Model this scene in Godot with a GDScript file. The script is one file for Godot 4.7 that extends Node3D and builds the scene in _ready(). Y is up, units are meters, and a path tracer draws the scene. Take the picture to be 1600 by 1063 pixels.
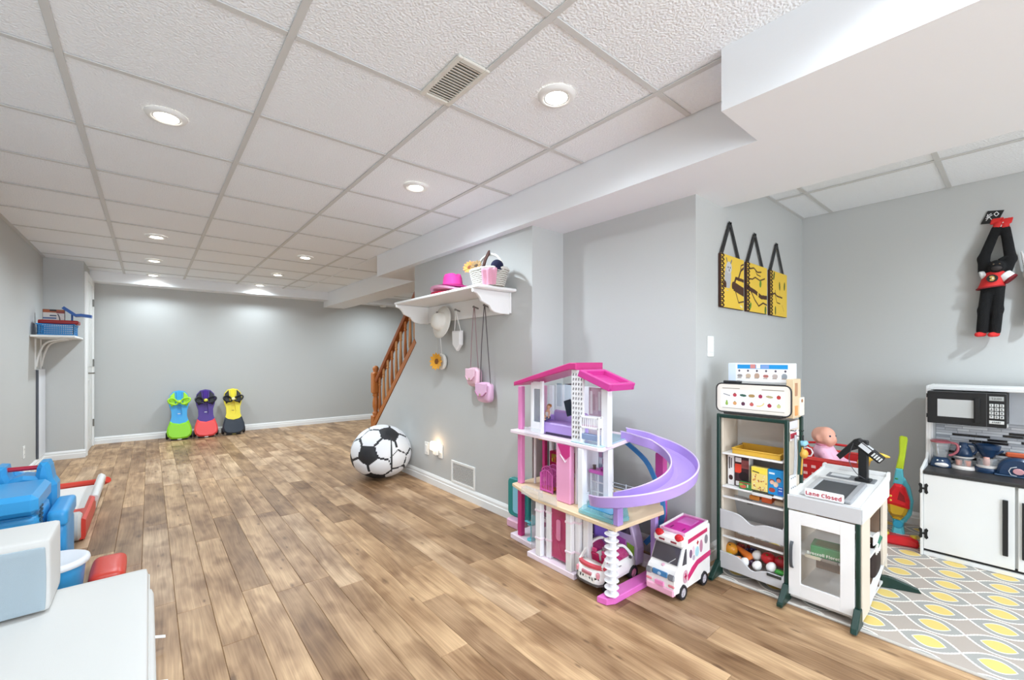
extends Node3D

# Collects triangles; every triangle carries a smoothing group (-1 is flat).
class G:
	var v := PackedVector3Array()
	var uv := PackedVector2Array()
	var sg := PackedInt32Array()
	var x := Transform3D.IDENTITY
	var local := false
	var g := -1
	func at(o: Vector3, b := Basis.IDENTITY) -> G:
		x = Transform3D(b, o)
		return self
	func t(a: Vector3, b: Vector3, c: Vector3, h: Vector3, ua := Vector2.ZERO, ub := Vector2.ZERO, uc := Vector2.ZERO) -> void:
		if (a - c).cross(a - b).dot(h) < 0.0:
			v.append_array(PackedVector3Array([x * a, x * c, x * b]))
			uv.append_array(PackedVector2Array([ua, uc, ub]))
		else:
			v.append_array(PackedVector3Array([x * a, x * b, x * c]))
			uv.append_array(PackedVector2Array([ua, ub, uc]))
		sg.append(g)
	func q(a: Vector3, b: Vector3, c: Vector3, d: Vector3, h: Vector3) -> void:
		t(a, b, c, h)
		t(a, c, d, h)
	# picture quad: a is lower left, b lower right, c upper right, d upper left, with the picture upright
	func pic(a: Vector3, b: Vector3, c: Vector3, d: Vector3, h: Vector3, r := Rect2(0, 0, 1, 1)) -> void:
		var e := r.end
		t(a, b, c, h, Vector2(r.position.x, e.y), e, Vector2(e.x, r.position.y))
		t(a, c, d, h, Vector2(r.position.x, e.y), Vector2(e.x, r.position.y), r.position)
	func box(c: Vector3, s: Vector3, r := 0.0) -> G:
		var hs := s / 2.0
		r = minf(r, minf(hs.x, minf(hs.y, hs.z)) * 0.95)
		if r <= 0.0:
			for a in 3:
				for k in [-1.0, 1.0]:
					var n := Vector3.ZERO
					n[a] = k
					var p := Vector3.ZERO
					p[(a + 1) % 3] = hs[(a + 1) % 3]
					var w := Vector3.ZERO
					w[(a + 2) % 3] = hs[(a + 2) % 3]
					var o := c + n * hs[a]
					q(o - p - w, o + p - w, o + p + w, o - p + w, n)
			return self
		var i := hs - Vector3(r, r, r)
		for a in 3:
			var b := (a + 1) % 3
			var d := (a + 2) % 3
			for k in [-1.0, 1.0]:
				var n := Vector3.ZERO
				n[a] = k
				var p := Vector3.ZERO
				p[b] = i[b]
				var w := Vector3.ZERO
				w[d] = i[d]
				var o := c + n * hs[a]
				q(o - p - w, o + p - w, o + p + w, o - p + w, n)
			for k in [-1.0, 1.0]:
				for l in [-1.0, 1.0]:
					var e := Vector3.ZERO
					e[a] = i[a]
					var m := Vector3.ZERO
					m[b] = k * hs[b]
					m[d] = l * i[d]
					var u := Vector3.ZERO
					u[b] = k * i[b]
					u[d] = l * hs[d]
					q(c - e + m, c + e + m, c + e + u, c - e + u, m + u)
		for sx in [-1.0, 1.0]:
			for sy in [-1.0, 1.0]:
				for sz in [-1.0, 1.0]:
					var s3 := Vector3(sx, sy, sz)
					t(c + Vector3(sx * hs.x, sy * i.y, sz * i.z), c + Vector3(sx * i.x, sy * hs.y, sz * i.z), c + Vector3(sx * i.x, sy * i.y, sz * hs.z), s3)
		return self
	# from corner to corner
	func bb(a: Vector3, b: Vector3, r := 0.0) -> G:
		return box((a + b) / 2.0, (b - a).abs(), r)
	# profile of (radius, height): up the outside, then down the inside
	func lathe(o: Vector3, prof: Array, seg := 20, soft := false, sq := Vector2.ONE) -> G:
		var keep := g
		for k in prof.size() - 1:
			var p: Vector2 = prof[k]
			var r: Vector2 = prof[k + 1]
			g = 900 if soft else 901 + k
			if absf(p.y - r.y) < 1e-6:
				g = -1
			for s in seg:
				var a := TAU * s / seg
				var b := TAU * (s + 1) / seg
				var ca := Vector3(cos(a) * sq.x, 0, sin(a) * sq.y)
				var cb := Vector3(cos(b) * sq.x, 0, sin(b) * sq.y)
				var h := (ca + cb) * (r.y - p.y) + Vector3(0, 2.0 * (p.x - r.x), 0)
				var p0 := o + ca * p.x + Vector3(0, p.y, 0)
				var p1 := o + cb * p.x + Vector3(0, p.y, 0)
				var r0 := o + ca * r.x + Vector3(0, r.y, 0)
				var r1 := o + cb * r.x + Vector3(0, r.y, 0)
				if p.x > 1e-6:
					t(p0, p1, r1, h)
				if r.x > 1e-6:
					t(p0, r1, r0, h)
		g = keep
		return self
	func cyl(a: Vector3, b: Vector3, r0: float, r1 := -1.0, seg := 14, ch := 0.0) -> G:
		if r1 < 0.0:
			r1 = r0
		var keep := x
		var l := (b - a).length()
		x = x * Transform3D(_face((b - a) / l), a)
		var p := [Vector2(0, 0), Vector2(r0 - ch, 0)]
		if ch > 0.0:
			p += [Vector2(r0, ch), Vector2(r1, l - ch)]
		p += [Vector2(r1 - ch, l), Vector2(0, l)]
		lathe(Vector3.ZERO, p, seg)
		x = keep
		return self
	func _face(y: Vector3) -> Basis:
		var w := Vector3.RIGHT if absf(y.x) < 0.9 else Vector3.UP
		var z := w.cross(y).normalized()
		return Basis(y.cross(z).normalized(), y, z)
	func tube(path: Array, r, seg := 8, closed := false) -> G:
		var n := path.size()
		var rings := []
		var up := Vector3.ZERO
		for i in n:
			var d: Vector3
			if closed:
				d = path[(i + 1) % n] - path[(i - 1 + n) % n]
			else:
				d = path[mini(i + 1, n - 1)] - path[maxi(i - 1, 0)]
			d = d.normalized()
			if up == Vector3.ZERO:
				up = _face(d).x
			up = (up - d * up.dot(d)).normalized()
			var w := d.cross(up)
			var rad: float = r[i] if r is Array else r
			var ring := PackedVector3Array()
			for s in seg:
				var a := TAU * s / seg
				ring.append(path[i] + (up * cos(a) + w * sin(a)) * rad)
			rings.append(ring)
		var keep := g
		g = 800
		for i in (n if closed else n - 1):
			var j := (i + 1) % n
			var mid: Vector3 = (path[i] + path[j]) / 2.0
			for s in seg:
				var u := (s + 1) % seg
				var h: Vector3 = rings[i][s] + rings[j][u] - 2.0 * mid
				q(rings[i][s], rings[i][u], rings[j][u], rings[j][s], h)
		g = -1
		if not closed:
			for e in [[0, 1], [n - 1, n - 2]]:
				var h2: Vector3 = path[e[0]] - path[e[1]]
				for s in range(1, seg - 1):
					t(rings[e[0]][0], rings[e[0]][s], rings[e[0]][s + 1], h2)
		g = keep
		return self
	func ell(c: Vector3, r: Vector3, su := 18, sv := 10, v0 := -90.0, v1 := 90.0) -> G:
		var keep := g
		g = 700
		for j in sv:
			var a := deg_to_rad(lerpf(v0, v1, float(j) / sv))
			var b := deg_to_rad(lerpf(v0, v1, float(j + 1) / sv))
			for i in su:
				var e := TAU * i / su
				var f := TAU * (i + 1) / su
				var pt := [Vector3(cos(a) * cos(e), sin(a), cos(a) * sin(e)), Vector3(cos(a) * cos(f), sin(a), cos(a) * sin(f)), Vector3(cos(b) * cos(f), sin(b), cos(b) * sin(f)), Vector3(cos(b) * cos(e), sin(b), cos(b) * sin(e))]
				var h: Vector3 = pt[0] + pt[1] + pt[2] + pt[3]
				if cos(a) > 1e-4:
					t(c + pt[0] * r, c + pt[1] * r, c + pt[2] * r, h)
				if cos(b) > 1e-4:
					t(c + pt[0] * r, c + pt[2] * r, c + pt[3] * r, h)
		g = keep
		return self
	# outline in the local XY plane, extruded from z0 to z1, edges chamfered by bev
	func prism(poly: PackedVector2Array, z0: float, z1: float, bev := 0.0, soft := false) -> G:
		var n := poly.size()
		var area := 0.0
		for i in n:
			area += poly[i].cross(poly[(i + 1) % n])
		if area < 0.0:
			poly = poly.duplicate()
			poly.reverse()
		var ins := PackedVector2Array()
		for i in n:
			var d0 := (poly[i] - poly[(i - 1 + n) % n]).normalized()
			var d1 := (poly[(i + 1) % n] - poly[i]).normalized()
			var n0 := Vector2(-d0.y, d0.x)
			var n1 := Vector2(-d1.y, d1.x)
			var m := (n0 + n1).normalized()
			ins.append(poly[i] + m * bev / maxf(0.4, m.dot(n0)))
		var keep := g
		g = -1
		var f := Geometry2D.triangulate_polygon(ins)
		var fl := ins
		if f.is_empty():
			f = Geometry2D.triangulate_polygon(poly)
			fl = poly
		for z in [z0, z1]:
			var h := Vector3(0, 0, -1) if z == z0 else Vector3(0, 0, 1)
			for i in range(0, f.size(), 3):
				t(Vector3(fl[f[i]].x, fl[f[i]].y, z), Vector3(fl[f[i + 1]].x, fl[f[i + 1]].y, z), Vector3(fl[f[i + 2]].x, fl[f[i + 2]].y, z), h)
		var layers := [[poly, z0], [poly, z1]] if bev <= 0.0 else [[ins, z0], [poly, z0 + bev], [poly, z1 - bev], [ins, z1]]
		for k in layers.size() - 1:
			for i in n:
				var j := (i + 1) % n
				var d := poly[j] - poly[i]
				var h := Vector3(d.y, -d.x, 0).normalized()
				if bev > 0.0 and k != 1:
					h.z = -0.5 if k == 0 else 0.5
				g = 600 + k if soft else -1
				var A: PackedVector2Array = layers[k][0]
				var B: PackedVector2Array = layers[k + 1][0]
				q(Vector3(A[i].x, A[i].y, layers[k][1]), Vector3(A[j].x, A[j].y, layers[k][1]), Vector3(B[j].x, B[j].y, layers[k + 1][1]), Vector3(B[i].x, B[i].y, layers[k + 1][1]), h)
		g = keep
		return self
	# closed outline (right, up) swept along a path; ups: one up vector, or one per point
	func sweep(path: Array, poly: PackedVector2Array, up = Vector3.UP, closed := false, soft := true) -> G:
		var n := path.size()
		var m := poly.size()
		var area := 0.0
		for i in m:
			area += poly[i].cross(poly[(i + 1) % m])
		if area < 0.0:
			poly = poly.duplicate()
			poly.reverse()
		var rings := []
		var fr := []
		for i in n:
			var d: Vector3
			if closed:
				d = path[(i + 1) % n] - path[(i - 1 + n) % n]
			else:
				d = path[mini(i + 1, n - 1)] - path[maxi(i - 1, 0)]
			d = d.normalized()
			var w: Vector3 = up[i] if up is Array else up
			var r := d.cross(w).normalized()
			var u := r.cross(d).normalized()
			fr.append([r, u, d])
			var ring := PackedVector3Array()
			for p in poly:
				ring.append(path[i] + r * p.x + u * p.y)
			rings.append(ring)
		var keep := g
		for i in (n if closed else n - 1):
			var k := (i + 1) % n
			for s in m:
				var e := (s + 1) % m
				var d2 := poly[e] - poly[s]
				var h: Vector3 = fr[i][0] * d2.y - fr[i][1] * d2.x
				g = 500 + s if soft else -1
				q(rings[i][s], rings[i][e], rings[k][e], rings[k][s], h)
		g = -1
		if not closed:
			var f := Geometry2D.triangulate_polygon(poly)
			for e in [0, n - 1]:
				var h: Vector3 = fr[e][2] * (-1.0 if e == 0 else 1.0)
				for i in range(0, f.size(), 3):
					t(rings[e][f[i]], rings[e][f[i + 1]], rings[e][f[i + 2]], h)
		g = keep
		return self
	# rows of points; hint points away from `inside` (or along `dir` when given)
	func surf(rows: Array, inside: Vector3, closed := false, dir := Vector3.ZERO, uvs := false) -> G:
		var keep := g
		g = 400
		for i in rows.size() - 1:
			var m: int = rows[i].size()
			for s in (m if closed else m - 1):
				var e := (s + 1) % m
				var a: Vector3 = rows[i][s]
				var b: Vector3 = rows[i][e]
				var c: Vector3 = rows[i + 1][e]
				var d: Vector3 = rows[i + 1][s]
				var h := dir if dir != Vector3.ZERO else (a + b + c + d) / 4.0 - inside
				if uvs:
					var ua := Vector2(float(s) / (m - 1), float(i) / (rows.size() - 1))
					var ud := Vector2(ua.x, float(i + 1) / (rows.size() - 1))
					var ue := Vector2(float(s + 1) / (m - 1), ua.y)
					var uc := Vector2(ue.x, ud.y)
					t(a, b, c, h, ua, ue, uc)
					t(a, c, d, h, ua, uc, ud)
				else:
					q(a, b, c, d, h)
		g = keep
		return self
	# bones [a, b, ra, rb] joined by a smooth minimum and meshed as surface nets
	func blob(bones: Array, k: float, cell: float) -> G:
		var lo := Vector3.ONE * 1e9
		var hi := -lo
		for b in bones:
			var r: float = maxf(b[2], b[3]) + k * 0.5 + cell * 2.0
			for p in [b[0], b[1]]:
				lo = lo.min(p - Vector3.ONE * r)
				hi = hi.max(p + Vector3.ONE * r)
		var n := Vector3i(((hi - lo) / cell).ceil()) + Vector3i.ONE
		var f := PackedFloat32Array()
		f.resize(n.x * n.y * n.z)
		f.fill(1.0)
		for b in bones:
			var a: Vector3 = b[0]
			var d: Vector3 = b[1] - a
			var dd := maxf(d.length_squared(), 1e-9)
			var ra: float = b[2]
			var rb: float = b[3]
			var pad := Vector3.ONE * (maxf(ra, rb) + k + cell * 2.0)
			var i0 := Vector3i(((a.min(b[1]) - pad - lo) / cell).floor()).clamp(Vector3i.ZERO, n - Vector3i.ONE)
			var i1 := Vector3i(((a.max(b[1]) + pad - lo) / cell).ceil()).clamp(Vector3i.ZERO, n - Vector3i.ONE)
			for iz in range(i0.z, i1.z + 1):
				for iy in range(i0.y, i1.y + 1):
					var base := (iz * n.y + iy) * n.x
					for ix in range(i0.x, i1.x + 1):
						var p := lo + Vector3(ix, iy, iz) * cell
						var s := clampf((p - a).dot(d) / dd, 0.0, 1.0)
						var e := p.distance_to(a + d * s) - lerpf(ra, rb, s)
						var o := f[base + ix]
						var h := maxf(k - absf(o - e), 0.0) / k
						f[base + ix] = minf(o, e) - h * h * k * 0.25
		var id := {}
		var sx := 1
		var sy := n.x
		var sz := n.x * n.y
		var corner := [0, sx, sy, sx + sy, sz, sz + sx, sz + sy, sz + sx + sy]
		var cp := [Vector3(0, 0, 0), Vector3(1, 0, 0), Vector3(0, 1, 0), Vector3(1, 1, 0), Vector3(0, 0, 1), Vector3(1, 0, 1), Vector3(0, 1, 1), Vector3(1, 1, 1)]
		var edges := [[0, 1], [2, 3], [4, 5], [6, 7], [0, 2], [1, 3], [4, 6], [5, 7], [0, 4], [1, 5], [2, 6], [3, 7]]
		for iz in n.z - 1:
			for iy in n.y - 1:
				for ix in n.x - 1:
					var o := (iz * n.y + iy) * n.x + ix
					var neg := 0
					for c in corner:
						if f[o + c] < 0.0:
							neg += 1
					if neg == 0 or neg == 8:
						continue
					var sum := Vector3.ZERO
					var cnt := 0
					for e in edges:
						var fa := f[o + corner[e[0]]]
						var fb := f[o + corner[e[1]]]
						if (fa < 0.0) != (fb < 0.0):
							sum += cp[e[0]].lerp(cp[e[1]], fa / (fa - fb))
							cnt += 1
					id[o] = lo + (Vector3(ix, iy, iz) + sum / cnt) * cell
		var keep := g
		g = 300
		for o in id:
			var fa: float = f[o]
			for ax in [[sx, sy, sz, 0], [sy, sz, sx, 1], [sz, sx, sy, 2]]:
				var fb: float = f[o + ax[0]]
				if (fa < 0.0) == (fb < 0.0):
					continue
				if not (id.has(o - ax[1]) and id.has(o - ax[2]) and id.has(o - ax[1] - ax[2])):
					continue
				var h := Vector3.ZERO
				h[ax[3]] = 1.0 if fa < 0.0 else -1.0
				q(id[o], id[o - ax[1]], id[o - ax[1] - ax[2]], id[o - ax[2]], h)
		g = keep
		return self
	func mesh(inv: Transform3D) -> ArrayMesh:
		var st := SurfaceTool.new()
		st.begin(Mesh.PRIMITIVE_TRIANGLES)
		for i in sg.size():
			st.set_smooth_group(sg[i])
			for k in 3:
				st.set_uv(uv[i * 3 + k])
				st.add_vertex(inv * v[i * 3 + k])
		st.generate_normals()
		st.index()
		return st.commit()

var taken := {}
var mats := {}
var rng := RandomNumberGenerator.new()

func numbered(n: String) -> String:
	var k: int = taken.get(n, 0)
	taken[n] = k + 1
	return n if k == 0 else "%s_%03d" % [n, k]

func tag(o: Node, label: String, category: String, group := "", kind := "") -> Node:
	if label: o.set_meta("label", label)
	if category: o.set_meta("category", category)
	if group: o.set_meta("group", group)
	if kind: o.set_meta("kind", kind)
	return o

func thing(called: String, label: String, category: String, at := Vector3.ZERO, turn := 0.0, group := "") -> Node3D:
	var o := Node3D.new()
	o.name = numbered(called)
	add_child(o)
	o.position = at
	o.rotation.y = turn
	tag(o, label, category, group)
	return o

func whole(n: Node3D) -> Transform3D:
	var t := n.transform
	var p := n.get_parent()
	while p != self and p is Node3D:
		t = p.transform * t
		p = p.get_parent()
	return t

# a part: geometry in world coordinates unless g.local
func part(root: Node3D, called: String, g: G, m: Material, label := "") -> MeshInstance3D:
	var o := MeshInstance3D.new()
	o.name = called
	o.mesh = g.mesh(Transform3D.IDENTITY if g.local else whole(root).affine_inverse())
	o.material_override = m
	root.add_child(o, true)
	if label: o.set_meta("label", label)
	return o

func single(called: String, g: G, m: Material, at: Vector3, label: String, category: String, group := "") -> MeshInstance3D:
	var o := MeshInstance3D.new()
	o.name = numbered(called)
	o.mesh = g.mesh(Transform3D.IDENTITY if g.local else Transform3D(Basis.IDENTITY, -at))
	o.material_override = m
	o.position = at
	add_child(o)
	tag(o, label, category, group)
	return o

func structure(called: String, g: G, m: Material) -> MeshInstance3D:
	var o := MeshInstance3D.new()
	o.name = numbered(called)
	o.mesh = g.mesh(Transform3D.IDENTITY)
	o.material_override = m
	add_child(o)
	o.set_meta("kind", "structure")
	return o

func dup(root: Node3D, called: String, at: Vector3, label: String, turn := 0.0) -> Node3D:
	var r: Node3D = root.duplicate()
	r.name = numbered(called)
	add_child(r)
	r.position = at
	r.rotation.y = turn
	r.set_meta("label", label)
	return r

func mat(hex: String, rough := 0.5, metal := 0.0, bump := "") -> StandardMaterial3D:
	var key := "%s|%s|%s|%s" % [hex, rough, metal, bump]
	if mats.has(key):
		return mats[key]
	var m := StandardMaterial3D.new()
	m.albedo_color = Color(hex)
	m.roughness = rough
	m.metallic = metal
	if bump: relief(m, bump)
	mats[key] = m
	return m

func noise_tex(freq: float, octaves := 3, size := 256, normal := false, kind := FastNoiseLite.TYPE_SIMPLEX_SMOOTH) -> NoiseTexture2D:
	var n := FastNoiseLite.new()
	n.noise_type = kind
	n.seed = 7
	n.frequency = freq
	n.fractal_octaves = octaves
	var t := NoiseTexture2D.new()
	t.width = size
	t.height = size
	t.seamless = true
	t.noise = n
	t.as_normal_map = normal
	return t

var reliefs := {}
func relief(m: StandardMaterial3D, how: String) -> void:
	var spec: Array = {"paint": [0.08, 3, 2.5, 0.02], "fabric": [0.25, 2, 10.0, 0.05], "plush": [0.12, 3, 9.0, 0.5], "tile": [0.16, 3, 2.2, 0.35], "plastic": [0.2, 2, 6.0, 0.01]}[how]
	if not reliefs.has(how):
		reliefs[how] = noise_tex(spec[0], spec[1])
	m.heightmap_enabled = true
	m.heightmap_texture = reliefs[how]
	m.heightmap_scale = spec[3]
	m.uv1_triplanar = true
	m.uv1_world_triplanar = true
	m.uv1_scale = Vector3.ONE * spec[2]

func glass(hex: String, alpha: float) -> StandardMaterial3D:
	var key := "glass%s%s" % [hex, alpha]
	if mats.has(key): return mats[key]
	var m := StandardMaterial3D.new()
	m.albedo_color = Color(hex)
	m.albedo_color.a = alpha
	m.transparency = BaseMaterial3D.TRANSPARENCY_ALPHA
	m.roughness = 0.05
	mats[key] = m
	return m

func glow(hex: String, e: float) -> StandardMaterial3D:
	var m := StandardMaterial3D.new()
	m.albedo_color = Color(hex)
	m.emission_enabled = true
	m.emission = Color(hex)
	m.emission_energy_multiplier = e
	return m

func printed(im: Image, rough := 0.45) -> StandardMaterial3D:
	var m := StandardMaterial3D.new()
	m.albedo_texture = ImageTexture.create_from_image(im)
	m.roughness = rough
	m.texture_repeat = false
	return m

func canvas(w: int, h: int, hex: String) -> Image:
	var im := Image.create(w, h, false, Image.FORMAT_RGB8)
	im.fill(Color(hex))
	return im

func disc(im: Image, c: Vector2, r: Vector2, hex: String, turn := 0.0) -> void:
	var e := maxf(r.x, r.y) + 1.0
	var col := Color(hex)
	for y in range(maxi(0, int(c.y - e)), mini(im.get_height(), int(c.y + e) + 1)):
		for x in range(maxi(0, int(c.x - e)), mini(im.get_width(), int(c.x + e) + 1)):
			var p := (Vector2(x, y) - c).rotated(-turn) / r
			if p.length_squared() < 1.0:
				im.set_pixel(x, y, col)

func stroke(im: Image, pts: Array, w: float, hex: String) -> void:
	var col := Color(hex)
	for i in pts.size() - 1:
		var a: Vector2 = pts[i]
		var b: Vector2 = pts[i + 1]
		for y in range(maxi(0, int(minf(a.y, b.y) - w)), mini(im.get_height(), int(maxf(a.y, b.y) + w) + 1)):
			for x in range(maxi(0, int(minf(a.x, b.x) - w)), mini(im.get_width(), int(maxf(a.x, b.x) + w) + 1)):
				var p := Vector2(x, y)
				if p.distance_to(Geometry2D.get_closest_point_to_segment(p, a, b)) <= w * 0.5:
					im.set_pixel(x, y, col)

func rect(im: Image, x: int, y: int, w: int, h: int, hex: String) -> void:
	im.fill_rect(Rect2i(x, y, w, h), Color(hex))

# lettering, h metres tall capitals, centred, facing the basis' +z
func text(root: Node3D, called: String, s: String, at: Vector3, b: Basis, h: float, m: Material, font := "Droid Sans") -> MeshInstance3D:
	var t := TextMesh.new()
	var f := SystemFont.new()
	f.font_names = PackedStringArray([font])
	f.font_weight = 700
	t.font = f
	t.text = s
	t.font_size = 32
	t.pixel_size = h / 23.0
	t.depth = 0.0012
	t.curve_step = 2.0
	var o := MeshInstance3D.new()
	o.name = called
	o.mesh = t
	o.material_override = m
	root.add_child(o, true)
	o.transform = whole(root).affine_inverse() * Transform3D(b, at)
	return o

func V(x: float, y: float, z: float) -> Vector3:
	return Vector3(x, y, z)

func P2(a: Array) -> PackedVector2Array:
	var p := PackedVector2Array()
	for i in range(0, a.size(), 2):
		p.append(Vector2(a[i], a[i + 1]))
	return p

func rrect(w: float, h: float, r: float, seg := 4) -> PackedVector2Array:
	var p := PackedVector2Array()
	for c in [[1, 1, 0], [-1, 1, 90], [-1, -1, 180], [1, -1, 270]]:
		for s in seg + 1:
			p.append(Vector2(c[0] * (w / 2 - r), c[1] * (h / 2 - r)) + Vector2(r, 0).rotated(deg_to_rad(c[2] + 90.0 * s / seg)))
	return p

func oval(rx: float, ry: float, n := 20) -> PackedVector2Array:
	var p := PackedVector2Array()
	for i in n:
		p.append(Vector2(cos(TAU * i / n) * rx, sin(TAU * i / n) * ry))
	return p

func smooth_line(pts: Array, n := 6) -> Array:
	var out := []
	for i in pts.size() - 1:
		for k in n:
			out.append(pts[i].cubic_interpolate(pts[i + 1], pts[maxi(i - 1, 0)], pts[mini(i + 2, pts.size() - 1)], float(k) / n))
	out.append(pts[-1])
	return out

# faces the left (-x): local x runs towards +z, local y up
var FACE_LEFT := Basis(Vector3(0, 0, 1), Vector3(0, 1, 0), Vector3(-1, 0, 0))

const CEIL := 2.181
const SOFFIT := 1.966

func _ready() -> void:
	rng.seed = 11
	var cam := Camera3D.new()
	cam.name = "camera"
	cam.projection = Camera3D.PROJECTION_FRUSTUM
	cam.near = 0.05
	cam.far = 60.0
	cam.size = 0.0789
	cam.frustum_offset = Vector2(0.0, 0.002071)
	cam.position = V(0, 1.107, 0)
	cam.rotation_degrees = V(0, -40.065, 0)
	add_child(cam)
	cam.current = true
	var we := WorldEnvironment.new()
	we.name = "environment"
	var env := Environment.new()
	env.background_mode = Environment.BG_SKY
	var sky := Sky.new()
	var sm := ProceduralSkyMaterial.new()
	sm.sky_top_color = Color(0.55, 0.7, 0.95)
	sm.sky_horizon_color = Color(0.85, 0.9, 0.97)
	sm.ground_bottom_color = Color(0.35, 0.36, 0.33)
	sm.ground_horizon_color = Color(0.6, 0.62, 0.6)
	sky.sky_material = sm
	env.sky = sky
	env.background_energy_multiplier = 1.0
	env.tonemap_mode = Environment.TONE_MAPPER_LINEAR
	env.tonemap_exposure = 1.17
	env.sdfgi_enabled = true
	env.ssao_enabled = true
	env.ssil_enabled = true
	we.environment = env
	add_child(we)
	# daylight in the window of the wall behind the camera
	var day := AreaLight3D.new()
	day.name = "window_daylight"
	day.area_size = Vector2(1.9, 1.7)
	day.light_color = Color(0.91, 0.955, 1.0)
	day.light_energy = 11.0
	day.area_normalize_energy = true
	day.shadow_enabled = true
	day.position = V(0.5, 1.03, 2.9)
	day.rotation_degrees = V(28, 0, 0)
	add_child(day)
	build_room()
	build_ceiling()
	build_floor()
	build_lights()
	build_left_side()
	build_far_side()
	build_shelf_wall()
	build_dollhouse()
	build_vehicles()
	build_market()
	build_alcove()

# x, z and the share of the common lamp energy
var POTS := [[0.058, -2.45, 0.8], [1.276, -1.235, 0.52], [1.278, -2.455, 0.88], [0.048, -4.94, 0.85], [0.04, -6.17, 0.85], [0.037, -7.25, 0.42], [1.272, -4.936, 1.15], [1.264, -6.186, 1.15], [1.245, -7.25, 0.42], [0.058, 0.0, 0.6], [1.276, 0.0, 0.8], [0.058, 1.22, 0.8], [1.276, 1.22, 0.8], [3.05, -6.9, 1.0], [3.2, 0.62, 1.15], [3.2, 1.85, 1.0]]
var POT_ENERGY := 1.45

func build_lights() -> void:
	var trim := mat("eeeeec", 0.35)
	var lens := glow("fff8ea", 14.0)
	var ring := mat("c9c9c8", 0.3, 0.4)
	var words := ["recessed ceiling light in the left row nearest the camera", "recessed ceiling light beside the white air vent, largest in view", "recessed ceiling light of the right row beside the long bulkhead", "recessed ceiling light of the left row, first of the far three", "recessed ceiling light of the left row, middle of the far three", "recessed ceiling light of the left row against the far bulkhead", "recessed ceiling light of the right row, first of the far three", "recessed ceiling light of the right row, middle of the far three", "recessed ceiling light of the right row against the far bulkhead", "recessed ceiling light over the foam mats by the camera", "recessed ceiling light beside the bright face of the dropped bulkhead", "recessed ceiling light behind the camera on the left", "recessed ceiling light behind the camera on the right", "recessed ceiling light over the stair foot by the far wall", "recessed ceiling light over the rug in front of the toy kitchen", "recessed ceiling light in the alcove behind the camera"]
	for i in POTS.size():
		var p := V(POTS[i][0], CEIL - 0.004, POTS[i][1])
		var t := thing("ceiling_light", words[i], "light", p, 0.0, "recessed ceiling lights")
		part(t, "trim_ring", G.new().at(p).lathe(V(0, 0, 0), [Vector2(0.05, -0.004), Vector2(0.054, -0.009), Vector2(0.07, -0.007), Vector2(0.078, 0.004)], 28, true), trim)
		part(t, "baffle", G.new().at(p).lathe(V(0, 0, 0), [Vector2(0.046, 0.004), Vector2(0.046, -0.006), Vector2(0.051, -0.006)], 28), ring)
		part(t, "bulb", G.new().at(p).ell(V(0, 0.012, 0), V(0.046, 0.026, 0.046), 24, 6, -90.0, 0.0), lens)
		var l := SpotLight3D.new()
		l.name = "beam"
		l.position = V(0, -0.034, 0)
		l.rotation_degrees = V(-90, 0, 0)
		l.spot_angle = 84.0
		l.spot_angle_attenuation = 1.0
		l.spot_range = 14.0
		l.spot_attenuation = 2.0
		l.light_size = 0.032
		l.light_color = Color(0.905, 0.962, 1.0)
		l.light_energy = POT_ENERGY * POTS[i][2]
		l.shadow_enabled = true
		t.add_child(l)

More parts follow.
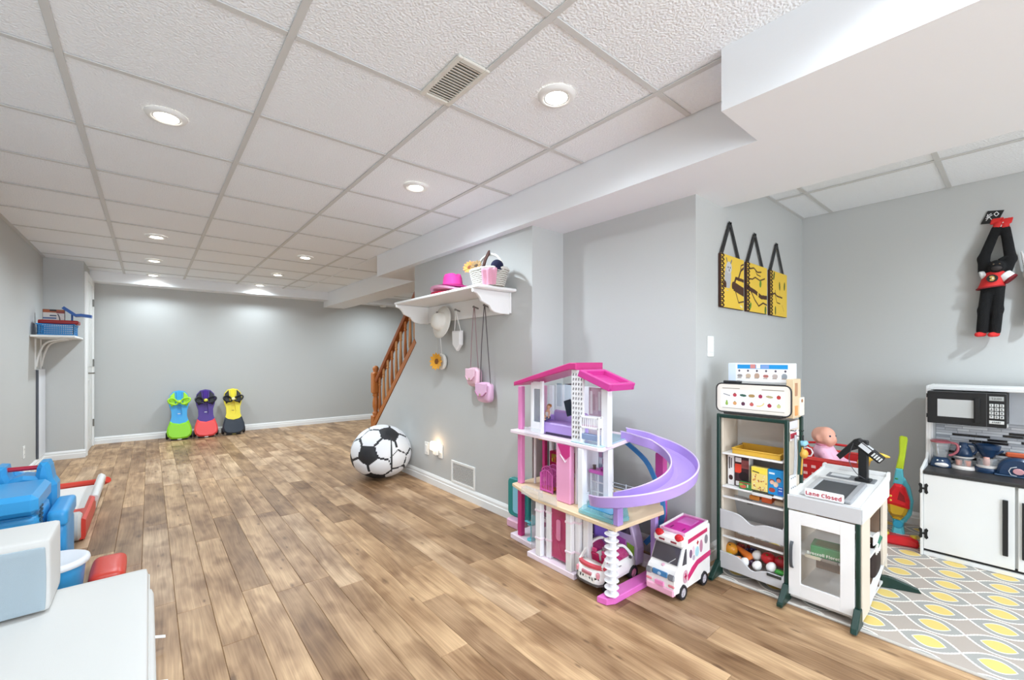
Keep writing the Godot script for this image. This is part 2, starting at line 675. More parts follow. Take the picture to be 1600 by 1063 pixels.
func build_room() -> void:
	var paint := mat("c2c3c1", 0.75, 0.0, "paint")
	var white := mat("f0f0ee", 0.45)
	structure("wall_left", G.new().bb(V(-0.97, 0, -6.75), V(-0.87, 2.25, 3.1)), paint)
	structure("wall_left_jog", G.new().bb(V(-0.97, 0, -7.75), V(-0.56, 2.25, -6.75)), paint)
	structure("wall_far", G.new().bb(V(-0.56, 0, -7.75), V(4.3, 2.25, -7.65)), paint)
	structure("wall_right", G.new().bb(V(1.9, 0, -3.675), V(2.0, 2.25, -2.156)), paint)
	structure("wall_stairwell", G.new().bb(V(1.9, 0, -2.156), V(4.3, 2.25, -2.056)), paint)
	structure("wall_recess", G.new().bb(V(2.192, 0, -2.056), V(2.292, 2.25, -1.21)), paint)
	structure("wall_canvas", G.new().bb(V(2.192, 0, -1.21), V(3.97, 2.25, -1.11)), paint)
	structure("wall_alcove", G.new().bb(V(3.87, 0, -1.11), V(3.97, 2.25, 3.1)), paint)
	structure("wall_stair_side", G.new().bb(V(4.2, 0, -7.65), V(4.3, 2.25, -2.156)), paint)
	var near := G.new()
	near.bb(V(-0.87, 0, 3.0), V(3.87, 0.08, 3.1)).bb(V(-0.87, 2.0, 3.0), V(3.87, 2.25, 3.1)).bb(V(-0.87, 0.08, 3.0), V(-0.5, 2.0, 3.1)).bb(V(1.5, 0.08, 3.0), V(3.87, 2.0, 3.1))
	structure("wall_near", near, paint)
	var win := G.new()
	for xx in [-0.5, 0.48, 1.46]:
		win.bb(V(xx, 0.08, 3.02), V(xx + 0.04, 2.0, 3.07))
	win.bb(V(-0.5, 0.08, 3.02), V(1.5, 0.16, 3.07)).bb(V(-0.5, 1.96, 3.02), V(1.5, 2.0, 3.07))
	var wn := structure("window_1", win, white)
	part(wn, "pane", G.new().bb(V(-0.46, 0.16, 3.04), V(1.46, 1.96, 3.048)), glass("ffffff", 0.04))
	# sloped knee wall under the stair rail
	var knee := G.new().at(V(2.0, 0, 0), FACE_LEFT)
	knee.prism(P2([-4.63, 0, -3.675, 0, -3.675, 1.215, -4.63, 0.31]), 0.0, 0.1)
	structure("wall_stair_knee", knee, paint)
	# stair behind the knee wall
	var oak := mat("a9713f", 0.4)
	var st := structure("stairs", G.new().at(V(3.0, 0, 0), FACE_LEFT).prism(P2([-4.6, 0, -2.2, 0, -2.2, 1.35, -2.72, 1.35, -2.72, 1.15, -2.98, 1.15, -2.98, 0.94, -3.25, 0.94, -3.25, 0.73, -3.52, 0.73, -3.52, 0.55, -3.79, 0.55, -3.79, 0.37, -4.06, 0.37, -4.06, 0.18, -4.33, 0.18, -4.33, 0.0]), 0.0, 0.995), white)
	for k in 4:
		part(st, "tread", G.new().bb(V(2.005, 0.18 * (k + 1) + 0.003, -4.36 + 0.27 * k), V(3.0, 0.18 * (k + 1) + 0.028, -4.05 + 0.27 * k), 0.006), oak)
	# baseboards
	var prof := P2([0, 0, 0.016, 0, 0.016, 0.05, 0.012, 0.055, 0.012, 0.072, 0.007, 0.084, 0.004, 0.09, 0, 0.09])
	for b in [["baseboard_right", [V(1.9, 0, -2.06), V(1.9, 0, -4.6)]], ["baseboard_pillar", [V(2.19, 0, -2.056), V(1.884, 0, -2.056)]], ["baseboard_recess", [V(2.192, 0, -1.1), V(2.192, 0, -2.04)]], ["baseboard_canvas", [V(3.87, 0, -1.11), V(2.176, 0, -1.11)]], ["baseboard_alcove", [V(3.87, 0, 3.0), V(3.87, 0, -1.094)]], ["baseboard_far", [V(4.2, 0, -7.65), V(-0.56, 0, -7.65)]], ["baseboard_jog", [V(-0.544, 0, -6.75), V(-0.87, 0, -6.75)]], ["baseboard_left", [V(-0.87, 0, -6.734), V(-0.87, 0, 3.0)]]]:
		var dir: Vector3 = (b[1][1] - b[1][0]).normalized()
		var flip := prof.duplicate()
		for i in flip.size():
			flip[i].x = -flip[i].x
		structure(b[0], G.new().sweep(b[1], flip, Vector3.UP, false, false), white)
	# door in the jog on the left
	var dp := mat("e9e9e6", 0.4)
	var d := structure("door_1", G.new().bb(V(-0.56, 0.01, -7.53), V(-0.55, 2.0, -6.87)), dp)
	var cas := G.new()
	cas.bb(V(-0.56, 0, -6.87), V(-0.535, 2.08, -6.79), 0.005).bb(V(-0.56, 0, -7.61), V(-0.535, 2.08, -7.53), 0.005).bb(V(-0.56, 2.0, -7.5295), V(-0.535, 2.08, -6.8705), 0.005)
	part(d, "casing", cas, white)
	for r in [[0.12, 0.85, -7.45, -7.24], [0.12, 0.85, -7.16, -6.95], [1.0, 1.85, -7.45, -7.24], [1.0, 1.85, -7.16, -6.95]]:
		part(d, "panel", G.new().bb(V(-0.551, r[0], r[2]), V(-0.544, r[1], r[3]), 0.006), dp)
	var hm := mat("8b8a86", 0.3, 0.9)
	var hl := part(d, "handle", G.new().cyl(V(-0.55, 0.93, -6.95), V(-0.542, 0.93, -6.95), 0.026, 0.026, 16).tube([V(-0.545, 0.93, -6.95), V(-0.5, 0.93, -6.95), V(-0.497, 0.93, -6.97), V(-0.497, 0.93, -7.06)], 0.009), hm)
	hl.set_meta("label", "brushed metal lever handle")
	for hy in [0.25, 1.0, 1.75]:
		part(d, "hinge", G.new().cyl(V(-0.538, hy, -7.53), V(-0.538, hy + 0.09, -7.53), 0.008), hm)

func build_ceiling() -> void:
	var tile_m := mat("f5f8fb", 0.9, 0.0, "tile")
	var grid_m := mat("d2d2d0", 0.5)
	var bulk := mat("f1f3f6", 0.7, 0.0, "paint")
	var c := structure("ceiling", G.new().bb(V(-0.97, 2.205, -7.75), V(4.3, 2.3, 3.1)), mat("8f8f8d", 0.9))
	part(c, "bulkhead", G.new().bb(V(1.84, SOFFIT, -4.4), V(2.51, 2.21, 3.0)), bulk)
	part(c, "bulkhead", G.new().bb(V(1.525, SOFFIT, -0.68), V(1.84, 2.21, 3.0)), bulk)
	part(c, "bulkhead", G.new().bb(V(2.26, SOFFIT - 0.004, -7.65), V(2.6, 2.21, -4.4)), bulk)
	part(c, "bulkhead", G.new().bb(V(-0.56, 2.06, -7.65), V(4.2, 2.21, -7.38)), bulk)
	var zl := [-7.38]
	var k := 10
	while k > -7:
		zl.append(-0.958 - 0.6126 * k)
		k -= 1
	zl.append(3.0)
	var zr := [-7.38]
	for j in range(10, 5, -1):
		zr.append(-0.958 - 0.6126 * j)
	zr.append(-4.4)
	var za := [-1.11]
	for j in 7:
		za.append(-0.918 + 0.6126 * j)
	za.append(3.0)
	for area in [[[-0.87, -0.2443, 0.3624, 0.9691, 1.5758, 1.84], zl], [[2.6, 3.2, 3.81, 4.2], zr], [[2.51, 2.67, 3.28, 3.87], za], [[1.84, 2.26], [-7.38, -6.47, -5.86, -5.25, -4.4]]]:
		var xs: Array = area[0]
		var zs: Array = area[1]
		for i in xs.size() - 1:
			for j in zs.size() - 1:
				var a: float = xs[i]
				var b: float = xs[i + 1]
				if a > 1.5 and a < 1.6 and zs[j] > -0.6:
					continue
				part(c, "tile", G.new().bb(V(a + 0.004, CEIL + 0.003 + rng.randf() * 0.001, zs[j] + 0.004), V(b - 0.004, CEIL + 0.018, zs[j + 1] - 0.004), 0.002), tile_m)
		for i in range(1, xs.size() - 1):
			part(c, "grid_runner", G.new().bb(V(xs[i] - 0.012, CEIL - 0.003, zs[0]), V(xs[i] + 0.012, CEIL + 0.002, zs[-1]), 0.001), grid_m)
		for j in range(1, zs.size() - 1):
			for i in xs.size() - 1:
				part(c, "grid_crosspiece", G.new().bb(V(xs[i] + 0.0125, CEIL - 0.002, zs[j] - 0.012), V(xs[i + 1] - 0.0125, CEIL + 0.002, zs[j] + 0.012), 0.001), grid_m)
	# wall angles along the left wall
	part(c, "wall_angle", G.new().bb(V(-0.87, CEIL - 0.003, -6.75), V(-0.846, CEIL + 0.002, 3.0)), grid_m)
	part(c, "wall_angle", G.new().bb(V(2.51, CEIL - 0.003, -1.11), V(3.87, CEIL + 0.002, -1.09)), grid_m)
	# air vent
	var vp := V(0.905, CEIL, -1.43)
	var vm := mat("dedbd2", 0.45)
	var v := thing("ceiling_vent", "white louvred air vent set in the ceiling beside a recessed light", "vent", vp)
	var fr := G.new()
	fr.bb(V(0.835, CEIL - 0.009, -1.575), V(0.855, CEIL + 0.002, -1.285), 0.003).bb(V(0.955, CEIL - 0.009, -1.575), V(0.975, CEIL + 0.002, -1.285), 0.003).bb(V(0.855, CEIL - 0.009, -1.575), V(0.955, CEIL + 0.002, -1.55), 0.003).bb(V(0.855, CEIL - 0.009, -1.31), V(0.955, CEIL + 0.002, -1.285), 0.003)
	part(v, "frame", fr, vm)
	part(v, "duct", G.new().bb(V(0.855, CEIL + 0.0025, -1.55), V(0.955, CEIL + 0.0028, -1.31)), mat("9a9890", 0.8))
	for s in 15:
		var z := -1.545 + 0.0158 * s
		part(v, "slat", G.new().at(V(0.905, CEIL - 0.004, z + 0.004), Basis(Vector3.RIGHT, 0.35)).box(Vector3.ZERO, V(0.1, 0.0015, 0.0125)), vm)

func wood_image(n: int) -> Image:
	var im := Image.create(n, n, false, Image.FORMAT_RGB8)
	var fine := FastNoiseLite.new()
	fine.seed = 3
	fine.frequency = 0.05
	fine.fractal_octaves = 4
	var mid := FastNoiseLite.new()
	mid.seed = 5
	mid.frequency = 0.012
	mid.fractal_octaves = 3
	var blot := FastNoiseLite.new()
	blot.seed = 9
	blot.frequency = 0.006
	blot.fractal_octaves = 3
	var knots := []
	var r := RandomNumberGenerator.new()
	r.seed = 21
	for i in 26:
		knots.append([Vector2(r.randf() * n, r.randf() * n), r.randf_range(3.0, 8.0)])
	var lo := Color("7d5e44")
	var hi := Color("dcbc98")
	for y in n:
		for x in n:
			var warp := mid.get_noise_2d(x * 0.5, y * 0.12) * 14.0
			var s := fine.get_noise_2d((x + warp) * 3.4, y * 0.1) * 0.4
			s += mid.get_noise_2d((x + warp) * 2.6, y * 0.09 + 700.0) * 0.38
			s += blot.get_noise_2d(x * 1.2 + 900.0, y * 0.5) * 0.8
			var sm := mid.get_noise_2d(x * 0.8 + 300.0, y * 0.35 + 50.0)
			s -= maxf(0.0, sm - 0.12) * 1.3
			im.set_pixel(x, y, lo.lerp(hi, clampf(0.56 + s * 0.55, 0.0, 1.0)))
	var dark := Color("5b4433")
	for kn in knots:
		var c: Vector2 = kn[0]
		var rad: float = kn[1]
		for y in range(maxi(0, int(c.y - rad * 5)), mini(n, int(c.y + rad * 5))):
			for x in range(maxi(0, int(c.x - rad * 1.6)), mini(n, int(c.x + rad * 1.6))):
				var d := Vector2((x - c.x) * 1.0, (y - c.y) * 0.34).length() / rad
				d += fine.get_noise_2d(x * 3.0, y) * 0.35
				if d < 1.3:
					im.set_pixel(x, y, im.get_pixel(x, y).lerp(dark, clampf(1.3 - d, 0.0, 1.0) * 0.5))
	return im

func build_floor() -> void:
	var im := wood_image(1024)
	var tex := ImageTexture.create_from_image(im)
	var fine := noise_tex(0.06, 3, 256)
	var tones := ["ffffff", "f0eae2", "e2dad0", "f8f2e8", "d2c8bc", "fff9ee", "e9e2d8"]
	var ms := []
	for h in tones:
		var m := StandardMaterial3D.new()
		m.albedo_texture = tex
		m.albedo_color = Color(h)
		m.roughness = 0.42
		m.metallic_specular = 0.4
		ms.append(m)
	var f := structure("floor", G.new().bb(V(-0.97, -0.1, -7.75), V(4.3, -0.012, 3.1)), mat("6a5642", 0.9))
	var rest := G.new()
	var wd := 0.122
	var col := 0
	var xx := -0.885
	while xx < 4.25:
		var z := -7.66 - rng.randf() * 1.1
		while z < 3.0:
			var z0 := maxf(z, -7.66)
			var z1 := minf(z + 1.22, 3.02)
			z += 1.22
			if z1 - z0 < 0.03:
				continue
			if xx > 3.86 and z0 > -2.1 or xx > 2.2 and z0 > -2.1 and z1 < -1.15 or xx > 2.05 and z0 > -4.3 and z1 < -2.05:
				continue
			var g := rest if z0 > -0.1 else G.new()
			plank(g, xx + 0.0004, minf(xx + wd, 4.25) - 0.0004, z0 + 0.0004, z1 - 0.0004)
			if z0 <= -0.1:
				part(f, "plank", g, ms[rng.randi() % ms.size()])
		xx += wd
		col += 1
	var o := part(f, "plank_field", rest, ms[1])
	o.set_meta("kind", "stuff")

func plank(g: G, x0: float, x1: float, z0: float, z1: float) -> void:
	var b := 0.0016
	var u0 := rng.randf() * 0.9
	var v0 := rng.randf_range(0.0, 0.24)
	var fl := rng.randf() < 0.5
	var p := [V(x0 + b, 0, z0 + b), V(x1 - b, 0, z0 + b), V(x1 - b, 0, z1 - b), V(x0 + b, 0, z1 - b)]
	var e := [V(x0, -b, z0), V(x1, -b, z0), V(x1, -b, z1), V(x0, -b, z1)]
	var uvs := []
	for c in p:
		var t := Vector2(u0 + (c.x - x0) / 1.6, v0 + (c.z - z0) / 1.6)
		if fl: t = Vector2(2.0 * u0 + 0.076 - t.x, 2.0 * v0 + 0.76 - t.y)
		uvs.append(t)
	g.t(p[0], p[1], p[2], Vector3.UP, uvs[0], uvs[1], uvs[2])
	g.t(p[0], p[2], p[3], Vector3.UP, uvs[0], uvs[2], uvs[3])
	for i in 4:
		var j := (i + 1) % 4
		var h: Vector3 = (e[i] + e[j]) / 2.0 - (p[0] + p[2]) / 2.0 + V(0, 0.05, 0)
		g.t(p[i], p[j], e[j], h, uvs[i], uvs[j], uvs[j])
		g.t(p[i], e[j], e[i], h, uvs[i], uvs[j], uvs[i])
		var d: Vector3 = V(0, -0.01, 0)
		h.y = 0.0
		g.t(e[i], e[j], e[j] + d, h, uvs[i], uvs[j], uvs[j])
		g.t(e[i], e[j] + d, e[i] + d, h, uvs[i], uvs[j], uvs[i])

func puff(c: Vector3, s: Vector3, r: float, bulge: float) -> G:
	# a padded box: rounded edges, faces swelling outward by bulge
	var g := G.new()
	var n := 10
	var h := s / 2.0
	for a in 3:
		var b := (a + 1) % 3
		var d := (a + 2) % 3
		for k in [-1.0, 1.0]:
			var rows := []
			for i in n + 1:
				var row := []
				for j in n + 1:
					var p := Vector3.ZERO
					p[a] = k
					p[b] = sin((float(i) / n - 0.5) * PI)
					p[d] = sin((float(j) / n - 0.5) * PI)
					var w := p * h
					var core := w.clamp(-h + Vector3.ONE * r, h - Vector3.ONE * r)
					var dir := (w - core)
					var o := core + (dir.normalized() * r if dir.length() > 1e-6 else Vector3.ZERO)
					o[a] += k * bulge * (1.0 - p[b] * p[b]) * (1.0 - p[d] * p[d])
					row.append(c + o)
				rows.append(row)
			var nd := Vector3.ZERO
			nd[a] = k
			g.surf(rows, c, false, nd)
	return g

func build_left_side() -> void:
	var foam := mat("dad8d4", 0.85, 0.0, "fabric")
	var pale := mat("a9b7bf", 0.85, 0.0, "fabric")
	var blue := mat("3aa0dd", 0.32)
	var red := mat("d8402f", 0.35)
	var white := mat("e2e0dc", 0.4)
	# foam mats: two layers
	var m2 := thing("foam_mat", "thin white foam mat lowest on the floor with small fabric tags", "foam mat", V(-0.4, 0, -1.6), 0.0, "white foam mats")
	part(m2, "pad", puff(V(-0.42, 0.039, -1.65), V(0.87, 0.07, 1.78), 0.02, 0.003), foam)
	for zz in [-2.12, -1.82]:
		part(m2, "tag", G.new().at(V(0.03, 0.045, zz), Basis(Vector3(0, 0, 1), -0.3)).box(Vector3.ZERO, V(0.035, 0.002, 0.018)), mat("f4f4f2", 0.8))
	var m1 := thing("foam_mat", "thick white foam mat on top with the pale blue block on it", "foam mat", V(-0.44, 0.08, -1.75), 0.0, "white foam mats")
	part(m1, "pad", puff(V(-0.435, 0.1175, -1.74), V(0.86, 0.068, 1.68), 0.014, 0.002), foam)
	part(m1, "seam", G.new().tube([V(-0.86, 0.117, -2.58), V(-0.008, 0.117, -2.58), V(-0.001, 0.117, -2.57), V(-0.001, 0.117, -0.91)], 0.003, 6), foam)
	var bk := thing("foam_block", "square foam block with white top and pale blue front on the mat", "foam block", V(-0.57, 0.155, -2.48))
	part(bk, "cover", puff(V(-0.575, 0.295, -2.483), V(0.58, 0.268, 0.262), 0.013, 0.003), foam)
	part(bk, "front_panel", puff(V(-0.58, 0.285, -2.352), V(0.565, 0.235, 0.012), 0.005, 0.003), pale, "pale blue front panel")
	# blue tub with white lid
	var tub := thing("storage_tub", "round blue tub with a white lid tucked behind the foam block", "tub", V(-0.335, 0, -2.795))
	part(tub, "body", G.new().at(V(-0.335, 0, -2.795)).lathe(V(0, 0, 0), [Vector2(0, 0.002), Vector2(0.088, 0.002), Vector2(0.095, 0.012), Vector2(0.112, 0.178), Vector2(0.108, 0.18)], 28), blue)
	part(tub, "lid", G.new().at(V(-0.335, 0, -2.795)).lathe(V(0, 0, 0), [Vector2(0.108, 0.176), Vector2(0.124, 0.176), Vector2(0.127, 0.184), Vector2(0.124, 0.197), Vector2(0.112, 0.203), Vector2(0.1, 0.198), Vector2(0.04, 0.197), Vector2(0, 0.197)], 32, true), mat("e9e9ec", 0.4))
	# red piece on the floor
	single("toy_ramp", puff(V(-0.158, 0.036, -2.97), V(0.13, 0.072, 0.3), 0.03, 0.004), red, V(-0.158, 0, -2.97), "small red plastic toy ramp lying on the floor beyond the foam mat", "toy ramp")
	# blue play chest
	var ch := thing("play_chest", "bright blue plastic play chest with a grooved lid and side vent", "toy chest", V(-0.63, 0, -3.1))
	part(ch, "body", puff(V(-0.632, 0.19, -3.11), V(0.475, 0.38, 0.36), 0.025, 0.004), blue)
	part(ch, "lid", G.new().box(V(-0.632, 0.43, -3.11), V(0.478, 0.094, 0.38), 0.022), blue)
	part(ch, "groove", G.new().bb(V(-0.85, 0.377, -2.927), V(-0.41, 0.381, -2.922)), mat("2a6fa0", 0.6))
	for k in 6:
		part(ch, "vent_slot", G.new().bb(V(-0.395, 0.30 + 0.02 * k, -3.03), V(-0.389, 0.31 + 0.02 * k, -2.97)), mat("26495f", 0.6))
	part(ch, "emblem_ridge", G.new().at(V(-0.62, 0.2, -2.925)).tube([V(-0.09, 0, 0), V(-0.06, 0.03, 0), V(0, 0.04, 0), V(0.06, 0.03, 0), V(0.09, 0, 0)], 0.006), blue)
	# blue climbing frame with a red bar
	var cl := thing("play_climber", "bright blue plastic climber panel with a red grab bar across", "climber", V(-0.5, 0, -3.42))
	var pg := G.new().at(V(0, 0, -3.52))
	pg.prism(P2([-0.72, 0.0, -0.36, 0.0, -0.365, 0.28, -0.385, 0.3, -0.385, 0.42, -0.4, 0.45, -0.41, 0.52, -0.42, 0.545, -0.45, 0.545, -0.46, 0.52, -0.465, 0.475, -0.51, 0.485, -0.555, 0.47, -0.565, 0.5, -0.57, 0.54, -0.6, 0.545, -0.62, 0.52, -0.63, 0.44, -0.72, 0.4]), 0.0, 0.14, 0.018)
	part(cl, "panel", pg, blue)
	part(cl, "grab_bar", G.new().cyl(V(-0.57, 0.518, -3.43), V(-0.44, 0.515, -3.43), 0.012), mat("b3203a", 0.35))
	part(cl, "fin", G.new().at(V(0, 0, -3.585)).prism(P2([-0.7, 0.0, -0.48, 0.0, -0.48, 0.4, -0.52, 0.47, -0.56, 0.49, -0.6, 0.47, -0.7, 0.38]), 0.0, 0.06, 0.016), blue)
	part(cl, "arch", G.new().tube(smooth_line([V(-0.66, 0.36, -3.55), V(-0.6, 0.43, -3.55), V(-0.52, 0.46, -3.55), V(-0.45, 0.45, -3.55)]), 0.012), mat("6d78b8", 0.4))
	part(cl, "step", puff(V(-0.344, 0.32, -3.2), V(0.076, 0.08, 0.34), 0.02, 0.0), blue)
	part(cl, "step_leg", puff(V(-0.348, 0.142, -3.2), V(0.07, 0.282, 0.3), 0.02, 0.0), blue)
	# red and white slide lying along the wall
	var sl := thing("play_slide", "red and white plastic slide lying low on the floor", "slide", V(-0.45, 0, -4.3))
	var u := P2([-0.15, 0.0, 0.15, 0.0, 0.155, 0.02, 0.155, 0.115, 0.14, 0.125, 0.122, 0.115, 0.118, 0.035, -0.118, 0.035, -0.122, 0.115, -0.14, 0.125, -0.155, 0.115, -0.155, 0.02])
	part(sl, "white_bed", G.new().sweep([V(-0.45, 0.012, -5.0), V(-0.45, 0.004, -4.3)], u, Vector3.UP, false, false), white, "off-white end of the slide")
	part(sl, "red_bed", G.new().sweep([V(-0.45, 0.006, -4.3), V(-0.45, 0.004, -3.95), V(-0.45, 0.012, -3.66)], u, Vector3.UP, false, false), red)
	part(sl, "end_lip", G.new().tube([V(-0.62, 0.06, -5.02), V(-0.45, 0.055, -5.04), V(-0.29, 0.06, -5.02), V(-0.27, 0.075, -5.0)], 0.028), red)
	part(sl, "rail_cap", G.new().tube(smooth_line([V(-0.3, 0.11, -4.25), V(-0.3, 0.125, -4.7), V(-0.3, 0.12, -4.92), V(-0.31, 0.05, -5.0)]), 0.024), white)
	part(sl, "round_foot", G.new().cyl(V(-0.365, 0.085, -3.7), V(-0.315, 0.085, -3.7), 0.085, 0.085, 24, 0.012), mat("c9c5bf", 0.45), "pale grey round foot")
	# wall shelf in the corner
	var whitep := mat("efefec", 0.45)
	var sh := thing("wall_shelf", "small white corner shelf on the left wall under the blue basket", "shelf", V(-0.72, 1.31, -6.4))
	part(sh, "board", G.new().bb(V(-0.868, 1.308, -6.748), V(-0.565, 1.328, -6.06), 0.003), whitep)
	for zz in [-6.32, -6.6]:
		var br := G.new()
		br.tube(smooth_line([V(-0.862, 1.02, zz), V(-0.84, 1.15, zz), V(-0.79, 1.26, zz), V(-0.66, 1.302, zz)]), 0.009, 6)
		br.bb(V(-0.87, 0.99, zz - 0.012), V(-0.86, 1.308, zz + 0.012)).bb(V(-0.865, 1.3, zz - 0.012), V(-0.64, 1.308, zz + 0.012))
		part(sh, "bracket", br, whitep)
	# basket and what is in it
	var bb := mat("1f7fbd", 0.4)
	var bs := thing("storage_basket", "bright blue plastic lattice basket on the small corner shelf", "basket", V(-0.7, 1.329, -6.26))
	var lat := G.new()
	for side in [[V(-0.825, 0, -6.1), V(-0.58, 0, -6.1)], [V(-0.825, 0, -6.42), V(-0.58, 0, -6.42)], [V(-0.825, 0, -6.1), V(-0.825, 0, -6.42)], [V(-0.58, 0, -6.1), V(-0.58, 0, -6.42)]]:
		var a: Vector3 = side[0]
		var e: Vector3 = side[1]
		for k in 17:
			var p := a.lerp(e, k / 16.0)
			lat.box(p + V(0, 1.384, 0), V(0.0045, 0.1, 0.0045))
		for k in 5:
			var y := 1.335 + 0.02 * k
			lat.bb(a + V(-0.002, y, -0.002), e + V(0.002, y + 0.006, 0.002))
	part(bs, "lattice", lat, bb)
	part(bs, "floor", G.new().bb(V(-0.825, 1.33, -6.42), V(-0.58, 1.336, -6.1)), bb)
	part(bs, "rim", G.new().tube([V(-0.83, 1.436, -6.095), V(-0.575, 1.436, -6.095), V(-0.575, 1.436, -6.425), V(-0.83, 1.436, -6.425)], 0.007, 6, true), bb)
	single("toy_tray", puff(V(-0.69, 1.462, -6.25), V(0.28, 0.04, 0.2), 0.012, 0.0), mat("9d1519", 0.4), V(-0.69, 1.44, -6.25), "dark red flat toy tray lying across the blue basket", "toy tray")
	var im := canvas(64, 44, "d9d6d2")
	rect(im, 0, 0, 64, 12, "a5532b")
	rect(im, 20, 0, 20, 6, "1c1718")
	rect(im, 40, 6, 24, 8, "8c3a35")
	rect(im, 0, 32, 40, 6, "3e5d8e")
	rect(im, 20, 22, 20, 5, "32445e")
	stroke(im, [Vector2(44, 18), Vector2(48, 28), Vector2(50, 40)], 3.0, "232328")
	stroke(im, [Vector2(50, 24), Vector2(63, 34)], 2.0, "e8e4dc")
	var pb := thing("picture_box", "colourful picture box leaning upright behind the red tray", "toy box", V(-0.73, 1.483, -6.3))
	part(pb, "box", G.new().bb(V(-0.815, 1.483, -6.33), V(-0.66, 1.595, -6.296), 0.002), mat("3b2b28", 0.6))
	var pic := G.new()
	pic.pic(V(-0.812, 1.485, -6.294), V(-0.663, 1.485, -6.294), V(-0.663, 1.592, -6.294), V(-0.812, 1.592, -6.294), V(0, 0, 1))
	part(pb, "cover_print", pic, printed(im))
	var bt := thing("toy_track", "bent blue toy track piece sticking out of the basket top", "toy track", V(-0.6, 1.483, -6.25))
	part(bt, "track", G.new().sweep([V(-0.66, 1.61, -6.2), V(-0.6, 1.56, -6.2), V(-0.57, 1.535, -6.2), V(-0.53, 1.54, -6.2), V(-0.455, 1.53, -6.2)], P2([-0.05, -0.014, 0.05, -0.014, 0.05, 0.014, -0.05, 0.014]), Vector3(0.3, 1, 0)), mat("1d56a5", 0.35))
	part(bt, "post", G.new().cyl(V(-0.6, 1.483, -6.22), V(-0.6, 1.56, -6.22), 0.008), mat("1d56a5", 0.35))
	# tall white panel against the left wall
	var pn := thing("wall_panel", "tall narrow white panel with a dark front edge against the left wall", "panel", V(-0.85, 0.09, -6.7))
	part(pn, "panel", G.new().bb(V(-0.869, 0.092, -6.735), V(-0.850, 0.99, -6.38), 0.004), mat("e4e6ea", 0.4))
	part(pn, "edge_strip", G.new().bb(V(-0.869, 0.092, -6.3795), V(-0.851, 0.985, -6.368), 0.002), mat("55585f", 0.4))
	outlet("wall_outlet", V(-0.87, 0.255, -5.81), Basis(Vector3(0, 1, 0), PI / 2), "white electrical outlet on the left wall by the blue toys", true)

# plate facing the basis' +z
func outlet(called: String, p: Vector3, b: Basis, label: String, slots: bool) -> Node3D:
	var w := mat("f1f1ee", 0.35)
	var t := thing(called, label, "outlet" if slots else "switch", p)
	part(t, "plate", G.new().at(p, b).prism(rrect(0.07, 0.114, 0.006), 0.0, 0.006, 0.002), w)
	if slots:
		for y in [-0.024, 0.024]:
			part(t, "socket", G.new().at(p + b * V(0, y, 0), b).prism(rrect(0.034, 0.028, 0.011), 0.006, 0.0075), mat("e4e4e0", 0.4))
			part(t, "slots", G.new().at(p + b * V(0, y, 0), b).box(V(-0.006, 0.003, 0.0075), V(0.002, 0.008, 0.001)).box(V(0.006, 0.003, 0.0075), V(0.002, 0.008, 0.001)), mat("3b3b3b", 0.6))
	else:
		part(t, "rocker", G.new().at(p, b).box(V(0, 0.0, 0.008), V(0.033, 0.066, 0.005), 0.002), w)
	return t

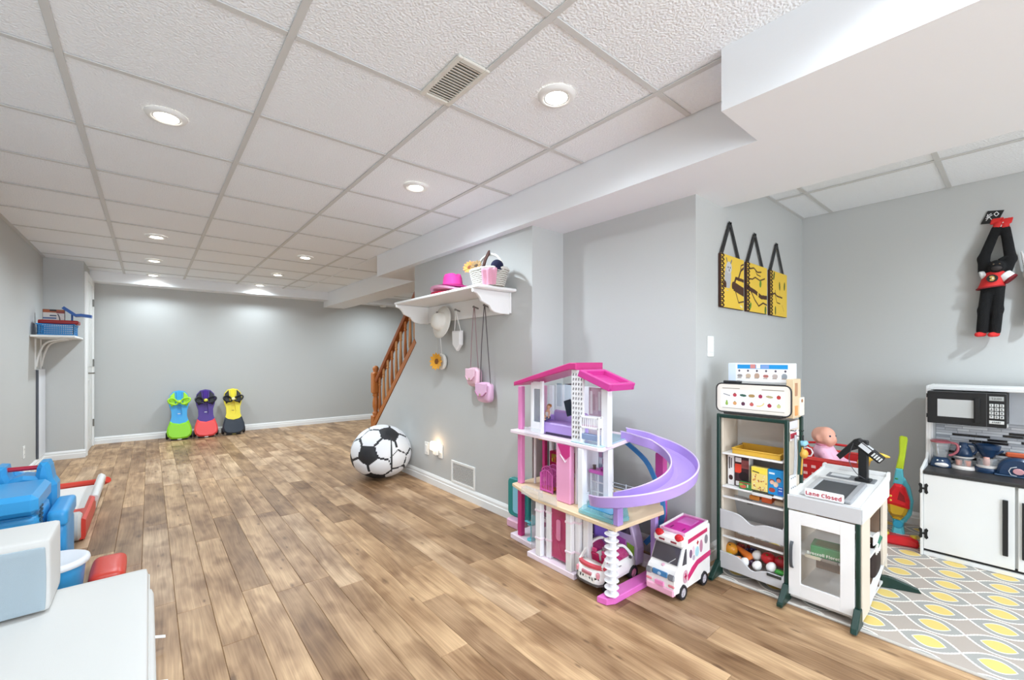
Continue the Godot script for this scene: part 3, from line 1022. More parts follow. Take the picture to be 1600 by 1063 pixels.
func build_far_side() -> void:
	single("smoke_detector", G.new().at(V(3.25, 2.06, -7.5)).lathe(V(0, 0, 0), [Vector2(0, -0.035), Vector2(0.04, -0.035), Vector2(0.055, -0.022), Vector2(0.058, 0.0)], 24), mat("e9e7e2", 0.4), V(3.25, 2.06, -7.5), "small round white smoke detector under the far bulkhead near the stairs", "smoke detector")
	# three ride-on scooters stood on end against the far wall
	var specs := [
		[0.31, "43a6e0", "8fd629", "a9e02e", "green and blue plastic scooter board, left of the three by the far wall", "b5e23a"],
		[0.605, "4a2f87", "ef5150", "23232b", "purple and coral red plastic scooter board, middle of the three by the far wall", "d8d24a"],
		[0.93, "f0dd3f", "2b3440", "1b1b1f", "yellow and black plastic scooter board, right of the three by the far wall", "f2e9b0"]]
	for s in specs:
		var x0: float = s[0]
		var z0 := -7.5
		var o := V(x0, 0.014, z0 + 0.19)
		# leaning plane: u across (x), v up the board, w out of the board
		var b := Basis(Vector3(1, 0, 0), -0.24)
		var t := thing("scooter_board", s[4], "scooter board", V(x0, 0, z0 + 0.19), 0.0, "scooter boards against the far wall")
		var body := mat(s[1], 0.3)
		var tail := mat(s[2], 0.3)
		var wheel := mat("17171a", 0.5)
		# deck with a real foot hollow cut into it
		var deck := CSGPolygon3D.new()
		deck.name = "deck"
		deck.polygon = P2([-0.1, 0.24, -0.085, 0.3, -0.085, 0.38, -0.105, 0.45, -0.115, 0.52, -0.1, 0.6, -0.06, 0.65, 0.0, 0.665, 0.06, 0.65, 0.1, 0.6, 0.115, 0.52, 0.105, 0.45, 0.085, 0.38, 0.085, 0.3, 0.1, 0.24, 0.06, 0.215, 0.0, 0.205, -0.06, 0.215])
		deck.depth = 0.042
		deck.material = body
		deck.transform = Transform3D(b, o + b * V(0, 0, 0.012) - t.position)
		var hollow := CSGPolygon3D.new()
		hollow.name = "foot_hollow"
		hollow.operation = CSGShape3D.OPERATION_SUBTRACTION
		hollow.polygon = P2([-0.02, 0.46, 0.02, 0.46, 0.032, 0.33, 0.02, 0.3, -0.02, 0.3, -0.032, 0.33])
		hollow.depth = 0.034
		hollow.material = body
		hollow.position = V(0, 0, 0.01)
		deck.add_child(hollow)
		t.add_child(deck)
		part(t, "seat", G.new().at(o, b).prism(P2([-0.1, 0.25, -0.13, 0.15, -0.137, 0.1, -0.125, 0.045, -0.085, 0.01, 0.0, 0.0, 0.085, 0.01, 0.125, 0.045, 0.137, 0.1, 0.13, 0.15, 0.1, 0.25, 0.07, 0.222, 0.0, 0.205, -0.07, 0.222]), -0.03, 0.03, 0.018), tail, "rounded seat end")
		part(t, "nose_ridge", G.new().at(o, b).prism(P2([-0.028, 0.5, -0.032, 0.64, 0.0, 0.65, 0.032, 0.64, 0.028, 0.5]), 0.01, 0.026, 0.006), mat(s[1], 0.12))
		for k in [-1.0, 1.0]:
			part(t, "shoulder", G.new().at(o, b).prism(P2([0.05 * k, 0.64, 0.095 * k, 0.59, 0.105 * k, 0.52, 0.085 * k, 0.44, 0.04 * k, 0.47]), 0.008, 0.026, 0.006), mat(s[3], 0.3))
			part(t, "wheel", G.new().at(o, b).cyl(V(0.112 * k, 0.06, -0.05), V(0.144 * k, 0.06, -0.05), 0.047, 0.047, 20, 0.008), wheel)
			part(t, "caster", G.new().at(o, b).cyl(V(0.03 * k, 0.56, -0.07), V(0.05 * k, 0.56, -0.07), 0.028, 0.028, 14), wheel)
			var ring := []
			for a in 20:
				var an := TAU * a / 20.0
				ring.append(V(0.068 * k + 0.05 * cos(an) * (1.0 + 0.15 * k * sin(an)), 0.505 + 0.04 * sin(an) + 0.014 * k * cos(an), 0.06 + 0.015 * k * cos(an)))
			part(t, "handle_ring", G.new().at(o, b).tube(ring, 0.0115, 8, true), mat(s[3], 0.3))
		part(t, "hub", G.new().at(o, b).ell(V(0, 0.5, 0.065), V(0.024, 0.022, 0.014)), mat(s[5], 0.35))
		part(t, "steering_post", G.new().at(o, b).cyl(V(0, 0.5, 0.0), V(0, 0.5, 0.062), 0.02), mat(s[3], 0.3))
		part(t, "sticker", G.new().at(o, b).box(V(0, 0.345, -0.011), V(0.03, 0.01, 0.002)), mat("d9d9d6" if x0 < 0.9 else "8a7a28", 0.4))
		part(t, "sticker", G.new().at(o, b).prism(oval(0.024, 0.008), 0.012, 0.0145), mat("d9d9d6" if x0 < 0.9 else "8a7a28", 0.4))
		part(t, "underside", G.new().at(o, b).prism(oval(0.09, 0.14), -0.05, -0.03), mat("2a2a2e", 0.6))
	# stair rail on the knee wall
	var oak := mat("b0672c", 0.32)
	var oak2 := mat("8f4a1c", 0.35)
	var pale := mat("c58b55", 0.4)
	var nx := 1.945
	var nw := thing("newel_post", "turned oak newel post with a rounded cap at the foot of the stairs", "newel post", V(nx, 0, -4.69))
	part(nw, "base_block", G.new().bb(V(nx - 0.042, 0.0, -4.732), V(nx + 0.042, 0.46, -4.648), 0.006), oak)
	part(nw, "turning", G.new().at(V(nx, 0, -4.69)).lathe(V(0, 0, 0), [Vector2(0.04, 0.455), Vector2(0.03, 0.47), Vector2(0.038, 0.485), Vector2(0.03, 0.5), Vector2(0.022, 0.51), Vector2(0.034, 0.56), Vector2(0.036, 0.6), Vector2(0.028, 0.66), Vector2(0.024, 0.67), Vector2(0.037, 0.685), Vector2(0.03, 0.7), Vector2(0.04, 0.715)], 20, true), oak)
	part(nw, "top_block", G.new().bb(V(nx - 0.042, 0.71, -4.732), V(nx + 0.042, 0.945, -4.648), 0.01), oak)
	part(nw, "cap", G.new().at(V(nx, 0, -4.69)).lathe(V(0, 0, 0), [Vector2(0.036, 0.94), Vector2(0.024, 0.952), Vector2(0.034, 0.975), Vector2(0.034, 0.995), Vector2(0.02, 1.015), Vector2(0, 1.02)], 20, true), oak)
	var rl := thing("stair_rail", "oak stair handrail with turned balusters rising behind the wall corner", "stair rail", V(nx, 0.3, -4.2))
	var d := V(0, 0.93, 1.0)
	var a0 := V(nx, 0.852, -4.642)
	var a1 := a0 + d * 1.05
	part(rl, "handrail", G.new().sweep([a0, a1], P2([-0.026, -0.022, 0.026, -0.022, 0.03, 0.0, 0.03, 0.014, 0.018, 0.026, -0.018, 0.026, -0.03, 0.014, -0.03, 0.0]), Vector3.UP), oak2)
	var s0 := V(nx, 0.36, -4.642)
	part(rl, "shoe_rail", G.new().sweep([s0, s0 + d * 0.98], P2([-0.055, -0.03, 0.05, -0.03, 0.05, 0.02, -0.055, 0.02]), Vector3.UP, false, false), oak)
	for k in 9:
		var z := -4.575 + 0.103 * k
		var yb := s0.y + 0.93 * (z - s0.z) + 0.01
		var yt := a0.y + 0.93 * (z - a0.z) - 0.02
		var h := yt - yb
		part(rl, "baluster", G.new().at(V(nx, yb, z)).lathe(V(0, 0, 0), [Vector2(0.014, 0.0), Vector2(0.014, 0.08), Vector2(0.01, 0.09), Vector2(0.015, 0.1), Vector2(0.017, 0.16), Vector2(0.012, h * 0.6), Vector2(0.01, h - 0.1), Vector2(0.016, h - 0.085), Vector2(0.011, h - 0.07), Vector2(0.014, h - 0.06), Vector2(0.014, h)], 12), pale if k % 3 else oak)
	build_beanbag()

func build_beanbag() -> void:
	# soccer-ball pouf: a lumpy sphere cut into panels of a truncated icosahedron
	var c := V(1.655, 0.235, -3.86)
	var t := thing("soccer_pouf", "big squashed soccer ball pouf of white and black panels on the floor", "pouf", V(c.x, 0, c.z))
	var ph := (1.0 + sqrt(5.0)) / 2.0
	var pent := []
	for a in [-1.0, 1.0]:
		for b in [-ph, ph]:
			pent.append_array([V(0, a, b).normalized(), V(a, b, 0).normalized(), V(b, 0, a).normalized()])
	# turn so that one black panel looks to the camera's left and one sits on the top right
	var want := V(-0.76, 0.1, 0.64).normalized()
	var first: Vector3 = pent[0]
	var ax := first.cross(want).normalized()
	var rot := Basis(ax, first.angle_to(want))
	var second_want := V(-0.04, 0.78, 0.66).normalized()
	var keep := rot
	var close := -2.0
	for k in 72:
		var tr := Basis(want, TAU * k / 72.0) * rot
		for p in pent:
			if (tr * p).dot(second_want) > close:
				close = (tr * p).dot(second_want)
				keep = tr
	rot = keep
	for i in pent.size():
		pent[i] = rot * pent[i]
	var hexs := []
	for i in 12:
		for j in range(i + 1, 12):
			for k in range(j + 1, 12):
				if pent[i].dot(pent[j]) > 0.4 and pent[j].dot(pent[k]) > 0.4 and pent[i].dot(pent[k]) > 0.4:
					hexs.append((pent[i] + pent[j] + pent[k]).normalized())
	var black := mat("27272a", 0.6, 0.0, "fabric")
	var white := mat("eeeff2", 0.6, 0.0, "fabric")
	var geos := {}
	var seam := G.new()
	seam.g = 1
	var su := 140
	var sv := 84
	var grid := []
	var own := []
	for j in sv + 1:
		var row := []
		var ro := []
		for i in su + 1:
			var la := PI * (float(j) / sv - 0.5)
			var lo := TAU * i / su
			var dir := V(cos(la) * cos(lo), sin(la), cos(la) * sin(lo))
			var best := -9.0
			var second := -9.0
			var which := 0
			for q in pent.size() + hexs.size():
				var n: Vector3 = pent[q] if q < 12 else hexs[q - 12]
				# pentagon planes sit slightly farther out than hexagon planes
				var s := n.dot(dir) / (0.9393 if q < 12 else 0.9150)
				if q < 12: s = n.dot(dir) * 0.9150 / 0.9393
				else: s = n.dot(dir)
				if s > best:
					second = best
					best = s
					which = q
				elif s > second:
					second = s
			var pillow := minf(1.0, (best - second) / 0.09)
			var r := 0.985 + 0.022 * sqrt(pillow)
			var p := dir * r
			# squash: wide low belly, flat floor
			var y := p.y
			var k := 1.0 + 0.07 * (1.0 - y) * 0.5
			var q3 := V(p.x * 0.262 * k, p.y * 0.245, p.z * 0.262 * k)
			if q3.y < -0.15:
				q3.y = -0.15 + (q3.y + 0.15) * 0.9
			row.append(c + V(q3.x, maxf(q3.y, -0.234), q3.z))
			ro.append([which, best - second])
		grid.append(row)
		own.append(ro)
	for j in sv:
		for i in su:
			var w: int = own[j][i][0]
			var dmin: float = minf(minf(own[j][i][1], own[j + 1][i][1]), minf(own[j + 1][i + 1][1], own[j][i + 1][1]))
			var g: G = seam
			if dmin > 0.011 or w < 12:
				if not geos.has(w):
					geos[w] = G.new()
					geos[w].g = 1
				g = geos[w]
			var a: Vector3 = grid[j][i]
			var b: Vector3 = grid[j][i + 1]
			var e: Vector3 = grid[j + 1][i + 1]
			var f: Vector3 = grid[j + 1][i]
			var h := (a + b + e + f) / 4.0 - c
			g.t(a, b, e, h)
			g.t(a, e, f, h)
	var down := V(-0.1, -0.8, 0.6).normalized()
	for w in geos:
		var dark: bool = w < 12 and (pent[w].dot(want) > 0.9 or pent[w].dot(second_want) > 0.85 or pent[w].dot(down) > 0.82 or pent[w].z < -0.3)
		part(t, "panel", geos[w], black if dark else white, "black panel" if dark else "")
	part(t, "seam", seam, mat("2c2c30", 0.7))
	# zip seam running over the right side
	var zp := []
	for k in 15:
		var a := deg_to_rad(lerpf(62.0, -48.0, k / 14.0))
		var dir := (V(0.32, 0, 0.0) + V(-0.40, 0, 0.93) * cos(a) + V(0, 1, 0) * sin(a)).normalized()
		var kk := 1.0 + 0.07 * (1.0 - dir.y) * 0.5
		zp.append(c + V(dir.x * 0.266 * kk, dir.y * 0.228, dir.z * 0.266 * kk))
	part(t, "zip", G.new().tube(zp, 0.007, 6), mat("2c2c30", 0.5))

func hat(root: Node3D, at: Vector3, r: float, crown_h: float, curl: float, m: Material, band: Material) -> void:
	var rows := []
	var n := 28
	var prof := [Vector2(0.0, crown_h * 0.92), Vector2(r * 0.28, crown_h), Vector2(r * 0.42, crown_h * 0.95), Vector2(r * 0.48, crown_h * 0.75), Vector2(r * 0.54, 0.012), Vector2(r * 0.6, 0.004), Vector2(r * 0.85, 0.0), Vector2(r, 0.003), Vector2(r, -0.003), Vector2(r * 0.6, -0.003), Vector2(r * 0.5, 0.0)]
	for p in prof:
		var row := []
		for i in n:
			var a := TAU * i / n
			var lift: float = curl * pow(maxf(0.0, (p.x / r - 0.5) * 2.0), 2.0) * pow(absf(cos(a)), 2.0)
			var dent: float = -0.18 * crown_h * maxf(0.0, 1.0 - absf(cos(a)) * 2.0) if p.y > crown_h * 0.8 else 0.0
			row.append(at + V(cos(a) * p.x * 0.9, p.y + lift + dent, sin(a) * p.x * 1.15))
		rows.append(row)
	var g := G.new()
	g.surf(rows.slice(0, 8), at + V(0, crown_h * 0.3, 0), true)
	g.surf(rows.slice(7), at + V(0, 0.4, 0), true)
	part(root, "felt", g, m)
	if band:
		var ring := []
		for i in 24:
			var a := TAU * i / 24.0
			ring.append(at + V(cos(a) * r * 0.545 * 0.9, 0.02, sin(a) * r * 0.545 * 1.15))
		part(root, "band", G.new().tube(ring, 0.008, 6, true), band)

func build_shelf_wall() -> void:
	var wp := mat("f1f0ee", 0.4)
	var sh := thing("hook_shelf", "long white wooden shelf with scrolled brackets and pegs holding hats and purses", "shelf", V(1.75, 1.41, -2.8))
	part(sh, "board", G.new().bb(V(1.578, 1.553, -3.42), V(1.898, 1.573, -2.205), 0.005), wp)
	part(sh, "back_rail", G.new().bb(V(1.882, 1.412, -3.4), V(1.898, 1.552, -2.26), 0.002), wp)
	var cor := P2([0, 0, -0.302, 0, -0.302, -0.02, -0.27, -0.03, -0.25, -0.05, -0.235, -0.075, -0.2, -0.09, -0.17, -0.1, -0.155, -0.125, -0.13, -0.14, -0.08, -0.148, -0.03, -0.148, 0, -0.148])
	for z in [-3.4, -2.285]:
		part(sh, "bracket", G.new().at(V(1.882, 1.552, z)).prism(cor, 0.0, 0.022, 0.003), wp)
	var steel := mat("8a8885", 0.35, 0.8)
	for z in [-3.16, -2.88, -2.63, -2.5]:
		part(sh, "peg", G.new().cyl(V(1.884, 1.475, z), V(1.842, 1.485, z), 0.006).ell(V(1.84, 1.486, z), V(0.009, 0.009, 0.009), 10, 6), steel)
	# hats on the shelf
	var felt := mat("c63085", 0.8, 0.0, "fabric")
	var h3 := thing("hat", "red brimmed hat at the bottom of the stack on the white shelf", "hat", V(1.73, 1.576, -2.78), 0.0, "hats stacked on the shelf")
	hat(h3, V(1.73, 1.58, -2.78), 0.15, 0.05, 0.01, mat("b5183f", 0.8, 0.0, "fabric"), null)
	var h2 := thing("hat", "pale pink hat with a dark edge in the middle of the stack", "hat", V(1.73, 1.596, -2.77), 0.0, "hats stacked on the shelf")
	hat(h2, V(1.73, 1.602, -2.77), 0.158, 0.05, 0.03, mat("e6a6c4", 0.8, 0.0, "fabric"), null)
	var h1 := thing("hat", "bright fuchsia hat on top of the stack on the shelf", "hat", V(1.73, 1.625, -2.74), 0.0, "hats stacked on the shelf")
	hat(h1, V(1.73, 1.622, -2.745), 0.145, 0.11, 0.012, felt, mat("b22775", 0.7))
	# wicker basket
	var c := V(1.745, 1.575, -2.315)
	var ww := mat("dddbd4", 0.6)
	var bk := thing("wicker_basket", "white wicker basket of flowers with a hoop handle on the shelf end", "basket", c)
	part(bk, "lining", G.new().at(c).lathe(V(0, 0, 0), [Vector2(0, 0.002), Vector2(0.105, 0.002), Vector2(0.137, 0.11), Vector2(0.131, 0.11), Vector2(0.1, 0.06), Vector2(0, 0.06)], 24, false, Vector2(0.8, 1.12)), mat("aaa598", 0.8))
	var wv := G.new()
	for k in 9:
		var ring := []
		var rr := 0.108 + 0.031 * k / 8.0
		for i in 40:
			var a := TAU * i / 40.0
			var e := 0.0025 * (1.0 if (i + k) % 2 else -1.0)
			ring.append(c + V(cos(a) * (rr + e) * 0.8, 0.009 + 0.0125 * k, sin(a) * (rr + e) * 1.12))
		wv.tube(ring, 0.0046, 5, true)
	var wo := part(bk, "weave", wv, ww)
	var hp := []
	for k in 15:
		var a := PI * k / 14.0
		hp.append(c + V(0.0, 0.1 + 0.125 * sin(a), -0.15 * cos(a) * 0.98))
	part(bk, "handle", G.new().tube(hp, 0.008), ww)
	part(bk, "rim", G.new().tube(oval_ring(c + V(0, 0.114, 0), 0.112, 0.157), 0.008, 6, true), ww)
	var fl := thing("artificial_flower", "orange artificial flower poking out of the white wicker basket", "flower", V(1.68, 1.69, -2.43))
	flower(fl, V(1.672, 1.722, -2.435), V(-0.82, 0.35, 0.42).normalized(), 0.05, mat("e0802f", 0.7), mat("6f3a16", 0.8))
	var f2 := thing("artificial_flower", "brown and cream artificial bloom in the middle of the wicker basket", "flower", V(1.7, 1.69, -2.36))
	flower(f2, V(1.678, 1.722, -2.365), V(-0.75, 0.5, 0.42).normalized(), 0.046, mat("8a6a3c", 0.7), mat("3f2a18", 0.8))
	single("ribbon_bow", G.new().sweep(smooth_line([V(1.73, 1.68, -2.37), V(1.73, 1.76, -2.34), V(1.73, 1.805, -2.3), V(1.73, 1.81, -2.29)]), P2([-0.012, -0.004, 0.012, -0.004, 0.012, 0.004, -0.012, 0.004]), V(1, 0, 0)), mat("4b2c24", 0.7), V(1.73, 1.68, -2.34), "dark brown ribbon tied up the basket handle", "ribbon")
	var sc := G.new()
	var rows := []
	for k in 9:
		var row := []
		for i in 11:
			var u := i / 10.0
			var ang := deg_to_rad(lerpf(22.0, 66.0, u))
			var rr := (0.150 - 0.03 * k / 8.0) if k > 0 else 0.1
			rr += 0.005 * sin(u * 16.0)
			row.append(V(1.745 - cos(ang) * rr * 0.82, (1.696 - 0.115 * k / 8.0) if k > 0 else 1.702, -2.315 + sin(ang) * rr * 1.13))
		rows.append(row)
	sc.surf(rows, V(1.745, 1.62, -2.315))
	var sr := []
	for r in rows:
		var q := []
		for p in r: q.append(p + V(0.003, -0.001, -0.001))
		sr.append(q)
	sc.surf(sr, V(1.745, 1.62, -2.315), false, V(0.7, -0.2, -0.5))
	single("scarf", sc, mat("dc9db2", 0.8, 0.0, "fabric"), V(1.66, 1.6, -2.28), "folded pale pink scarf draped over the front of the wicker basket", "scarf")
	single("pompom", G.new().ell(V(1.72, 1.7, -2.195), V(0.042, 0.042, 0.042), 18, 12), mat("171a3f", 0.9, 0.0, "plush"), V(1.72, 1.66, -2.195), "dark navy pompom ball at the right of the wicker basket", "pompom")
	# hanging things
	var straw := mat("efece4", 0.8, 0.0, "fabric")
	var sh2 := thing("sun_hat", "white woven sun hat hanging by its brim under the shelf", "hat", V(1.83, 1.26, -3.07))
	var sg := G.new().at(V(1.825, 1.4, -3.07), Basis(V(0, 0, 1), 1.4) * Basis(V(0, 1, 0), 0.3))
	sg.lathe(V(0, 0, 0), [Vector2(0.075, 0.0), Vector2(0.072, 0.03), Vector2(0.06, 0.062), Vector2(0.03, 0.078), Vector2(0, 0.08)], 26, true)
	sg.lathe(V(0, 0, 0), [Vector2(0.07, -0.004), Vector2(0.1, -0.012), Vector2(0.132, -0.008), Vector2(0.134, -0.003), Vector2(0.1, -0.006), Vector2(0.073, 0.006)], 30, true)
	part(sh2, "straw", sg, straw)
	var wb := thing("cloth_pouch", "small white pointed cloth pouch hanging beside the sun hat", "pouch", V(1.86, 1.17, -2.88))
	var pw := G.new().at(V(1.862, 1.32, -2.875), FACE_LEFT)
	pw.prism(P2([-0.062, 0.0, 0.062, 0.0, 0.056, -0.11, 0.0, -0.16, -0.056, -0.11]), -0.016, 0.022, 0.01)
	part(wb, "pouch", pw, mat("f3f2f1", 0.75, 0.0, "fabric"))
	for s in [-1.0, 1.0]:
		part(wb, "strap", G.new().tube([V(1.858, 1.315, -2.875 + 0.045 * s), V(1.85, 1.4, -2.877 + 0.02 * s), V(1.845, 1.482, -2.88)], 0.0035, 6), mat("eceae6", 0.7))
	var sp := thing("flower_purse", "yellow sunflower purse hanging on a thin strap below the sun hat", "purse", V(1.85, 1.0, -3.16))
	flower(sp, V(1.845, 1.077, -3.165), V(-1, 0.05, 0.25).normalized(), 0.078, mat("e2a02c", 0.7, 0.0, "fabric"), mat("7a4a1c", 0.8))
	part(sp, "pouch", G.new().at(V(1.87, 1.077, -3.14), FACE_LEFT).prism(oval(0.062, 0.068), -0.02, 0.01, 0.008), mat("e8e6df", 0.7))
	for s in [-1.0, 1.0]:
		part(sp, "strap", G.new().tube([V(1.865, 1.13, -3.155 + 0.03 * s), V(1.855, 1.3, -3.157 + 0.02 * s), V(1.845, 1.48, -3.16)], 0.003, 6), mat("b9b6ae", 0.7) if s < 0 else mat("e9e7e2", 0.7))
	var p1 := thing("purse", "small pink ruffled purse hanging left of the two on grey straps", "purse", V(1.86, 0.9, -2.64), 0.0, "pink purses on the hook shelf")
	purse(p1, V(1.858, 0.965, -2.645), V(0.06, 0.125, 0.13), mat("ecc3d3", 0.55, 0.0, "fabric"), mat("d9a5b8", 0.6), V(1.845, 1.48, -2.63), 0.05, mat("9b8083", 0.5))
	var p2 := thing("purse", "shiny lilac pink saddle purse hanging right of the two on dark straps", "purse", V(1.86, 0.79, -2.5), 0.0, "pink purses on the hook shelf")
	purse(p2, V(1.855, 0.858, -2.505), V(0.06, 0.13, 0.15), mat("e2b4d3", 0.3), mat("c27fa6", 0.35), V(1.845, 1.48, -2.5), 0.062, mat("5e5557", 0.45))
	# plates, night light and return-air grille
	var b := FACE_LEFT
	outlet("wall_switch", V(1.9, 0.3, -3.44), b, "blank white wall plate left of the glowing night light", false)
	outlet("wall_outlet", V(1.9, 0.31, -3.2), b, "white outlet with the night light plugged in, by the grille", true)
	var nl := thing("night_light", "small glowing cube night light plugged in low on the wall", "night light", V(1.87, 0.31, -3.25))
	part(nl, "base", G.new().bb(V(1.862, 0.275, -3.275), V(1.892, 0.325, -3.215), 0.006), mat("efece6", 0.4))
	part(nl, "shade", G.new().bb(V(1.832, 0.318, -3.285), V(1.884, 0.392, -3.205), 0.012), glow("fff1d2", 2.2))
	var l := OmniLight3D.new()
	l.name = "lamp"
	l.position = V(1.855, 0.36, -3.245) - nl.position
	l.light_color = Color(1.0, 0.78, 0.55)
	l.light_energy = 0.012
	l.light_size = 0.03
	l.omni_range = 4.0
	l.omni_attenuation = 2.0
	l.shadow_enabled = true
	nl.add_child(l)
	var gr := thing("wall_grille", "white return air grille low on the wall above the baseboard", "vent", V(1.895, 0.1, -2.86))
	var fr := G.new().at(V(1.9, 0.182, -2.858), b)
	for s in [-1.0, 1.0]:
		fr.box(V(0.158 * s, 0, 0.004), V(0.022, 0.18, 0.008), 0.002).box(V(0, 0.08 * s, 0.004), V(0.294, 0.02, 0.008), 0.002)
	part(gr, "frame", fr, mat("efefec", 0.4))
	part(gr, "backing", G.new().at(V(1.9, 0.182, -2.858), b).box(V(0, 0, 0.0012), V(0.294, 0.14, 0.001)), mat("8f9090", 0.8))
	for k in 12:
		part(gr, "louvre", G.new().at(V(1.896, 0.119 + 0.0115 * k, -2.858), b * Basis(V(1, 0, 0), 0.5)).box(Vector3.ZERO, V(0.294, 0.009, 0.0012)), mat("e9e9e6", 0.45))

func oval_ring(c: Vector3, rx: float, rz: float, n := 24) -> Array:
	var r := []
	for i in n:
		r.append(c + V(cos(TAU * i / n) * rx, 0, sin(TAU * i / n) * rz))
	return r

func flower(root: Node3D, c: Vector3, dir: Vector3, r: float, pm: Material, cm: Material) -> void:
	var z := dir
	var x := V(0, 1, 0).cross(z).normalized()
	var b := Basis(x, z.cross(x).normalized(), z)
	for k in 12:
		var a := TAU * k / 12.0
		var pb := b * Basis(V(0, 0, 1), a) * Basis(V(0, 1, 0), -0.25)
		part(root, "petal", G.new().at(c, pb).prism(P2([r * 0.25, -r * 0.08, r * 0.5, -r * 0.2, r * 0.8, -r * 0.16, r, 0, r * 0.8, r * 0.16, r * 0.5, r * 0.2, r * 0.25, r * 0.08]), -0.002 + 0.002 * (k % 2), 0.002 + 0.002 * (k % 2), 0.001), pm)
	part(root, "disk", G.new().at(c, b).ell(V(0, 0, 0.003), V(r * 0.36, r * 0.36, r * 0.16), 16, 8), cm)

func purse(root: Node3D, c: Vector3, s: Vector3, m: Material, fm: Material, hook: Vector3, half: float, sm: Material) -> void:
	part(root, "body", puff(c, s, 0.022, 0.01), m)
	var fl := G.new().at(c + V(-s.x * 0.5 - 0.008, 0, 0), FACE_LEFT)
	fl.prism(P2([-s.z * 0.46, s.y * 0.5, s.z * 0.46, s.y * 0.5, s.z * 0.44, s.y * 0.05, s.z * 0.2, -s.y * 0.18, -s.z * 0.2, -s.y * 0.2, -s.z * 0.44, s.y * 0.05]), -0.004, 0.006, 0.003)
	part(root, "flap", fl, m)
	part(root, "trim", G.new().tube([c + V(-s.x * 0.5 - 0.013, s.y * 0.05, -s.z * 0.44), c + V(-s.x * 0.5 - 0.015, -s.y * 0.18, -s.z * 0.2), c + V(-s.x * 0.5 - 0.015, -s.y * 0.17, s.z * 0.2), c + V(-s.x * 0.5 - 0.013, s.y * 0.05, s.z * 0.44)], 0.0045, 6), fm)
	part(root, "clasp", G.new().at(c + V(-s.x * 0.5 - 0.016, -s.y * 0.12, 0), FACE_LEFT).cyl(V(0, 0, 0), V(0, 0, 0.006), 0.009), mat("d9c9b0", 0.3, 0.8))
	for k in [-1.0, 1.0]:
		part(root, "strap", G.new().tube([c + V(0, s.y * 0.45, half * k), (c + V(0, s.y * 0.45, half * k)).lerp(hook, 0.5) + V(-0.003, 0, half * 0.1 * k), hook + V(0, 0, 0.004 * k)], 0.0038, 6), sm)
		part(root, "ring", G.new().at(c + V(0, s.y * 0.47, half * k)).tube([V(0, 0.012, 0), V(0, 0, 0.009), V(0, -0.012, 0), V(0, 0, -0.009)], 0.0025, 6, true), mat("cfc8bf", 0.3, 0.8))

func slab(pts: Array, y0: float, y1: float, bev := 0.003) -> G:
	# outline given as x, z pairs, extruded upward
	var p := PackedVector2Array()
	for i in range(0, pts.size(), 2):
		p.append(Vector2(pts[i], -pts[i + 1]))
	return G.new().at(Vector3.ZERO, Basis(V(1, 0, 0), V(0, 0, -1), V(0, 1, 0))).prism(p, y0, y1, bev)

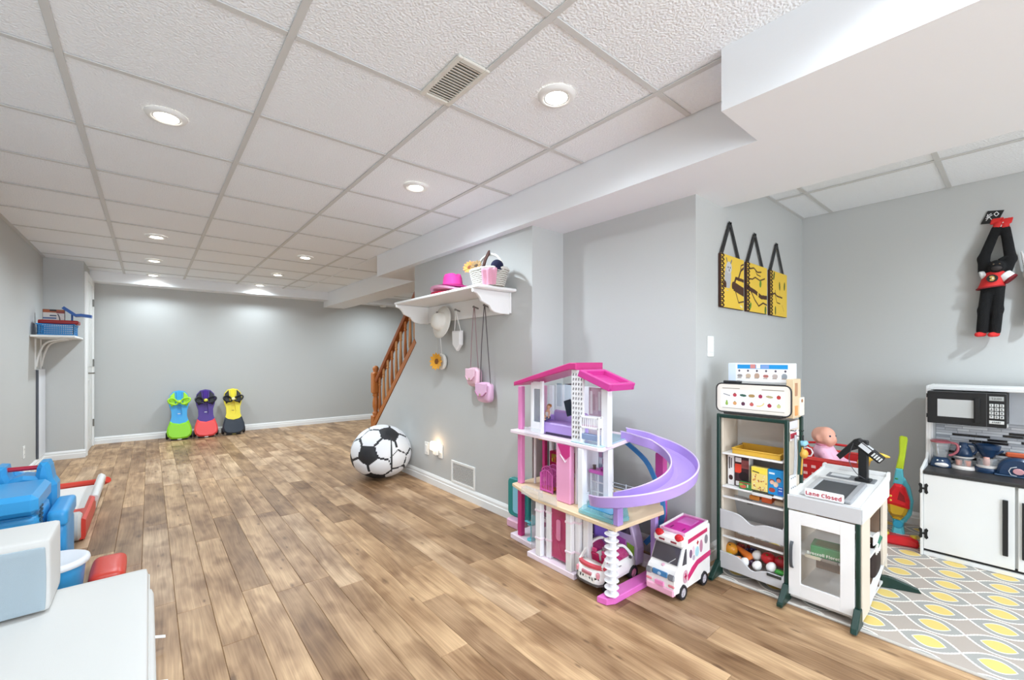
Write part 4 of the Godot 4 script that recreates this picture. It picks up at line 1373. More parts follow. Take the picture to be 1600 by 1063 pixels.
func build_dollhouse() -> void:
	var hot := mat("c9357f", 0.35)
	var pink := mat("e88fc4", 0.35)
	var pale := mat("f6e4ee", 0.4)
	var candy := mat("e06fc0", 0.35)
	var lav := mat("b79ae0", 0.35)
	var white := mat("f1f0f3", 0.4)
	var beige := mat("ecd2ae", 0.5)
	var teal := glass("7fd0da", 0.45)
	var clear := glass("e4f1f6", 0.22)
	var h := thing("dollhouse", "tall three-storey pink and white dollhouse with a purple spiral slide", "dollhouse", V(1.85, 0, -1.6))
	# bases
	part(h, "base", slab([1.70, -2.035, 2.09, -2.035, 2.09, -1.79, 1.685, -1.79], 0.0, 0.032), pale)
	part(h, "base", slab([1.612, -1.785, 2.09, -1.785, 2.09, -1.44, 1.612, -1.44], 0.0, 0.03), pale)
	part(h, "base", slab([1.55, -1.245, 1.56, -1.2, 1.6, -1.18, 1.98, -1.17, 1.98, -1.235, 1.6, -1.245], 0.0, 0.03), candy, "orchid pink drive strip")
	part(h, "base", slab([2.0, -1.44, 2.09, -1.44, 2.09, -1.25, 2.0, -1.25], 0.0, 0.03), pale)
	# floors
	part(h, "floor_slab", slab([1.685, -2.0, 1.60, -1.72, 1.588, -1.172, 1.955, -1.152, 2.08, -1.24, 2.09, -2.0], 0.328, 0.348), beige, "wood-coloured middle floor")
	part(h, "floor_slab", slab([1.67, -2.0, 1.645, -1.32, 1.66, -1.296, 1.97, -1.36, 2.09, -1.45, 2.09, -2.0], 0.655, 0.675), pale, "pale pink upper floor")
	part(h, "terrace_cover", slab([1.655, -1.5, 1.65, -1.315, 1.668, -1.303, 1.965, -1.364, 2.0, -1.4, 2.0, -1.5], 0.676, 0.681, 0.001), mat("b9dbea", 0.25), "pale blue terrace")
	# pink pillars
	part(h, "pillar", G.new().bb(V(1.712, 0.03, -1.985), V(1.745, 0.328, -1.95), 0.004), hot)
	part(h, "pillar", G.new().bb(V(1.712, 0.348, -1.985), V(1.745, 0.655, -1.95), 0.004), pink)
	part(h, "pillar", G.new().bb(V(1.715, 0.675, -1.985), V(1.745, 0.935, -1.95), 0.004), pink)
	for y in [[0.03, 0.328], [0.348, 0.655], [0.675, 0.93]]:
		part(h, "pillar", G.new().bb(V(1.92, y[0], -1.985), V(1.945, y[1], -1.96), 0.003), hot)
		part(h, "frame_post", G.new().bb(V(1.99, y[0], -1.99), V(2.005, y[1], -1.96)), white)
		part(h, "back_wall", G.new().bb(V(2.06, y[0], -2.0), V(2.07, y[1], -1.45 if y[0] < 0.1 else -1.62)), white)
	part(h, "pillar", G.new().bb(V(2.065, 0.0, -1.27), V(2.105, 0.6, -1.22), 0.004), mat("d650a8", 0.35))
	# ground floor columns and glass door
	for z in [[-1.724, -1.681, 1.615], [-1.667, -1.632, 1.64], [-1.501, -1.462, 1.615], [-1.466, -1.432, 1.645]]:
		part(h, "column", G.new().bb(V(z[2], 0.03, z[0]), V(z[2] + 0.03, 0.328, z[1]), 0.004), white)
		for y in [0.12, 0.27]:
			part(h, "column_ring", G.new().bb(V(z[2] - 0.002, y, z[0] - 0.002), V(z[2] + 0.032, y + 0.012, z[1] + 0.002), 0.002), pale)
	var door := part(h, "door", G.new().bb(V(1.650, 0.045, -1.64), V(1.655, 0.318, -1.525)), glass("d8327c", 0.55), "translucent raspberry door")
	part(door, "door_ornament", G.new().at(V(1.648, 0.2, -1.578), FACE_LEFT).prism(rrect(0.03, 0.11, 0.012), 0.0, 0.003), mat("e58cb4", 0.4))
	part(h, "side_wall", G.new().bb(V(1.66, 0.03, -1.805), V(2.06, 0.328, -1.797)), clear)
	part(h, "shutter", G.new().bb(V(1.70, 0.18, -1.78), V(1.73, 0.2, -1.73), 0.004), pale)
	part(h, "inner_wall", G.new().bb(V(1.78, 0.03, -1.452), V(2.06, 0.328, -1.442)), mat("7d5fc0", 0.45), "purple garage wall")
	part(h, "inner_wall", G.new().bb(V(2.04, 0.03, -1.68), V(2.05, 0.328, -1.46)), mat("6b1f45", 0.5), "dark plum wall")
	part(h, "column", G.new().bb(V(1.66, 0.03, -1.425), V(1.7, 0.328, -1.39), 0.004), white)
	# finned spine column at the corner
	var sp := V(1.605, 0.0, -1.2)
	part(h, "spine_column", G.new().at(sp).lathe(V(0, 0, 0), [Vector2(0.019, 0.028), Vector2(0.016, 0.05), Vector2(0.0165, 0.31), Vector2(0.022, 0.33)], 20, true), white)
	for k in 10:
		part(h, "fin", G.new().at(sp + V(-0.008, 0.04 + 0.03 * k, 0)).lathe(V(0, 0, 0), [Vector2(0, 0.0), Vector2(0.031, 0.001), Vector2(0.033, 0.003), Vector2(0.031, 0.005), Vector2(0, 0.006)], 20), white)
	part(h, "purple_post", G.new().bb(V(1.915, 0.03, -1.205), V(1.94, 0.33, -1.172), 0.004), lav)
	# middle floor
	part(h, "lift_door", G.new().bb(V(1.655, 0.349, -1.605), V(1.69, 0.654, -1.504), 0.004), mat("f0a7cd", 0.35), "pink lift front")
	part(h, "lift_panel", G.new().at(V(1.654, 0.0, 0.0), FACE_LEFT).prism(P2([-1.59, 0.654, -1.504, 0.654, -1.504, 0.6, -1.53, 0.58, -1.56, 0.6]), 0.0, 0.004), hot)
	part(h, "lift_lever", G.new().tube([V(1.65, 0.6, -1.57), V(1.648, 0.565, -1.53), V(1.648, 0.575, -1.525)], 0.003, 6), pale)
	part(h, "inner_wall", G.new().bb(V(1.69, 0.349, -1.5), V(2.0, 0.655, -1.49)), white)
	part(h, "column", G.new().bb(V(1.65, 0.348, -1.45), V(1.685, 0.655, -1.415), 0.004), white)
	part(h, "column", G.new().bb(V(1.74, 0.348, -1.362), V(1.775, 0.655, -1.325), 0.004), white)
	part(h, "frame_post", G.new().bb(V(1.78, 0.348, -1.91), V(1.79, 0.655, -1.9)), white)
	part(h, "bathroom_wall", G.new().bb(V(1.87, 0.349, -1.489), V(1.88, 0.655, -1.415)), mat("bfc3d2", 0.5), "tiled grey wall")
	for k in 12:
		part(h, "wall_tile", G.new().bb(V(1.866, 0.5 + 0.035 * (k % 4), -1.487 + 0.024 * (k / 4)), V(1.87, 0.53 + 0.035 * (k % 4), -1.466 + 0.024 * (k / 4)), 0.001), mat(["9aa0b6", "d9dbe6", "b08aa8"][k % 3], 0.4))
	part(h, "picture_panel", G.new().bb(V(2.05, 0.58, -1.95), V(2.056, 0.64, -1.87)), mat("8f9499", 0.4))
	# oven wall unit with lit shelf
	part(h, "oven_unit", G.new().bb(V(1.97, 0.38, -1.97), V(2.05, 0.51, -1.82), 0.004), mat("c81f63", 0.4), "raspberry shelf unit")
	part(h, "oven_recess", G.new().bb(V(1.964, 0.445, -1.945), V(1.972, 0.495, -1.85), 0.002), mat("b89a3e", 0.5))
	for k in 4:
		part(h, "shelf_item", G.new().bb(V(1.956, 0.45, -1.935 + 0.022 * k), V(1.964, 0.47 + 0.01 * (k % 2), -1.922 + 0.022 * k)), mat(["d8c24a", "d96a3a", "8fae4a", "e9dccb"][k], 0.5))
	# pool and railing
	var pool := part(h, "pool", slab([1.60, -1.40, 1.76, -1.46, 1.84, -1.44, 1.89, -1.33, 1.70, -1.178, 1.60, -1.2], 0.349, 0.374, 0.006), teal, "translucent teal pool")
	part(pool, "pool_water", slab([1.65, -1.385, 1.76, -1.42, 1.83, -1.4, 1.855, -1.33, 1.7, -1.225, 1.645, -1.24], 0.3742, 0.377, 0.001), glass("4aa6d6", 0.65))
	for k in 4:
		part(h, "railing", G.new().cyl(V(1.95, 0.365 + 0.019 * k, -1.49), V(1.96, 0.365 + 0.019 * k, -1.27), 0.0025, 0.0025, 8), mat("c5cad3", 0.25))
	for z in [-1.47, -1.375, -1.285]:
		part(h, "railing_post", G.new().cyl(V(1.955, 0.348, z), V(1.955, 0.428, z), 0.003, 0.003, 8), mat("c5cad3", 0.25))
	# glass fences at the floor edges
	for f in [[V(1.632, 0.345, -1.82), V(1.597, 0.385, -1.68)], [V(1.596, 0.345, -1.675), V(1.594, 0.39, -1.54)], [V(1.662, 0.672, -1.86), V(1.655, 0.71, -1.73)]]:
		part(h, "glass_fence", G.new().bb(f[0], f[1]), clear)
	# top floor
	part(h, "window_panel", G.new().bb(V(1.695, 0.676, -1.847), V(1.71, 0.965, -1.825), 0.002).bb(V(1.695, 0.676, -1.77), V(1.71, 0.975, -1.748), 0.002).bb(V(1.695, 0.676, -1.826), V(1.71, 0.74, -1.769)).bb(V(1.695, 0.93, -1.826), V(1.71, 0.97, -1.769)), white)
	part(h, "window_pane", G.new().bb(V(1.70, 0.74, -1.826), V(1.704, 0.93, -1.769)), glass("9aa2ac", 0.4))
	for z in [[-2.0, -1.962], [-1.93, -1.885]]:
		part(h, "back_window", G.new().bb(V(2.05, 0.79, z[0] + 0.02), V(2.058, 0.94, z[1] + 0.02)), mat("98a5b0", 0.25))
	part(h, "side_wall", G.new().bb(V(1.71, 0.675, -1.84), V(2.06, 0.94, -1.834)), clear)
	# lattice panel under the ridge
	var ph := []
	var lat := CSGBox3D.new()
	lat.name = "lattice_panel"
	lat.size = V(0.01, 0.365, 0.078)
	lat.position = V(1.668, 0.862, -1.462) - h.position
	lat.material = white
	for r in 14:
		for c in 4:
			var hole := CSGBox3D.new()
			hole.name = "hole"
			hole.operation = CSGShape3D.OPERATION_SUBTRACTION
			hole.size = V(0.03, 0.014, 0.0085)
			hole.position = V(0, 0.16 - 0.0245 * r, -0.027 + 0.018 * c)
			hole.rotation.x = 0.25
			lat.add_child(hole, true)
	h.add_child(lat)
	part(h, "gable_glass", G.new().at(V(1.70, 0, 0), FACE_LEFT).prism(P2([-1.42, 0.69, -1.34, 0.69, -1.34, 0.95, -1.42, 1.0]), 0.0, 0.003), glass("dfe6ea", 0.12))
	part(h, "column", G.new().bb(V(1.685, 0.675, -1.33), V(1.72, 0.955, -1.287), 0.003), white)
	part(h, "bedroom_wall", G.new().bb(V(1.80, 0.8, -1.5), V(1.806, 0.95, -1.395)), mat("c88fa8", 0.5))
	for k in 5:
		part(h, "bedroom_print", G.new().bb(V(1.796, 0.81 + 0.02 * (k % 2), -1.49 + 0.018 * k), V(1.8, 0.93 - 0.015 * (k % 3), -1.476 + 0.018 * k), 0.001), mat(["e7d6dd", "a7607e", "d9a9bd"][k % 3], 0.5))
	# roofs
	var r1 := G.new().at(V(1.875, 0, 0), FACE_LEFT)
	r1.prism(P2([-1.955, 0.942, -1.955, 0.964, -1.51, 1.082, -1.465, 1.082, -1.465, 1.046, -1.51, 1.046]), 0.0, 0.22, 0.004)
	part(h, "roof", r1, hot, "raspberry roof slab")
	var r2b := Basis(V(1, 0, 0), atan2(0.07, 0.2))
	var rc := V(1.73, 0.996, -1.333)
	var tray := G.new().at(rc, r2b)
	tray.box(V(0, -0.008, 0), V(0.2, 0.01, 0.2))
	for s in [-1.0, 1.0]:
		tray.box(V(0.09 * s, 0.004, 0), V(0.022, 0.034, 0.2), 0.003)
		tray.box(V(0, 0.004, 0.09 * s), V(0.16, 0.034, 0.022), 0.003)
	part(h, "roof", tray, mat("d03f96", 0.35), "open tray roof")
	# lamp and ornaments
	part(h, "chandelier", G.new().cyl(V(1.85, 0.96, -1.66), V(1.85, 1.03, -1.66), 0.001, 0.001, 6).tube(oval_ring(V(1.85, 0.955, -1.66), 0.03, 0.03, 12), 0.002, 5, true).tube([V(1.82, 0.955, -1.69), V(1.88, 0.965, -1.63)], 0.002, 5).tube([V(1.82, 0.965, -1.63), V(1.88, 0.955, -1.69)], 0.002, 5), mat("5d5a62", 0.4))
	part(h, "ceiling_lamp", G.new().at(V(1.82, 0.632, -1.87)).lathe(V(0, 0, 0), [Vector2(0.0, -0.02), Vector2(0.03, -0.016), Vector2(0.034, 0.0), Vector2(0.02, 0.016), Vector2(0, 0.02)], 18, true), mat("e8b63a", 0.4))
	# slide: a trough winding out from the top floor and back to the pool
	var path := []
	var sc := V(1.79, 0, -1.19)
	path.append(V(1.965, 0.672, -1.40))
	path.append(V(1.985, 0.664, -1.34))
	for k in 16:
		var a := deg_to_rad(lerpf(-20.0, 190.0, k / 15.0))
		path.append(V(sc.x + 0.195 * cos(a) + 0.02 * cos(a), lerpf(0.652, 0.44, k / 15.0), sc.z + 0.205 * sin(a)))
	path.append(V(1.60, 0.425, -1.255))
	path = smooth_line(path, 3)
	var tr := P2([-0.062, 0.045, -0.056, 0.045, -0.05, 0.008, -0.03, 0.0, 0.03, 0.0, 0.05, 0.008, 0.056, 0.045, 0.062, 0.045, 0.056, 0.0, 0.034, -0.008, -0.034, -0.008, -0.056, 0.0])
	var slide := part(h, "slide", G.new().sweep(path, tr, Vector3.UP, false, true), lav, "lavender spiral slide")
	for s in [-1.0, 1.0]:
		var rim := []
		for i in path.size():
			var d: Vector3 = (path[mini(i + 1, path.size() - 1)] - path[maxi(i - 1, 0)]).normalized()
			rim.append(path[i] + d.cross(Vector3.UP).normalized() * 0.059 * s + V(0, 0.046, 0))
		part(slide, "rim", G.new().tube(rim, 0.0042, 6), mat("d7c3ee", 0.35))
	part(slide, "slide_foot", G.new().bb(V(1.605, 0.349, -1.2), V(1.645, 0.43, -1.17), 0.004), lav)
	part(slide, "slide_clip", G.new().bb(V(1.84, 0.515, -1.0), V(1.88, 0.545, -0.975), 0.004), lav)
	var arc := smooth_line([V(2.02, 0.64, -1.42), V(2.02, 0.563, -1.301), V(2.02, 0.471, -1.24), V(2.02, 0.4, -1.205), V(2.02, 0.339, -1.196), V(2.02, 0.283, -1.2), V(2.02, 0.2, -1.235), V(2.02, 0.12, -1.3)], 4)
	part(h, "lift_rail", G.new().sweep(arc, P2([-0.012, -0.005, 0.012, -0.005, 0.012, 0.005, -0.012, 0.005]), V(1, 0, 0)), mat("3f86c6", 0.25), "blue curved rail")
	house_furniture()

func house_furniture() -> void:
	var lav := mat("b79ae0", 0.4)
	var white := mat("f1f0f3", 0.4)
	var t := thing("toy_sofa", "lavender toy sofa bed on the top floor of the dollhouse", "toy sofa", V(1.78, 0.677, -1.68))
	part(t, "seat", G.new().bb(V(1.715, 0.677, -1.80), V(1.83, 0.742, -1.545), 0.006), lav)
	part(t, "backrest", G.new().bb(V(1.83, 0.677, -1.80), V(1.86, 0.80, -1.545), 0.01), mat("c4a9e6", 0.4))
	part(t, "armrest", G.new().bb(V(1.715, 0.742, -1.805), V(1.83, 0.775, -1.785), 0.005), lav)
	part(t, "drawer_gap", G.new().bb(V(1.712, 0.68, -1.74), V(1.716, 0.69, -1.55)), mat("3a2a4a", 0.6))
	t = thing("toy_screen", "black tilted toy television screen hanging above the sofa in the dollhouse", "toy screen", V(1.72, 0.8, -1.57))
	part(t, "screen", G.new().at(V(1.70, 0.842, -1.553), FACE_LEFT * Basis(V(0, 0, 1), 0.3)).box(Vector3.ZERO, V(0.05, 0.085, 0.008), 0.002), mat("1d2230", 0.2))
	part(t, "arm", G.new().cyl(V(1.705, 0.85, -1.535), V(1.72, 0.87, -1.505), 0.004), mat("2a2a30", 0.5))
	var dl := thing("toy_doll", "tiny doll in a white top slumped at the end of the lavender sofa", "doll", V(1.75, 0.745, -1.77))
	var skin := mat("d9a688", 0.6)
	part(dl, "body", G.new().blob([[V(1.755, 0.775, -1.765), V(1.75, 0.80, -1.76), 0.014, 0.012], [V(1.75, 0.812, -1.757), V(1.75, 0.826, -1.755), 0.006, 0.013], [V(1.745, 0.8, -1.77), V(1.735, 0.765, -1.775), 0.005, 0.004], [V(1.75, 0.8, -1.748), V(1.735, 0.765, -1.74), 0.005, 0.004], [V(1.755, 0.765, -1.768), V(1.715, 0.757, -1.775), 0.009, 0.005], [V(1.755, 0.765, -1.757), V(1.715, 0.757, -1.752), 0.009, 0.005]], 0.006, 0.004), skin)
	part(dl, "top", G.new().ell(V(1.752, 0.787, -1.762), V(0.0165, 0.022, 0.018), 12, 8), mat("e7dfe2", 0.7))
	part(dl, "trousers", G.new().cyl(V(1.757, 0.764, -1.77), V(1.72, 0.757, -1.776), 0.0105, 0.0075, 10).cyl(V(1.757, 0.764, -1.755), V(1.72, 0.757, -1.752), 0.0105, 0.0075, 10), mat("555a78", 0.7))
	part(dl, "hair", G.new().ell(V(1.757, 0.832, -1.755), V(0.014, 0.011, 0.0145), 12, 8), mat("a9713a", 0.7))
	# white bunk crib
	var c := thing("toy_crib", "white toy crib on stilts at the corner of the dollhouse top floor", "toy crib", V(1.67, 0.682, -1.39))
	var sl := 0
	for s in [0.0, 1.0]:
		for k in 9:
			part(c, "slat", G.new().bb(V(1.656 + 0.026 * s, 0.765, -1.432 + 0.0132 * k), V(1.66 + 0.026 * s, 0.812, -1.428 + 0.0132 * k)), white)
		part(c, "rail", G.new().bb(V(1.655 + 0.026 * s, 0.808, -1.438), V(1.662 + 0.026 * s, 0.816, -1.322), 0.001), white)
		part(c, "rail", G.new().bb(V(1.655 + 0.026 * s, 0.757, -1.438), V(1.662 + 0.026 * s, 0.766, -1.322), 0.001), white)
		for z in [-1.436, -1.324]:
			part(c, "leg", G.new().bb(V(1.655 + 0.026 * s, 0.682, z - 0.004), V(1.663 + 0.026 * s, 0.82, z + 0.004)), white)
	for k in 5:
		part(c, "slat", G.new().bb(V(1.663 + 0.004 * k, 0.765, -1.326), V(1.665 + 0.004 * k, 0.812, -1.322)), white)
	part(c, "mattress", G.new().bb(V(1.661, 0.762, -1.432), V(1.682, 0.772, -1.328), 0.002), mat("e3b9cf", 0.7))
	part(c, "lower_shelf", G.new().bb(V(1.661, 0.70, -1.45), V(1.682, 0.73, -1.33), 0.003), mat("8d9fc4", 0.5), "blue lower bunk")
	var bx := thing("toy_bench", "small red and yellow toy bench between the lattice and the white crib", "toy bench", V(1.69, 0.70, -1.475))
	part(bx, "seat", G.new().bb(V(1.672, 0.752, -1.492), V(1.70, 0.765, -1.462), 0.002), mat("c9303f", 0.45))
	part(bx, "body", G.new().bb(V(1.674, 0.682, -1.49), V(1.70, 0.752, -1.464), 0.002), mat("e9c53f", 0.45))
	# pink playpens
	var pp := mat("d65fb4", 0.4)
	for i in 2:
		var at := V(1.74 + 0.07 * i, 0.349, -1.735 - 0.06 * i)
		var p := thing("toy_playpen", ["orchid pink toy playpen nearer the lift in the dollhouse", "orchid pink toy playpen behind the other on the middle floor"][i], "toy playpen", at, 0.0, "toy playpens")
		for s in [-1.0, 1.0]:
			for k in 7:
				part(p, "slat", G.new().at(at).bb(V(0.026 * s - 0.002, 0.012, -0.042 + 0.0135 * k), V(0.026 * s + 0.002, 0.1 + 0.02 * sin(PI * (k + 0.5) / 7.0), -0.037 + 0.0135 * k)), pp)
			var arch := []
			for k in 9:
				arch.append(at + V(0.026 * s, 0.1 + 0.024 * sin(PI * k / 8.0), -0.048 + 0.012 * k))
			part(p, "top_rail", G.new().tube(arch, 0.004, 6), pp)
			part(p, "bottom_rail", G.new().at(at).bb(V(0.026 * s - 0.004, 0.004, -0.05), V(0.026 * s + 0.004, 0.014, 0.05), 0.001), pp)
			part(p, "post", G.new().at(at).cyl(V(-0.026, 0.0, 0.048 * s), V(-0.026, 0.105, 0.048 * s), 0.004).cyl(V(0.026, 0.0, 0.048 * s), V(0.026, 0.105, 0.048 * s), 0.004).bb(V(-0.026, 0.09, 0.046 * s - 0.002), V(0.026, 0.1, 0.046 * s + 0.002)), pp)
		part(p, "mat", G.new().at(at).bb(V(-0.024, 0.014, -0.046), V(0.024, 0.022, 0.046)), mat("c06a2e", 0.7))
	# vanity and stool
	var v := thing("toy_vanity", "white toy vanity table with a bright pink top on the middle floor", "toy vanity", V(1.79, 0.349, -1.43))
	part(v, "top", G.new().bb(V(1.765, 0.505, -1.475), V(1.83, 0.522, -1.37), 0.004), mat("e06cc6", 0.35))
	for k in 4:
		part(v, "leg", G.new().bb(V(1.772 + 0.045 * (k % 2), 0.349, -1.468 + 0.084 * (k / 2)), V(1.78 + 0.045 * (k % 2), 0.505, -1.46 + 0.084 * (k / 2))), white)
	for y in [0.41, 0.46]:
		part(v, "crossbar", G.new().bb(V(1.773, y, -1.465), V(1.779, y + 0.006, -1.38)), white)
	part(v, "pot", G.new().cyl(V(1.79, 0.522, -1.455), V(1.79, 0.545, -1.455), 0.008, 0.01, 10), mat("6a5a52", 0.5))
	part(v, "basin", G.new().at(V(1.8, 0.522, -1.4)).lathe(V(0, 0, 0), [Vector2(0, 0), Vector2(0.016, 0.002), Vector2(0.024, 0.014), Vector2(0.021, 0.014), Vector2(0, 0.005)], 16, true), mat("b24aa0", 0.35))
	part(v, "cake", G.new().cyl(V(1.815, 0.522, -1.385), V(1.815, 0.538, -1.385), 0.012, 0.012, 14), mat("c98a4a", 0.6))
	var w := thing("toy_bench", "white toy box bench behind the posts beside the vanity", "toy bench", V(1.73, 0.349, -1.465))
	part(w, "box", G.new().bb(V(1.70, 0.349, -1.487), V(1.75, 0.405, -1.455), 0.004), white)
	part(w, "lid", G.new().bb(V(1.698, 0.405, -1.488), V(1.752, 0.412, -1.454), 0.002), mat("dcdce2", 0.4))
	# high chair
	var hc := thing("toy_high_chair", "tiny turquoise toy high chair standing on the pale pink base", "toy chair", V(1.735, 0.033, -1.87))
	var tq := mat("6cc9d6", 0.35)
	var hb := V(1.725, 0.033, -1.875)
	part(hc, "base", G.new().at(hb).lathe(V(0, 0, 0), [Vector2(0, 0), Vector2(0.026, 0.0), Vector2(0.024, 0.006), Vector2(0.008, 0.01), Vector2(0, 0.01)], 18), tq)
	part(hc, "stem", G.new().cyl(hb + V(0, 0.008, 0), hb + V(0, 0.085, 0), 0.004), tq)
	part(hc, "seat", G.new().at(hb).box(V(0, 0.09, 0), V(0.035, 0.008, 0.035), 0.003), tq)
	part(hc, "tray", G.new().at(hb).box(V(-0.024, 0.112, 0), V(0.02, 0.005, 0.045), 0.002), tq)
	part(hc, "backrest", G.new().at(hb).box(V(0.018, 0.115, 0), V(0.005, 0.05, 0.035), 0.002), tq)
	# oven
	var ov := thing("toy_oven", "grey toy oven with a black hob in the dollhouse ground floor", "toy oven", V(1.9, 0.033, -1.55))
	part(ov, "body", G.new().bb(V(1.85, 0.033, -1.6), V(1.96, 0.15, -1.505), 0.004), mat("b9b4c0", 0.4))
	part(ov, "hob", G.new().bb(V(1.848, 0.15, -1.602), V(1.962, 0.16, -1.503), 0.002), mat("1d1b22", 0.3))
	part(ov, "panel", G.new().bb(V(1.846, 0.122, -1.598), V(1.85, 0.146, -1.507)), mat("26242c", 0.3))
	part(ov, "pan", G.new().at(V(1.88, 0.16, -1.57)).lathe(V(0, 0, 0), [Vector2(0, 0), Vector2(0.016, 0), Vector2(0.019, 0.012), Vector2(0.017, 0.012), Vector2(0, 0.004)], 14), mat("a9a7ae", 0.3, 0.6))
	# lilac toy pram in the garage
	var pr := thing("toy_camper", "lilac and white toy camper parked in the dollhouse garage behind the white car", "toy camper", V(1.97, 0.03, -1.36))
	part(pr, "body", G.new().at(V(1.99, 0, 0), FACE_LEFT).prism(P2([-1.43, 0.035, -1.29, 0.035, -1.285, 0.12, -1.3, 0.18, -1.33, 0.265, -1.43, 0.275]), 0.0, 0.07, 0.006), mat("d9c3ea", 0.35))
	part(pr, "windscreen", G.new().at(V(1.918, 0, 0), FACE_LEFT).prism(P2([-1.415, 0.185, -1.318, 0.185, -1.338, 0.25, -1.415, 0.258]), 0.0, 0.004), glass("5a5366", 0.6))
	part(pr, "panel", G.new().at(V(1.918, 0, 0), FACE_LEFT).prism(P2([-1.415, 0.06, -1.35, 0.06, -1.35, 0.15, -1.415, 0.16]), 0.0, 0.004), mat("cf62c0", 0.4))
	part(pr, "panel", G.new().at(V(1.918, 0, 0), FACE_LEFT).prism(P2([-1.34, 0.05, -1.3, 0.06, -1.3, 0.13, -1.34, 0.14]), 0.0, 0.004), mat("9ccf3f", 0.4), "lime green door")
	for z in [-1.4, -1.315]:
		part(pr, "wheel", G.new().cyl(V(1.93, 0.045, z), V(1.915, 0.045, z), 0.018, 0.018, 16), mat("2a2230", 0.6))
	# teal case behind the house
	var tc := thing("toy_case", "teal and light blue plastic toy case standing behind the dollhouse by the wall", "toy case", V(1.85, 0.055, -2.16))
	var tb := G.new().at(V(1.88, 0.18, -2.14), FACE_LEFT)
	tb.prism(rrect(0.21, 0.25, 0.03), -0.01, 0.03, 0.006)
	part(tc, "shell", tb, mat("1f8f8c", 0.35))
	part(tc, "window", G.new().at(V(1.848, 0.18, -2.125), FACE_LEFT).prism(rrect(0.12, 0.19, 0.02), 0.0, 0.004), mat("8fd3ea", 0.3))
	part(tc, "foot", G.new().bb(V(1.80, 0.0, -2.2), V(1.88, 0.054, -2.08), 0.008), mat("e9b7cf", 0.4), "pale pink base")

func toy_wheel(root: Node3D, c: Vector3, r: float, w: float, rim: Material, side: float) -> void:
	# axle along z, outer face towards side * z
	var tire := mat("1e1d22", 0.6)
	var b := Basis(V(1, 0, 0), PI / 2 * side)
	var wh := part(root, "wheel", G.new().at(c, b).lathe(V(0, 0, 0), [Vector2(r * 0.6, -w / 2), Vector2(r * 0.94, -w / 2), Vector2(r, -w / 2 + 0.003), Vector2(r, w / 2 - 0.003), Vector2(r * 0.94, w / 2), Vector2(r * 0.66, w / 2), Vector2(r * 0.62, w / 2 - 0.003), Vector2(r * 0.6, -w / 2)], 26), tire)
	part(wh, "rim", G.new().at(c, b).lathe(V(0, 0, 0), [Vector2(r * 0.64, 0.0), Vector2(r * 0.62, w / 2 - 0.002), Vector2(r * 0.54, w / 2 - 0.003), Vector2(r * 0.5, w / 2 - 0.007), Vector2(0, w / 2 - 0.006)], 22), rim)
	for k in 5:
		part(wh, "spoke", G.new().at(c, b * Basis(V(0, 1, 0), TAU * k / 5.0)).box(V(r * 0.3, w / 2 - 0.004, 0), V(r * 0.5, 0.005, r * 0.16), 0.001), rim)
	part(wh, "hubcap", G.new().at(c, b).cyl(V(0, w / 2 - 0.006, 0), V(0, w / 2, 0), r * 0.17, r * 0.14, 12), rim)

